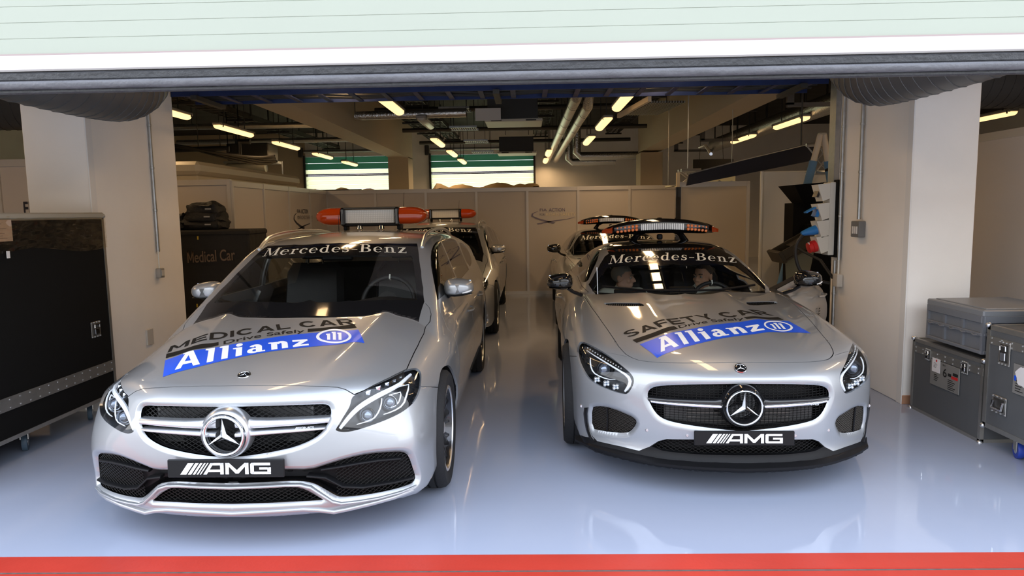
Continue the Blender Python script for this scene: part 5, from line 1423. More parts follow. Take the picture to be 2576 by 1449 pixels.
def tbox(name, lo, hi, m, parent, bev=0.):
    c = [(a+b)/2 for a, b in zip(lo, hi)]; s = [b-a for a, b in zip(lo, hi)]
    return MB().box(c, s, bev=bev).build(name, m, parent)
ZC = 4.1
def build_shell():
    sbox('floor', (-13, 3.0, -.2), (13, 24, 0), floor_mat(), 'glossy pale blue-grey epoxy garage floor')
    sbox('trim_1', (-13, 2.868, -.2), (13, 3.0, .001), red_mat(), 'red painted band along the garage threshold')
    sbox('trim_2', (-13, 2.848, -.2), (13, 2.868, -.004), mat('joint_steel', (.16, .16, .15), .5, .5, noise=(30, .5)), 'grey steel joint line in the red threshold')
    sbox('trim_3', (-13, 2.66, -.2), (13, 2.848, 0), red_mat(), 'red painted apron in front of the threshold joint')
    sbox('floor_apron', (-60, -60, -.2), (60, 2.66, -.001), mat('pit_lane_concrete', (.45, .44, .43), .8, noise=(1.5, .12)), 'grey concrete pit lane outside the garage')
    g = tag(empty('grandstand', (0, -24, 0)), 'tan grandstand block across the pit lane, opposite the garage', 'building'); tm = mat('grandstand_tan', (.50, .45, .38), .8, noise=(.4, .2))
    tbox('stand_wall', (-45, -6, 0), (45, 0, 5.5), tm, g); tbox('stand_roof', (-45, -7, 7.2), (45, .8, 7.5), tm, g)
    for i in range(10): tbox('stand_pillar', (-44+9.7*i, -1, 5.5), (-43.6+9.7*i, -.6, 7.2), tm, g)
    sbox('ceiling', (-13, 3.2, ZC), (13, 24, ZC+.2), DARKC, 'dark service ceiling of the garage')
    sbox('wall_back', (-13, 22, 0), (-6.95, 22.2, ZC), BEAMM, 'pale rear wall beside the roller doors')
    for a, b in ((-4.15, -2.98), (.24, 13)): sbox('wall_back', (a, 22, 0), (b, 22.2, ZC), PLASTER, 'pale rear wall between and beside the roller doors')
    for a, b in ((-6.95, -4.15), (-2.98, .24)): sbox('wall_back', (a, 22, 3.36), (b, 22.2, ZC), PLASTER, 'pale rear wall over a roller door')
    sbox('wall_left', (-13.2, 3.2, 0), (-13, 24, ZC), PLASTER, 'left end wall of the garage'); sbox('wall_right', (13, 3.2, 0), (13.2, 24, ZC), PLASTER, 'right end wall of the garage')
    sbox('wall_front', (-13, 3.05, 3.3), (13, 3.25, ZC+.2), PLASTER, 'front wall above the roller shutter')
    sbox('wall_front', (-13, 3.05, 0), (-5.2, 3.25, 3.3), PLASTER, 'front wall left of the opening'); sbox('wall_front', (5.2, 3.05, 0), (13, 3.25, 3.3), PLASTER, 'front wall right of the opening')
    # columns with a rebated corner strip, beams
    for s, x0, x1, n in ((-1, -3.90, -3.40, 'left'), (1, 2.93, 3.42, 'right')):
        y0, y1 = 5.38, 6.72
        if s < 0: y1 = 6.75
        c = sbox('column', (x0, y0, 0), (x1, y1, ZC), PLASTER, 'thick cream column on the %s of the cars' % n, .006)
        xe = x1 if s < 0 else x0
        MB().box((xe-s*.0, y0+.03, ZC/2), (.012, .075, ZC), bev=.002).build('corner_strip', mat('corner_strip_white', (.80, .78, .75), .5), c, (-(x0+x1)/2, -(y0+y1)/2, -ZC/2))
        if s > 0: MB().box((x0+.05, y0-.006, .035), (.10, .012, .07), bev=.002).build('bare_patch', mat('bare_terracotta', (.42, .22, .13), .9), c, (-(x0+x1)/2, -(y0+y1)/2, -ZC/2))
        xb = (-3.42, -2.96) if s < 0 else (2.92, 3.42)
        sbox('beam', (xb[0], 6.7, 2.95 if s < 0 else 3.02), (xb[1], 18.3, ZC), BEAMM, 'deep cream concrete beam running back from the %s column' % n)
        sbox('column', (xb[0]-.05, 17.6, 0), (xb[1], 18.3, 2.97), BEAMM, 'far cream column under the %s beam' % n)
    # roller doors in the rear wall
    sl_g = mat('shutter_slat_green', (.16, .42, .30), .45); 
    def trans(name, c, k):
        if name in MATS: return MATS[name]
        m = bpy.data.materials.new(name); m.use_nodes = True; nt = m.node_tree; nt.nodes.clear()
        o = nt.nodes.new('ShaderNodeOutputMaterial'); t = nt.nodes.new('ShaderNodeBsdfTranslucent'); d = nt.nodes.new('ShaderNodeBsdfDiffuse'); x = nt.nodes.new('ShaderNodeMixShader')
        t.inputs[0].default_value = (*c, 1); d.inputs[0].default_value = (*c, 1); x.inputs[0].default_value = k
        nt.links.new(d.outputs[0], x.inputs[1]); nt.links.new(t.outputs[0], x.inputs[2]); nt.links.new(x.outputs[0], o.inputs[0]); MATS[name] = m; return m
    tw = trans('translucent_slat_white', (.76, .78, .60), .9); tg = trans('translucent_slat_shaded', (.15, .33, .24), .45)  # slats in two tones: shade of the overhang outside put into the upper green
    for n, (x0, x1) in enumerate(((-2.98, .24), (-6.95, -4.15))):
        d = empty('door_%d' % (n+2), ((x0+x1)/2, 22.0, 0)); struct(d, 'rear roller door, green toned for shade above and glowing pale below, behind the partition' if n == 0 else 'rear roller door on the left, green toned for shade above and glowing pale below')
        w = x1-x0; k = 0; z = 3.36
        while z > .1:
            h = .2 if z > 2.96 else .13
            if abs(z-2.84) < .07: MB().box((0, -.005, z-.02), (w, .05, .035)).build('cross_bar', STEELD, d); z -= .04; continue
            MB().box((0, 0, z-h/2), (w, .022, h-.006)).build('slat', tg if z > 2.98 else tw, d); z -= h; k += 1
        for s in (-1, 1): MB().box((s*(w/2+.03), -.03, 1.7), (.06, .09, 3.4)).build('guide_rail', STEELD, d)
        MB().tube([(-w/2, -.12, 3.52), (w/2, -.12, 3.52)], .05, 10).build('roller_tube', GALV, d)
        MB().box((-w/2-.1, -.14, 3.5), (.12, .16, .3), bev=.01).build('drive_motor', STEELD, d)
    # the half-open front shutter
    SG = mat('shutter_slat_mint', (.335, .36, .30), .5, noise=(1.2, .05)); d = empty('door_1', (0, 3.0, 0)); struct(d, 'half-raised mint-green roller shutter across the top of the opening')
    z = 2.252
    while z < 3.4:
        MB().box((0, 0, z+.0325), (10.4, .016, .0652), bev=.0015).build('slat', SG, d); z += .0655
    MB().box((0, -.006, 2.214), (10.4, .030, .066), bev=.006).build('bottom_rail', mat('shutter_rail_white', (.47, .44, .43), .45), d)
    MB().box((0, -.004, 2.249), (10.4, .024, .008)).build('rail_lip', mat('rail_pinkish', (.33, .26, .25), .5), d)
    RB = mat('shutter_rubber', (.026, .027, .030), .40, noise=(9, .6, (1, 1, 14)), bump=(40, .3))
    MB().box((0, .0, 2.158), (10.4, .040, .040), bev=.008).build('rubber_seal', RB, d)
    MB().tube([(-5.2, -.004, 2.126), (5.2, -.004, 2.126)], .020, 10).build('rubber_seal', mat('seal_worn', (.10, .10, .11), .4, noise=(7, .5, (1, 1, 10)), bump=(40, .3)), d)
    MB().box((0, .012, 2.101), (10.4, .020, .022), bev=.006).build('rubber_seal', RB, d)
    for s in (-1, 1): MB().box((s*5.22, .03, 1.7), (.06, .12, 3.4)).build('guide_rail', GALV, d)
LAMPW = (1.0, .64, .32)
def lamp(x, y, z=3.05, L=1.45, on=True, label=None, power=15.):
    r = empty('ceiling_lamp', (x, y, z), 0, label, 'lamp', 'hanging strip lamps')
    MB().box((0, 0, .045), (.17, L, .05), bev=.012).build('lamp_tray', mat('lamp_tray_grey', (.30, .28, .25), .5), r)
    dm = mat('lamp_diffuser', (.9, .85, .75), .4, emit=(1.0, .62, .27), estr=1.7) if on else mat('lamp_diffuser_off', (.6, .58, .52), .3)
    vs = []; 
    for yy, k in ((-L/2, .7), (-L/2+.04, 1), (L/2-.04, 1), (L/2, .7)):
        for a in range(9): t = PI+PI*a/8; vs.append((.08*k*math.cos(t), yy, .022+.062*k*math.sin(t)))
    MB().add(vs, [(i*9+j, (i+1)*9+j, (i+1)*9+j+1, i*9+j+1) for i in range(3) for j in range(8)]+[tuple(range(9)), tuple(range(27, 36))], True).build('diffuser', dm, r)
    for yy in (-L/2+.06, L/2-.06):
        for s in (-1, 1): MB().box((s*.080, yy, .022), (.012, .03, .05)).build('clip', STEELD, r)
    for yy in (-L*.3, L*.3): MB().tube([(0, yy, .07), (0, yy, ZC-z)], .010, 4).build('hanger', STEELD, r)
    if on:
        li = bpy.data.lights.new('lamp_light', 'AREA'); li.shape = 'RECTANGLE'; li.size = .14; li.size_y = L*.95; li.energy = power; li.color = LAMPW; li.spread = math.radians(165)
        lo = bpy.data.objects.new('lamp_light', li); COL.objects.link(lo); lo.parent = r; lo.location = (0, 0, -.05)
    return r
def build_lamps():
    ord_ = ('nearest', 'second', 'third', 'fourth', 'farthest')
    for i, y in enumerate((9.85, 15.1, 17.95, 20.75)): lamp(-1.88, y, on=True, label='%s lit strip lamp in the row left of centre over the estate cars' % ('nearest', 'second', 'third', 'farthest')[i])
    lamp(-1.75, 12.4, z=3.12, L=1.2, on=False, label='unlit strip lamp between lit ones, beside the foil pipe left of centre')
    for i, y in enumerate((9.9, 12.4, 15.25)): lamp(1.37, y, label='%s lit strip lamp in the row right of the two silver pipes' % ('nearest', 'second', 'third')[i])
    for i, y in enumerate((18.3, 21.0)): lamp(.60, y, label='%s small far lit lamp left of the lower end of the silver pipes' % ('upper', 'lower')[i])
    for i, y in enumerate((9.9, 12.4, 15.15, 17.95, 20.8)): lamp(-5.12-.03*i, y, label='%s lit strip lamp in the left bay above the cream cabin' % ord_[i])
    lamp(-8.6, 21.0, z=2.95, label='low lit strip lamp far left behind the cream cabin top')
    for i, y in enumerate((10.1, 12.75, 15.5)): lamp(4.75, y, label='%s lit strip lamp in the right bay beside the foil duct' % ('nearest', 'middle', 'farthest')[i])
    for y, q in ((7.25, 'strip lamp second from the shutter in the '), (4.7, 'strip lamp right behind the shutter in the ')):
        for x, t in ((-1.88, 'row left of centre'), (1.37, 'row right of centre'), (-5.12, 'left bay'), (4.75, 'right bay')): lamp(x, y, label=q+t, power=17. if y > 5 or abs(x) > 3 else 7.)
    lamp(8.1, 12.6, label='lit strip lamp at the right edge above the white partition')
    lamp(8.1, 17.0, label='lit strip lamp far off in the right-hand bay')
def spiral_duct(pts, r, label, rib=.135, dark=False):
    P = smooth_line(pts, 3, False); o = empty('spiral_duct', tuple(P[0]), 0, label, 'duct'); Q = [tuple(p-P[0]) for p in P]
    m = mat('duct_steel', (.15, .15, .15), .45, .6, noise=(3, .25)) if not dark else mat('duct_dark', (.06, .06, .06), .6, .3)
    MB().tube(Q, r, 28).build('duct_body', m, o)
    D = densify(np.array(Q), rib, False)
    for i in range(1, len(D)-1):
        t = Vector(D[i+1]-D[i-1]).normalized(); u = t.cross(Vector((0, 0, 1)) if abs(t.z) < .9 else Vector((1, 0, 0))).normalized(); w = t.cross(u); c = Vector(D[i])
        tl = t*.09
        MB().tube([tuple(c+(u*math.cos(a)+w*math.sin(a))*(r+.002)+tl*math.cos(a)*.5) for a in [2*PI*k/24 for k in range(24)]], .0035, 4, closed=True).build('duct_rib', m, o)
    MB().tube([tuple(Vector(Q[len(Q)//5])+Vector((0, 0, r))), tuple(Vector((Q[len(Q)//5][0], Q[len(Q)//5][1], ZC-P[0][2])))], .008, 4).build('hanger', STEELD, o)
    return o
def run(name, pts, r, m, label, cat, hang=True, n=12, flat=None, clamps=None):
    o = empty(name, pts[0], 0, label, cat); Q = [tuple(np.subtract(p, pts[0])) for p in pts]
    MB().tube(Q, r, n, flat=flat).build('pipe_body', m, o)
    if hang:
        D = densify(np.array(Q, float), 2.2, False)
        for d in D[1:-1] if len(D) > 2 else D:
            if pts[0][2]+d[2] > 2.2: MB().tube([tuple(d), (d[0], d[1], ZC-pts[0][2])], .008, 4).build('hanger', STEELD, o)
    if clamps:
        for d in densify(np.array(Q, float), clamps, False)[1:-1]: MB().lathe([(r*1.0, -.012), (r*1.22, -.01), (r*1.22, .01), (r*1.0, .012)], tuple(d), 'z' if abs(Q[-1][2]-Q[0][2]) > abs(Q[-1][1]-Q[0][1]) else 'y', 10).build('clamp', m, o)
    return o
def cable_tray(x0, x1, y, z, m, label, w=.45, along='x', hang=2.3):
    o = empty('cable_tray', ((x0+x1)/2, y, z), 0, label, 'cable tray'); L = x1-x0
    B = lambda n, c, s, mm=m: MB().box(c if along == 'x' else (c[1], c[0], c[2]), s if along == 'x' else (s[1], s[0], s[2])).build(n, mm, o)
    for s in (-1, 1): B('side_rail', (0, s*w/2, 0), (L, .012, .11))
    k = int(L/.3); g = MB()
    for i in range(k):
        xx = -L/2+L*(i+.5)/k; g.box((xx, 0, -.045) if along == 'x' else (0, xx, -.045), (.05, w, .012) if along == 'x' else (w, .05, .012))
    g.build('rungs', m, o)['kind'] = 'stuff'
    for i in range(max(2, int(L/hang)+1)):
        xx = -L/2+.25+(L-.5)*i/max(1, int(L/hang))
        for s in (-1, 1): B('hanger', (xx, s*(w/2+.03), (ZC-z)/2), (.05, .025, ZC-z), STEELD)
        B('bracket', (xx, 0, -.075), (.06, w+.14, .04), STEELD)
    for j, dy in enumerate((-.12, .02, .14)):
        pts = [((-L/2+L*i/14), dy+.02*math.sin(i*1.7+j), -.02+.012*math.sin(i*2.3+j)) for i in range(15)]
        MB().tube([p if along == 'x' else (p[1], p[0], p[2]) for p in pts], .018, 6).build('cable', mat('cable_black', (.02, .02, .02), .6), o)
    return o
def build_services():
    spiral_duct([(-2.97, 5.45, 4.05), (-2.97, 5.42, 2.95), (-2.96, 5.30, 2.54), (-3.06, 4.9, 2.52), (-3.34, 4.1, 2.60), (-3.62, 3.35, 2.70)], .27, 'fat grey spiral duct bending upward beside the left column')
    spiral_duct([(2.50, 5.45, 4.05), (2.50, 5.40, 2.95), (2.50, 5.25, 2.54), (2.60, 4.9, 2.53), (2.90, 4.1, 2.60), (3.2, 3.35, 2.70)], .27, 'fat grey spiral duct bending upward beside the right column')
    spiral_duct([(-4.2, 6.9, 2.72), (-5.5, 6.9, 2.72), (-7.5, 6.9, 2.72)], .28, 'dark spiral duct behind the left column at the picture edge', dark=True)
    spiral_duct([(3.75, 6.9, 2.75), (5.0, 6.9, 2.75), (7.5, 6.9, 2.75)], .28, 'dark spiral duct behind the right column at the picture edge', dark=True)
    cable_tray(-3.38, 2.84, 6.95, 2.75, BLUETR, 'long blue perforated cable tray hung across the garage under the shutter', .5)
    p = empty('ceiling_panel', (-.2, 6.0, 2.725), 0, 'pale grey flat boxed panel hung in front of the blue cable tray', 'panel')
    tbox('panel_face', (-1.1, -.5, 0), (1.0, .55, .05), mat('pale_grey_panel', (.55, .53, .52), .5), p, .01); 
    for s in (-.9, .8): MB().box((s, 0, (ZC-2.725)/2+.02), (.04, .04, ZC-2.745)).build('hanger', STEELD, p)
    # insulated pipe pair running back
    for k, (x, lab) in enumerate(((.74, 'left one of two silver foil-wrapped pipes running back under the ceiling'), (.98, 'right one of two silver foil-wrapped pipes running back under the ceiling'))):
        y0 = 10.0+.9*k; o = run('insulated_pipe', [(x, y0, 3.75), (x, y0+.02, 3.3), (x, y0+.2, 3.18), (x-.02, 14, 3.16), (x-.06, 21.8, 3.12)], .085, FOIL, lab, 'pipe')
        for yy in np.arange(y0+.8, 21.5, 1.1): MB().lathe([(.086, -.012), (.09, 0), (.086, .012)], axis='y', n=14).build('tape_band', STEELD, o, (-.02*(yy-y0)/8, yy-y0, 3.155-3.75))
    run('insulated_pipe', [(1.35, 18.6, 3.8), (1.35, 18.6, 3.08), (1.45, 18.6, 2.98), (3.0, 18.7, 2.98)], .11, FOIL, 'silver foil pipe with an elbow crossing right towards the right beam', 'pipe')
    run('insulated_pipe', [(1.2, 19.6, 3.8), (1.2, 19.6, 2.98), (1.3, 19.6, 2.90), (2.5, 19.6, 2.90)], .10, FOIL, 'lower silver foil pipe elbow behind the first, left of it', 'pipe')
    run('insulated_pipe', [(-2.9, 12.0, 3.22), (-1.0, 12.0, 3.24)], .075, FOIL, 'short silver foil pipe crossing beside the left beam', 'pipe')
    run('foil_duct', [(4.95, 8.6, 3.22), (4.95, 18.5, 3.20)], .17, FOIL, 'long wrinkled foil duct along the right-bay lamps', 'duct')
    run('drain_pipe', [(-7.2, 13.7, 2.86), (-6.0, 13.7, 2.88), (-5.85, 13.7, 2.88), (-5.85, 13.7, 2.77), (-5.62, 13.7, 2.77), (-5.62, 13.7, 3.0), (-5.4, 13.7, 3.0)], .05, mat('black_pipe', (.02, .02, .022), .5), 'black stepped drain pipe in front of the left rear wall', 'pipe', n=10)
    # fan-coil boxes and cassettes
    for (x, y, z, w, lab) in ((-.20, 12.6, 3.10, 1.0, 'larger ceiling air conditioner cassette with pale rim right of the white sheet'), (-.22, 18.2, 3.02, 1.0, 'smaller far air conditioner cassette above the right roller door')):
        o = empty('air_conditioner', (x, y, z), 0, lab, 'air conditioner'); tbox('cassette_case', (-w/2+.05, -.4, .05), (w/2-.08, .4, .42), STEELD, o)
        tbox('cassette_rim', (-w/2, -.45, 0), (w/2, .45, .05), mat('cassette_cream', (.62, .60, .54), .5), o, .012)
        for s in (-1, 1): tbox('outlet', (s*(w/2-.2)-.09, -.46, .008), (s*(w/2-.2)+.09, -.3, .03), STEELD, o)
        for s in (-1, 1): MB().tube([(s*.3, 0, .5), (s*.3, 0, ZC-z)], .01, 4).build('hanger', STEELD, o)
    o = empty('notice_sheet', (-.62, 11.6, 3.05), 0, 'small white sheet hanging at the ceiling among dark pipes', 'sheet'); tbox('sheet_face', (-.20, 0, 0), (.22, .006, .20), mat('paper_white', (.62, .60, .58), .8), o)
    for s in (-.15, .15): MB().tube([(s, 0, .2), (s, 0, ZC-3.05)], .004, 4).build('hanger', STEELD, o)
    for i, (x, y, z) in enumerate(((-1.25, 12.6, 3.38), (-1.22, 14.0, 3.22), (-1.12, 16.0, 3.16), (-1.05, 17.2, 3.02))):
        o = empty('grille_tray', (x, y, z), 0, '%s pale wire-mesh tray left of the air conditioner cassettes' % ('topmost', 'second', 'third', 'lowest')[i], 'tray', 'wire-mesh trays')
        g = MB()
        for k in range(12): g.box((-.24+.48*k/11, 0, 0), (.012, .42, .03))
        g.build('mesh_bars', mat('tray_wire', (.50, .48, .42), .5, .3), o)['kind'] = 'stuff'
        for s in (-1, 1): tbox('tray_edge', (-.27, s*.22-.015, -.02), (.27, s*.22+.015, .02), GALV, o); MB().tube([(s*.2, 0, 0), (s*.2, 0, ZC-z)], .007, 4).build('hanger', STEELD, o)
    # radiant strip and rails
    o = empty('radiant_heater', (1.95, 10.6, 3.05), .12, 'slanted ribbed radiant heater panel right of the nearest right lamp', 'heater')
    for k in range(14): tbox('rib', (-.28+.04*k, -.55, 0), (-.262+.04*k, .75, .03), GALV, o)
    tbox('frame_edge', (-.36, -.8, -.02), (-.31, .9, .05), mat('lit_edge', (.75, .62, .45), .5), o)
    for s in (-.2, .2): MB().tube([(s, .1, .03), (s, .1, ZC-3.05)], .008, 4).build('hanger', STEELD, o)
    for k, (y, z) in enumerate(((8.3, 3.56), (11.2, 3.60), (13.6, 3.54), (16.6, 3.5), (19.2, 3.46))):
        run('cross_pipe', [(-2.9, y, z), (2.85, y, z)], .05, mat('pipe_dark', (.07, .065, .055), .5, .5), '%s dark service pipe crossing the middle bay under the ceiling' % ('nearest', 'second', 'third', 'fourth', 'farthest')[k], 'pipe', n=8)
    for k, x in enumerate((-2.68, -2.2, .45, 2.64)):
        cable_tray(7.6, 21.5, (x), 3.76+.05*k, STEELD, '%s dark cable ladder running back in the middle bay' % ('leftmost', 'second', 'third', 'rightmost')[k], .34, 'y', 2.0).location = (x, 14.5, 3.76+.05*k)
    for k, (x, z) in enumerate(((-5.9, 3.6), (-4.3, 3.58), (4.45, 3.6), (5.9, 3.6))):
        cable_tray(7.6, 21.5, x, z, STEELD, ('outer left-bay', 'inner left-bay', 'inner right-bay', 'outer right-bay')[k]+' dark cable ladder running back under the ceiling', .4, 'y', 2.0).location = (x, 14.5, z)
    for k, (y, z) in enumerate(((9.2, 3.40), (14.3, 3.38), (17.0, 3.36))):
        run('cross_pipe', [(-8.5, y, z), (-3.45, y, z)], .06, GALV, '%s galvanised pipe crossing the left bay' % ('nearest', 'middle', 'farthest')[k], 'pipe', n=8)
        o = empty('duct_hanger', (3.95, y+1.3, 3.05), 0, '%s dark channel hanger in the right bay' % ('nearest', 'middle', 'farthest')[k], 'hanger'); tbox('post', (-.1, -.03, 0), (.0, .03, ZC-3.05), mat('channel_grey', (.14, .13, .12), .5), o); tbox('crossbar', (-.1, -.03, -.03), (.9, .03, .03), mat('channel_grey', (1, 1, 1)), o)
    # black blower unit by the left rear wall
    o = empty('fan_coil_unit', (-5.95, 15.2, 2.74), 0, 'black boxed fan unit on a bracket left of the far roller door', 'fan unit'); tbox('unit_case', (-.45, -.3, 0), (.45, .3, .36), mat('unit_black', (.025, .024, .022), .5), o, .02); tbox('bracket', (-.55, -.25, -.06), (.55, .25, -.01), GALV, o)
    MB().tube([(-.35, .0, .36), (-.35, 0, ZC-2.74)], .03, 8).build('hanger', STEELD, o); MB().tube([(.7, -.2, -.03), (.7, -.2, -.85)], .015, 6).build('bracket_leg', GALV, o)
    MB().tube([(-.5, -.2, -.16), (.35, -.2, -.16)], .10, 12).build('vessel', mat('vessel_grey', (.30, .30, .26), .5), o)
    cb = [(-7.0, 13.2, 2.97), (-6.4, 13.2, 2.9), (-5.9, 13.2, 2.78), (-5.4, 13.2, 2.68), (-5.0, 13.2, 2.62), (-4.75, 13.2, 2.66)]
    o = empty('cable_bundle', cb[0], 0, 'sagging bundle of black cables along the left rear wall', 'cables'); 
    for k in range(5): MB().tube(smooth_line([tuple(np.subtract(p, cb[0])+[0, .03*k, -.03*math.sin(i*1.1+k)-.02*k]) for i, p in enumerate(cb)], 2, False).tolist(), .022, 6).build('cable', mat('cable_black', (1, 1, 1)), o)
    MB().tube([(.8, .0, -.1), (.8, 0, ZC-2.9)], .008, 4).build('hanger', STEELD, o)
    # wall conduits on the columns
    def conduit(x, y, z0, z1, label, box=None):
        o = run('conduit', [(x, y, z0), (x, y, z1)], .016, GALV, label, 'conduit', hang=False, n=10, clamps=.42); return o
    o = conduit(2.905, 6.14, 1.44, 3.9, 'galvanised conduit running down to the grey switch box')
    s = empty('switch_box', (2.90, 6.135, 1.35), 0, 'small grey switch box with three white rockers on the right column', 'switch'); tbox('switch_case', (-.03, -.075, -.065), (.03, .075, .075), mat('switch_grey', (.17, .17, .17), .5), s, .006)
    for k in range(3): tbox('rocker', (-.036, -.052+.036*k, -.035), (-.029, -.030+.036*k, .03), mat('rocker_white', (.75, .73, .70), .4), s, .002)
    conduit(2.905, 6.50, 1.06, 3.9, 'tall galvanised conduit beside the black socket backboard'); conduit(2.905, 6.58, .42, 1.05, 'short lower galvanised conduit below the socket backboard')
    o = empty('trunking', (2.905, 6.68, 1.66), 0, 'grey steel trunking on the far edge of the right column', 'trunking'); tbox('trunking_body', (-.025, -.07, 0), (.02, .06, 2.3), GALV, o)
    o = empty('junction_box', (2.90, 6.50, .86), 0, 'small pale junction box where the conduits meet on the right column', 'junction box'); tbox('junction_case', (-.03, -.06, -.05), (.025, .035, .07), mat('box_pale', (.55, .52, .47), .5), o, .006); MB().tube([(0, -.01, .07), (0, -.01, .20)], .008, 6).build('cord', CREAMV, o)
    MB().tube([(-.0, .1, .02), (-.06, .25, .18), (-.14, .45, .25), (-.2, .5, .3)], .014, 8).build('cable', mat('cable_black', (1, 1, 1)), o)
    o = conduit(-3.385, 6.28, 1.24, 3.9, 'galvanised conduit down the inner face of the left column')
    s = empty('socket_box', (-3.38, 6.27, 1.05), 0, 'small metal socket box hanging under the left conduit', 'socket'); tbox('socket_case', (-.02, -.035, -.05), (.03, .035, .04), GALV, s, .006); MB().tube([(0, 0, .04), (0, 0, .20)], .006, 6).build('cord', CREAMV, s); tbox('socket_face', (.028, -.02, -.03), (.034, .02, .025), mat('box_pale', (1, 1, 1)), s)
    s = empty('wall_socket', (-3.392, 6.05, .49), 0, 'small white wall plate low on the left column', 'socket'); tbox('socket_plate', (-.01, -.05, -.07), (.008, .05, .07), mat('box_pale', (1, 1, 1)), s, .003)
def frame_panel(o, x0, x1, z0, z1, n, along='x', m=PANELW, t=.03):
    """row of shell-scheme panels with posts and rails, each panel a part"""
    L = x1-x0; w = L/n
    def B(nm, a0, a1, d0, d1, c0, c1, mm): return tbox(nm, (a0, d0, c0) if along == 'x' else (d0, a0, c0), (a1, d1, c1) if along == 'x' else (d1, a1, c1), mm, o)
    for i in range(n): B('panel', x0+i*w+.02, x0+(i+1)*w-.02, -.008, .008, z0+.03, z1-.06, m)
    for i in range(n+1): B('post', x0+i*w-.022, x0+i*w+.022, -t, t, z0, z1, ALUF)
    B('top_rail', x0, x1, -t*.8, t*.8, z1-.07, z1, ALUF); B('bottom_rail', x0, x1, -t*.8, t*.8, z0, z0+.06, ALUF)
    return o
def flat_text(name, text, m, parent, o, u, v, w, h, bold=0.):
    """letters w wide and h high from corner o along u and up v"""
    V, F = sans(text, bold); V = norm_uv(V, V[:, 0].max()); o, u, v = map(np.array, (o, u, v))
    P = o+np.outer(V[:, 0]*w, u)+np.outer(V[:, 1]*h, v); return MB().add([tuple(p) for p in P], F).build(name, m, parent, recalc=False)
def road_logo(parent, o, u, v, s, dark, m_sw, m_t1, m_t2, first=True):
    """curling road sign with the action-for-road-safety words"""
    o, u, v = map(np.array, (np.array(o, float), u, v)); X = lambda a, b: tuple(o+u*a*s+v*b*s*.40)
    g = empty('sign_print', (0, 0, 0), parent=parent)
    def rib(P, W):
        vs = []
        for i, (a, b) in enumerate(P):
            p, q = P[max(0, i-1)], P[min(len(P)-1, i+1)]; d = np.array([q[0]-p[0], q[1]-p[1]]); d /= np.linalg.norm(d); vs += [X(a-d[1]*W[i], b+d[0]*W[i]), X(a+d[1]*W[i], b-d[0]*W[i])]
        return MB().add(vs, [(2*i, 2*i+2, 2*i+3, 2*i+1) for i in range(len(P)-1)])
    mb = rib([(.16, .72), (.04, .60), (.03, .46), (.14, .32), (.32, .18), (.52, .06)], [.008, .016, .022, .032, .040, .05]); mb.build('swoosh', m_sw, g)
    mb = rib([(.98, .38), (.80, .26), (.58, .20), (.36, .12), (.14, .02)], [.006, .014, .026, .032, .03]); mb.build('swoosh', m_sw, g)
    flat_text('sign_words', 'FIA', m_t1, g, X(.20, .72), u, v, .16*s, .062*s, .01) if first else None
    flat_text('sign_words', 'ACTION', m_t1, g, X(.40, .70), u, v, .36*s, .075*s, .012); flat_text('sign_words', 'FOR', m_t1, g, X(.20, .47), u, v, .11*s, .055*s); flat_text('sign_words', 'ROAD SAFETY', m_t2, g, X(.34, .46), u, v, .66*s, .065*s)
    return g
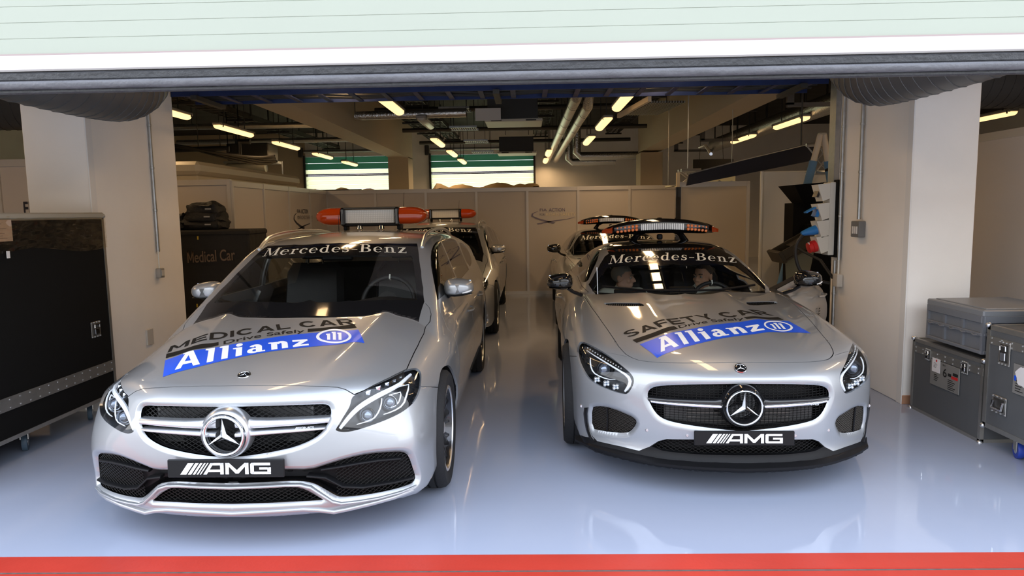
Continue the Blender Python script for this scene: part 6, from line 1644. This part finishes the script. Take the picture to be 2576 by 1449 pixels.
def build_partitions():
    o = empty('partition_wall', (0, 13.0, 0), 0, 'long beige panelled partition across the back behind all four cars', 'partition'); frame_panel(o, -3.77, 2.86, 0, 2.0, 7)
    tbox('plinth', (-3.8, -.02, 0), (2.86, .04, .05), STEELD, o)
    road_logo(o, (.08, -.012, 1.31), (1, 0, 0), (0, 0, 1), .84, True, mat('logo_violet', (.20, .18, .26), .6), mat('logo_violet', (1, 1, 1)), mat('logo_cream', (.80, .70, .48), .6), True)
    o = empty('partition_wall', (-3.75, 8.8, 0), 0, 'beige panelled partition running back along the left side', 'partition'); frame_panel(o, 0, 4.2, 0, 2.0, 4, 'y')
    road_logo(o, (.012, 2.28, 1.30), (0, 1, 0), (0, 0, 1), 1.0, True, mat('logo_ink', (.03, .03, .045), .6), mat('logo_ink', (1, 1, 1)), mat('logo_ink2', (.20, .18, .17), .6), True)
    o = empty('partition_wall', (-3.75, 8.8, 0), 0, 'pale partition panel facing the cars behind the black covered crate', 'partition'); frame_panel(o, -2.2, -.02, 0, 2.02, 2)
    o = empty('partition_wall', (-4.2, 7.0, 0), 0, 'brown-lit partition at the left picture edge behind the black case', 'partition'); frame_panel(o, -2.4, .1, 0, 2.16, 2); flat_text('sign_words', 'FIA', mat('logo_ink', (1, 1, 1)), o, (-.92, -.012, 1.60), (1, 0, 0), (0, 0, 1), .16, .14, .02)
    o = empty('partition_wall', (4.25, 4.2, 0), 0, 'white partition along the right edge behind the grey cases', 'partition'); frame_panel(o, 0, 5.2, 0, 2.2, 4, 'y', mat('white_panel', (.74, .70, .66), .5))
    # right hand side partitions near the gantry
    o = empty('partition_wall', (2.98, 9.9, 0), 0, 'tan partition panels to the right of the black post', 'partition'); frame_panel(o, -.82, .14, 0, 1.93, 1, 'x', mat('tan_panel', (.60, .50, .36), .45))
    o = empty('partition_wall', (3.12, 9.3, 0), 0, 'glossy white panel with a rounded edge right of the tan partition', 'partition'); m = mat('white_gloss_panel', (.68, .66, .60), .18, coat=.5); tbox('panel', (0, 0, 0), (.62, .03, 2.03), m, o, .012); tbox('panel', (.63, .0, 0), (1.5, .03, 2.02), m, o, .012); MB().tube([(0, .012, 0), (0, .012, 2.03)], .026, 10).build('rounded_edge', m, o)
    o = empty('post', (2.13, 9.85, 0), 0, 'slim black post at the right end of the back partition', 'post'); tbox('post_body', (-.035, -.035, 0), (.035, .035, 1.86), BLACKG, o); tbox('post_top', (-.022, -.022, 1.86), (.022, .022, 2.06), mat('cream_post', (.55, .45, .3), .6), o)
    # cabin and covered loads standing behind the partitions
    o = empty('storage_cabin', (-5.8, 10.6, 0), 0, 'cream box cabin with a rounded roof edge above the left partition', 'cabin'); c = mat('cabin_cream', (.66, .60, .46), .45); tbox('cabin_body', (-2.6, -1.2, 0), (1.35, 2.9, 2.12), c, o, .02); tbox('roof_edge', (-2.65, -1.26, 2.12), (1.40, 2.95, 2.30), c, o, .05); tbox('latch', (-2.4+1.9, -1.27, 2.16), (-2.25+1.9, -1.262, 2.19), STEELD, o)
    for i, (x0, x1, y, z, lab) in enumerate(((-1.95, .35, 14.3, 2.04, 'cream load under a rumpled tan cover behind the back partition'), (-5.0, -3.0, 14.0, 1.98, 'folded tan cover with a black edge on a load behind the left partition corner'))):
        o = empty('covered_load', ((x0+x1)/2, y, 0), 0, lab, 'load'); w = x1-x0; tbox('load_box', (-w/2, 0, 0), (w/2, 1.2, z-.02), WOODISH, o, .02)
        n = 24; vs = []
        for a in range(n+1):
            for b in range(7): vs.append((-w/2+w*a/n-.0, -.05+1.3*b/6, z+.05+.045*math.sin(a*.9+b*.7)+.035*math.sin(a*.37+1.3*b)-(.10 if b in (0, 6) else 0)-(.12 if a in (0, n) else 0)))
        MB().add(vs, [(a*7+b, (a+1)*7+b, (a+1)*7+b+1, a*7+b+1) for a in range(n) for b in range(6)], True).build('cover', mat('tan_cover', (.42, .30, .15), .7, bump=(6, .5)) if i == 0 else WOODISH, o)
        if i: tbox('cover_edge', (-w/2, -.06, z+.03), (w/2-.3, -.04, z+.07), BLACKM, o); tbox('folded_sheet', (w/2-.55, -.08, z-.08), (w/2-.1, -.05, z), mat('paper_white', (1, 1, 1)), o)
# ------------------------------------------------------------------ cases, crates and gear
CASEG = mat('case_grey_laminate', (.095, .10, .105), .45, noise=(14, .12), bump=(120, .04))
CASEB = mat('case_black_laminate', (.006, .006, .006), .75, spec=.15, bump=(120, .05))
ALU = mat('aluminium_edge', (.42, .41, .38), .35, .85, noise=(25, .15))
def caster(parent, x, y, ztop, r, wm, yaw=0.):
    o = empty('caster', (x, y, ztop), yaw, parent=parent)
    MB().box((0, 0, -.006), (.09, .07, .012)).box((-.022, .01, -.03-.2*r), (.006, .05, .06+.4*r)).box((.022, .01, -.03-.2*r), (.006, .05, .06+.4*r)).build('fork', ALU, o)
    MB().lathe([(r*.45, -.016), (r*.95, -.016), (r, -.010), (r, .010), (r*.95, .016), (r*.45, .016)], (0, .02, r-ztop), 'x', 24).build('tread', wm, o)
    MB().lathe([(0, -.018), (r*.46, -.017), (r*.46, .017), (0, .018)], (0, .02, r-ztop), 'x', 18).build('wheel_disc', SATIN, o)
    return o
def dish(parent, c, w, h, nrm, kind='latch'):
    """recessed metal plate with rivets and a butterfly latch or a spring handle; nrm -1 faces -x, +1 faces +x"""
    x, y, z = c; o = empty(kind, (x, y, z), parent=parent); s = nrm
    tbox('dish_plate', (min(0, s*.004), -w/2, -h/2), (max(0, s*.004), w/2, h/2), ALU, o, .002)
    tbox('dish_well', (min(s*.004, s*.006), -w*.36, -h*.36), (max(s*.004, s*.006), w*.36, h*.36), STEELD, o)
    if kind == 'latch':
        tbox('hasp', (min(s*.006, s*.016), -w*.22, -h*.30), (max(s*.006, s*.016), w*.22, h*.05), CHROME, o, .003); MB().tube([(s*.014, -w*.25, h*.12), (s*.014, -w*.25, h*.3), (s*.014, w*.25, h*.3), (s*.014, w*.25, h*.12)], .005, 6).build('wing', CHROME, o)
    else: MB().tube([(s*.012, -w*.33, h*.22), (s*.02, -w*.33, -h*.22), (s*.02, w*.33, -h*.22), (s*.012, w*.33, h*.22)], .008, 8).build('handle', CHROME, o)
    g = MB()
    for a in (-.44, -.15, .15, .44):
        for b in (-.45, .45): g.lathe([(0, .004*1), (.004, .003), (.005, 0)], (0, 0, 0), 'z', 6) if False else g.box((s*.006, a*w, b*h), (.005, .007, .007))
    g.build('rivets', SATIN, o)['kind'] = 'stuff'
    return o
def case_shell(o, lo, hi, m, strips=(), edge=.028, tops=True):
    """laminate box with aluminium angle on every edge, ball corners and riveted bands"""
    (x0, y0, z0), (x1, y1, z1) = lo, hi; tbox('case_body', lo, hi, m, o); e = .004
    for x in (x0, x1):
        for y in (y0, y1): tbox('corner_angle', (x-(edge if x == x1 else e), y-(edge if y == y1 else e), z0), (x+(e if x == x1 else edge), y+(e if y == y1 else edge), z1), ALU, o)
    for z in (z0, z1):
        a, b = (z-e, z+edge) if z == z0 else (z-edge, z+e)
        for x in (x0, x1): tbox('edge_angle', (x-(edge if x == x1 else e), y0, a), (x+(e if x == x1 else edge), y1, b), ALU, o)
        for y in (y0, y1): tbox('edge_angle', (x0, y-(edge if y == y1 else e), a), (x1, y+(e if y == y1 else edge), b), ALU, o)
    for x in (x0, x1):
        for y in (y0, y1):
            for z in (z0, z1): MB().lathe([(0, .018), (.009, .0156), (.0156, .009), (.018, 0), (.0156, -.009), (.009, -.0156), (0, -.018)], (x, y, z), 'z', 12).build('ball_corner', SATIN, o)
    for z, h, side in strips:
        xs = x0 if side < 0 else x1; b = tbox('hinge_band', (xs-.006, y0, z-h/2), (xs+.006, y1, z+h/2), ALU, o); g = MB(); k = int((y1-y0)/.085)
        for i in range(k):
            for q in (-.3, .3): g.box((xs+side*.007, y0+(y1-y0)*(i+.5)/k, z+q*h), (.004, .008, .008))
        g.build('rivets', SATIN, b)['kind'] = 'stuff'
def print_lines(parent, x, ys, zs, w, m, s=-1):
    """unreadable small print: thin bars"""
    g = MB()
    for i, z in enumerate(zs):
        ww = w*(.6+.4*((i*37) % 10)/10); g.box((x, ys+(ww-w)/2*s, z), (.001, ww, .0045))
    g.build('fine_print', m, parent)['kind'] = 'stuff'
def crate(loc, size, label, lid=True):
    o = empty('plastic_crate', loc, 0, label, 'crate', 'grey plastic crates on the flight cases'); w, d, h = size; m = mat('crate_grey', (.16, .17, .19), .5, bump=(60, .05)); ml = mat('crate_lid_grey', (.20, .21, .225), .4)
    zt = h-.05
    vs = []; fs = []
    for z, k in ((.0, .95), (.02, .97), (zt, .985)):
        for a, b in ((-1, -1), (1, -1), (1, 1), (-1, 1)): vs.append((a*w/2*k, b*d/2*k, z))
    MB().add(vs, [(i*4+j, i*4+(j+1) % 4, (i+1)*4+(j+1) % 4, (i+1)*4+j) for i in range(2) for j in range(4)]+[(0, 3, 2, 1), (8, 9, 10, 11)]).build('crate_wall', m, o)
    for z, t in ((.012, .024), (zt*.52, .022), (zt-.02, .05)):
        for s in (-1, 1):
            tbox('rim_band', (-w/2, s*d/2-.012, z-t/2), (w/2, s*d/2+.012, z+t/2), m, o, .004); tbox('rim_band', (s*w/2-.012, -d/2, z-t/2), (s*w/2+.012, d/2, z+t/2), m, o, .004)
    for i in range(4):
        y = -d/2+d*i/3
        for s in (-1, 1): tbox('rib', (s*w/2*.99-.010, y-.009, 0), (s*w/2*.99+.010, y+.009, zt), m, o)
    for i in range(5):
        x = -w/2+w*i/4
        for s in (-1, 1): tbox('rib', (x-.009, s*d/2*.985-.010, 0), (x+.009, s*d/2*.985+.010, zt), m, o)
    for i in range(5):
        y = -d/2+d*(i+.5)/5; MB().tube([(-w/2-.012, y-.03, zt*.5), (-w/2-.02, y, zt*.48), (-w/2-.012, y+.03, zt*.5)], .006, 6).build('hinge_loop', m, o)
    MB().box((0, 0, h-.03), (w+.02, d+.02, .045), bev=.008).build('lid', ml, o); MB().box((0, 0, h-.006), (w-.06, d-.06, .012), bev=.004).build('lid_panel', ml, o)
    tbox('grip_slot', (w*.05, -d/2-.014, zt-.045), (w*.35, -d/2-.008, zt-.005), BLACKM, o)
    return o
def build_cases():
    # tall black case wrapped in film, left
    o = empty('flight_case', (-3.80, 4.55, 0), 0, 'tall black flight case wrapped in clear film by the left column', 'flight case')
    x0, x1, y0, y1 = -.55, .53, -.95, .75; case_shell(o, (x0, y0, .17), (x1, y1, 1.57), CASEB, ((.405, .085, 1),), .022)
    for x, y in ((.40, -.10), (.40, .60), (-.42, -.6), (-.42, .6), (.40, -.8)): caster(o, x, y, .17, .06, mat('caster_grey_blue', (.07, .11, .15), .5), .5)
    dish(o, (x1, .55, .72), .11, .12, 1, 'latch')
    film = glass_mat('clear_film', (.90, .86, .78), rough=.12); n, k = 70, 20; vs = []
    for i in range(n+1):
        for j in range(k+1):
            y = y0-.01+(y1-y0+.02)*i/n; z = 1.585-.245*j/k*(1+.10*math.sin(i*.13)); b = .0035*mnoise.noise(Vector((y*9, z*14, 0)))+.0025*mnoise.noise(Vector((y*22+z*9, z*30, 3)))+.0008*math.sin(i*.9+j*.6)+.0006*math.sin(i*.37-1.3*j)+.001*math.sin(2.1*i*.5+j*1.7); vs.append((x1+.012+b*(j > 0), y, z))
    MB().add(vs, [(i*(k+1)+j, (i+1)*(k+1)+j, (i+1)*(k+1)+j+1, i*(k+1)+j+1) for i in range(n) for j in range(k)], True).build('film_wrap', film, o)
    tbox('tape_roll', (x1-.02, y0, 1.555), (x1+.014, y1, 1.598), mat('film_edge', (.34, .31, .25), .35), o, .01)
    p = tbox('paper_label', (x1+.006, -.46+.05, 1.42), (x1+.010, -.27+.05, 1.555), mat('kraft_label', (.42, .30, .22), .7), o); print_lines(p, x1+.0108, -.32, (1.53, 1.50, 1.47, 1.455, 1.44), .13, mat('faint_print', (.25, .17, .13), .7), 1); 
    tbox('torn_tape', (x1+.02, -.30, 1.315), (x1+.024, -.275, 1.36), mat('paper_white', (1, 1, 1)), o)
    # covered box lettered Medical Car
    o = empty('covered_crate', (-3.64, 8.25, 0), 0, 'black fabric-covered crate lettered Medical Car behind the estate cars', 'crate'); cm = mat('black_cover', (.014, .013, .012), .75, bump=(14, .5))
    tbox('crate_cover', (-.48, -.28, 0), (.42, .28, 1.39), cm, o, .02); tbox('cover_top', (-.49, -.29, 1.33), (.43, .29, 1.40), cm, o, .02)
    flat_text('cover_lettering', 'Medical Car', mat('dull_bronze', (.16, .11, .075), .6), o, (-.31, -.296, 1.02), (1, 0, .05), (0, 0, 1), .56, .135, .012); tbox('yellow_tab', (-.18, -.297, 1.29), (-.165, -.29, 1.33), mat('tab_yellow', (.55, .38, .03), .5), o); tbox('yellow_tab', (-.24, -.297, .50), (-.225, -.29, .54), mat('tab_yellow', (1, 1, 1)), o)
    bm_ = mat('bag_black', (.010, .010, .011), .65, bump=(30, .5))
    for i, (x, y, z, sx, sy, sz, lab) in enumerate(((-3.80, 8.2, 1.46, .25, .20, .055, 'lowest folded black jacket on the covered crate'), (-3.81, 8.2, 1.55, .235, .19, .055, 'middle folded black jacket on the covered crate'), (-3.80, 8.2, 1.64, .20, .17, .06, 'top folded black jacket on the covered crate'), (-4.13, 8.18, 1.49, .13, .16, .085, 'small black bag left of the folded jackets'))):
        n, m_ = 28, 12; vs = []
        for a in range(m_+1):
            t = -PI/2+PI*a/m_
            for b in range(n):
                p = 2*PI*b/n; e = .5; cu = lambda v: math.copysign(abs(v)**e, v)
                q = Vector((math.cos(p)*math.cos(t), math.sin(p)*math.cos(t), math.sin(t))); wv = 1+.22*mnoise.noise(q*1.6+Vector((i*3.1, 0, 0))); w2 = 1+.7*mnoise.noise(q*2.2+Vector((0, i*5.3, 1))); vs.append((sx*cu(math.cos(t))*cu(math.cos(p))*wv, sy*cu(math.cos(t))*cu(math.sin(p))*wv, sz*cu(math.sin(t))*w2*1.15))
        g = tag(MB().add(vs, [(a*n+b, a*n+(b+1) % n, (a+1)*n+(b+1) % n, (a+1)*n+b) for a in range(m_) for b in range(n)], True).build('folded_jacket' if i < 3 else 'bag', bm_, None, (x, y, z)), lab, 'jacket' if i < 3 else 'bag')
        if i < 3: tbox('care_label', (.06, -sy*1.04, -.006), (.13, -sy*1.0, .010), mat('label_grey', (.35, .34, .32), .6), g)
    # grey cases on the right
    o = empty('flight_case', (3.30, 4.86, 0), 0, 'low dark-grey flight case with a numbered plate against the right column', 'flight case'); case_shell(o, (-.35, -.40, .0), (.35, .42, .545), CASEG, ((.47, .05, -1),), .022)
    dish(o, (-.355, .21, .46), .065, .085, -1); dish(o, (-.355, -.22, .46), .065, .085, -1)
    p = tbox('number_plate', (-.360, -.17, .255), (-.354, .17, .44), mat('plate_grey', (.20, .195, .185), .5), o, .002); ink = mat('print_black', (.01, .01, .01), .6)
    flat_text('plate_number', '6', ink, p, (-.3615, .015, .345), (0, -1, 0), (0, 0, 1), .045, .062, .012); flat_text('plate_word', 'Box', ink, p, (-.3615, .02, .42), (0, -1, 0), (0, 0, 1), .035, .014)
    tbox('plate_block', (-.3622, -.155, .35), (-.3605, -.085, .37), mat('print_red', (.55, .02, .02), .5), p); tbox('plate_block', (-.3622, -.155, .375), (-.3605, -.10, .395), ink, p); tbox('plate_block', (-.3622, -.08, .36), (-.3605, -.045, .38), ink, p)
    print_lines(p, -.3612, .09, (.335, .322, .309, .296), .06, ink); print_lines(p, -.3612, -.09, (.335, .322, .309, .296, .283, .27), .09, ink)
    p = tbox('paper_label', (-.3635, .05, .355), (-.3615, .145, .455), mat('label_paper', (.72, .70, .70), .7), o); tbox('stamp', (-.3645, .085, .432), (-.363, .10, .447), mat('print_red', (1, 1, 1)), p); print_lines(p, -.3642, .10, (.42, .41, .40, .39), .05, mat('print_grey', (.3, .3, .3), .6))
    o = empty('flight_case', (3.33, 4.05, 0), 0, 'taller dark-grey flight case on blue casters at the right edge', 'flight case'); case_shell(o, (-.40, -.55, .135), (.40, .36, .79), CASEG, ((.70, .05, -1),), .026)
    dish(o, (-.405, .19, .64), .10, .15, -1); dish(o, (-.405, .21, .31), .13, .11, -1, 'handle'); dish(o, (-.405, -.30, .64), .10, .15, -1)
    p = tbox('number_plate', (-.410, -.16, .42), (-.404, .10, .60), mat('plate_grey', (1, 1, 1)), o, .002); print_lines(p, -.4115, .04, (.50, .485, .47, .455, .44), .07, ink)
    vs = [(0, .075*math.cos(a)*(1+.12*math.sin(5*a)), .062*math.sin(a)*(1+.1*math.cos(7*a))) for a in [2*PI*k/24 for k in range(24)]]
    MB().add(vs, [tuple(range(24))]).build('torn_paper', mat('label_paper', (1, 1, 1)), o, (-.4125, .0, .535), recalc=False); tbox('blue_strip', (-.4135, .07, .50), (-.411, .085, .53), BLUEV, o)
    for x, y in ((-.34, .10), (-.34, -.45), (.34, .1), (.34, -.45)): caster(o, x, y, .135, .055, mat('caster_blue', (.02, .05, .35), .45), -.3)
    crate((3.26, 4.83, .575), (.58, .62, .30), 'grey lidded plastic crate on the low flight case'); crate((3.40, 3.93, .82), (.62, .60, .25), 'grey plastic crate on the taller flight case, cut by the picture edge')
    # socket board with power outlets
    o = empty('socket_board', (2.905, 6.62, 1.0), 0, 'white power outlet unit on a black backboard with blue and red sockets', 'socket'); wm = mat('outlet_white', (.70, .68, .62), .45); bl = mat('socket_blue', (.02, .19, .55), .4); rd = mat('socket_red', (.60, .02, .02), .4)
    tbox('backboard', (-.02, -.10, .08), (.03, .06, .80), CASEB, o); tbox('unit_body', (-.075, -.06, .10), (-.02, .10, .78), wm, o, .006)
    for i, z in enumerate((.66, .48, .32, .17)):
        MB().prism([(-.075, z-.03), (-.075, z+.11), (-.19, z+.10), (-.14, z-.055)], -.06, .09).build('outlet_block', wm, o)
        n = Vector((-.93, 0, -.36)); c = Vector((-.168, .01, z+.025)); rot = (-n).to_track_quat('Z', 'Y').to_euler()
        if i == 0: MB().box(tuple(c), (.09, .10, .02), rot=(0, -1.2, 0)).build('cover_flap', mat('smoke_flap', (.03, .03, .035), .15), o); MB().box(tuple(c+Vector((-.012, -.02, -.035))), (.02, .05, .006), rot=(0, -1.2, 0)).build('flap_label', CREAMV, o)
        elif i == 1: MB().box(tuple(c), (.09, .10, .03), rot=(0, -1.2, 0)).build('socket_body', bl, o); MB().box(tuple(c+Vector((-.06, 0, .02))), (.10, .07, .012), rot=(0, -.5, 0)).build('socket_flap', bl, o)
        elif i == 2: MB().lathe([(0, .0), (.045, .0), (.045, .05), (.038, .09), (.024, .15), (.018, .17), (0, .17)], n=18).build('plug', bl, o, tuple(c+Vector((.03, 0, .0))), rot=(0, -PI/2-.25, 0))
        else: MB().lathe([(0, .0), (.055, .0), (.058, .06), (.050, .065), (.050, .10), (0, .105)], n=18).build('socket_body', rd, o, tuple(c+Vector((.03, 0, 0))), rot=(0, -PI/2-.3, 0)); MB().box(tuple(c+Vector((-.07, -.02, .01))), (.006, .03, .03), rot=(0, -.3, 0)).build('socket_latch', CREAMV, o)
    MB().tube(smooth_line([(-.29, .01, .29), (-.36, .0, .20), (-.36, -.02, .05), (-.30, -.02, -.08), (-.18, .0, -.14), (-.03, .0, -.17)], 3, False).tolist(), .016, 8).build('supply_cable', mat('cable_black', (1, 1, 1)), o)
    # black hooded stand with a tilted tray
    o = empty('fuel_rig_hood', (3.05, 8.0, 0), 0, 'black stand with a wide flared hood and a tilted dark tray beside the right column', 'stand'); bk = mat('hood_black', (.005, .005, .0055), .7, spec=.12)
    tbox('stand_post', (-.02, -.03, 0), (.42, .24, 1.60), bk, o)
    MB().add([(-.08, -.2, 1.80), (.50, -.2, 1.84), (.50, .3, 1.84), (-.08, .3, 1.80), (.12, -.05, 1.52), (.42, -.05, 1.52), (.42, .2, 1.52), (.12, .2, 1.52)], [(0, 1, 2, 3), (0, 4, 5, 1), (1, 5, 6, 2), (2, 6, 7, 3), (3, 7, 4, 0), (4, 7, 6, 5)]).build('flared_hood', bk, o)
    tbox('valve_block', (.10, -.15, 1.26), (.26, .0, 1.36), bk, o, .01)
    M_ = Matrix.Rotation(-.52, 3, 'Y'); tr = lambda p: tuple(Vector((.06, -.32, 1.17))+M_ @ Vector(p))
    dk = mat('tray_dark', (.05, .045, .035), .3, .3)
    for nm, lo, hi in (('tray_base', (-.36, -.16, -.02), (.36, .2, .0)), ('tray_side', (-.36, -.16, .0), (.36, -.13, .10)), ('tray_side', (-.36, .17, .0), (.36, .2, .10)), ('tray_front', (-.40, -.17, -.03), (-.36, .21, .11)), ('tray_inner', (-.2, -.1, .06), (.3, .14, .075))):
        c = [(a+b)/2 for a, b in zip(lo, hi)]; MB().box(tr(c), [b-a for a, b in zip(lo, hi)], rot=M_, bev=.004).build(nm, dk, o)
    MB().tube([(.16, -.2, 1.2), (.2, .05, 1.35)], .03, 8).build('tray_arm', bk, o)
    MB().add([(-.20, -.30, 1.02), (.12, -.30, 1.08), (.05, -.25, .55), (-.15, -.25, .55)], [(0, 1, 2, 3)]).build('tray_sheet', mat('clear_sheet', (.20, .20, .14), .12, 0), o, recalc=False); MB().tube([(-.10, -.28, .5), (.2, -.2, 1.1)], .016, 6).build('stay', bk, o)
    tbox('stand_base', (-.25, -.3, 0), (.5, .4, .06), bk, o); tbox('clear_sheet_foot', (-.16, -.27, .06), (.06, -.24, .56), bk, o)
    # padded A-frame and lattice truss with a navy banner
    o = empty('padded_frame', (3.30, 8.6, 0), 0, 'tall A-frame of white poles padded in blue beside the right column', 'frame'); wp = mat('pole_white', (.62, .55, .45), .6); bp = mat('pad_blue', (.10, .22, .40), .7)
    for (a, b, q) in (((.27, 0, 2.42), (-.30, 0, .0), .62), ((.31, 0, 2.42), (.80, .1, .0), .5)):
        a, b = Vector(a), Vector(b); MB().tube([tuple(a), tuple(b)], .036, 12).build('pole', wp, o); c = a.lerp(b, .13); MB().tube([tuple(c), tuple(a.lerp(b, .9))], .048, 12).build('blue_pad', bp, o)
    MB().lathe([(.047, -.02), (.05, -.02), (.05, .02), (.047, .02)], n=12).build('strap', BLACKM, o, (.395, .015, 2.0))
    MB().tube([(.40, -.04, 1.95), (.38, -.06, 1.8), (.42, -.06, 1.62), (.40, -.05, 1.4)], .008, 6).build('rope', BLACKM, o); tbox('cap_plate', (.25, -.03, 2.41), (.33, .03, 2.44), ALU, o)
    def truss(loc, w, h, L, label, legs=True):
        o = empty('lattice_truss', loc, 0, label, 'truss')
        for z in (0, h): 
            for y in (0, L): MB().tube([(0, y, z), (w, y, z)], .022, 8).build('chord', SATIN, o)
        k = max(1, int(w/h/.8))
        for i in range(k):
            for y in (0, L): MB().tube([(w*i/k, y, 0), (w*(i+1)/k, y, h)], .010, 6).build('brace', SATIN, o); MB().tube([(w*i/k, y, h), (w*(i+1)/k, y, 0)], .010, 6).build('brace', SATIN, o)
        if legs: MB().tube([(w*.5, L, h), (w*.5, L, ZC-loc[2])], .008, 6).build('truss_hanger', SATIN, o)
        return o
    truss((3.58, 8.75, 1.98), .6, .36, .3, 'silver lattice truss right of the blue padded frame'); truss((2.20, 9.98, 1.88), .28, .22, .2, 'small silver lattice truss end above the black post')
    o = empty('navy_banner', (2.35, 9.65, 0), 0, 'long navy banner beam slanting up to the right under the strip lamps', 'banner'); nv = mat('navy_fabric', (.006, .007, .018), .6)
    MB().prism([(-.15, 1.87), (1.55, 2.18), (1.62, 2.42), (.62, 2.20), (-.12, 2.02)], -.02, .02).build('banner_cloth', nv, o); MB().tube([(-.12, -.03, 2.03), (.62, -.03, 2.21), (1.62, -.03, 2.43)], .010, 6).build('edge_rail', SATIN, o)
    MB().tube([(1.4, 0, 2.3), (1.4, 0, ZC)], .012, 6).build('banner_hanger', STEELD, o)
    run('brace_rod', [(3.05, 12.4, 2.62), (3.05, 12.0, 2.62), (2.55, 9.72, 2.3)], .022, SATIN, 'thin silver rod slanting from the right beam down to the navy banner', 'rod', hang=False)
    o = empty('television', (3.95, 14.8, 2.16), 0, 'black flat screen hung behind the navy banner', 'television'); tbox('screen', (-.44, -.02, 0), (.40, .02, .42), mat('screen_black', (.012, .011, .010), .25), o, .006); tbox('back_case', (-.35, .02, .05), (.3, .07, .36), BLACKM, o)
    for s in (-.3, .2): MB().tube([(s, .03, .4), (s*.9, .05, .9), (s*.7, .05, ZC-2.16)], .006, 5).build('hanger_cable', STEELD, o)
    o = empty('backlit_tone_sheet', (2.2, 10.6, 0), 0, 'pale torn sheet coloured bright as if backlit between the navy banner and the tan partition', 'sheet'); n = 18; vs = []
    for i in range(n+1): x = -.1+1.05*i/n; vs += [(x, 0, 1.90+.02*math.sin(i*1.9)+.01*math.sin(i*4.1)+(.05 if i > 11 else 0)), (x, 0, 1.93+.182*(x-.21))]
    MB().add(vs, [(2*i, 2*i+2, 2*i+3, 2*i+1) for i in range(n)]).build('pale_sheet', mat('pale_sheet', (.86, .86, .62), .6), o, recalc=False); MB().tube([(-.1, .01, 1.875), (.95, .01, 2.065)], .012, 6).build('sheet_rail', ALU, o)  # no light behind: the backlit brightness is put into the pale colour
    for x in (-.05, .9): MB().tube([(x, .02, 1.93+.182*(x-.21)), (x, .02, ZC)], .006, 6).build('sheet_hanger', ALU, o)
    o = empty('work_bench', (3.62, 9.02, 0), 0, 'grey bench edge with dark equipment low behind the right coupe', 'bench'); tbox('bench_top', (-.3, -.24, .84), (.52, .22, .90), mat('bench_grey', (.20, .21, .19), .5), o, .01); tbox('bench_front', (-.3, -.22, .70), (.52, -.16, .84), STEELD, o); tbox('drawer', (-.1, -.25, .5), (.3, -.22, .69), mat('bench_grey', (1, 1, 1)), o)
    for x in (-.25, .48): tbox('bench_leg', (x-.03, -.18, 0), (x+.03, .2, .84), STEELD, o)
# ------------------------------------------------------------------ put it together
def main():
    build_shell(); build_services(); build_partitions(); build_cases(); build_lamps()
    est, EB = build_estate(); cpe, CB = build_coupe(); build_people()
    tag(est, 'silver estate car at the front left with an amber roof light bar', 'car', 'course cars in the garage'); tag(cpe, 'silver coupe at the front right with two men seated inside', 'car', 'course cars in the garage')
    e2 = copy_tree(est); e2.location = (-1.30, 8.02, 0); e2.rotation_euler = (0, 0, -.004); e2['label'] = 'second silver estate car parked behind the front one, mostly hidden'
    c2 = copy_tree(cpe); c2.location = (1.30, 8.42, 0); c2.rotation_euler = (0, 0, -.02); c2['label'] = 'second coupe parked behind the front one, its roof light bar showing'
    for o in list(e2.children)+list(c2.children):
        for k in ('hood_banner', 'hood_lettering', 'hood_stripe'):
            if o.name.startswith(k):
                for ch in list(o.children): bpy.data.objects.remove(ch)
                bpy.data.objects.remove(o); break
main()
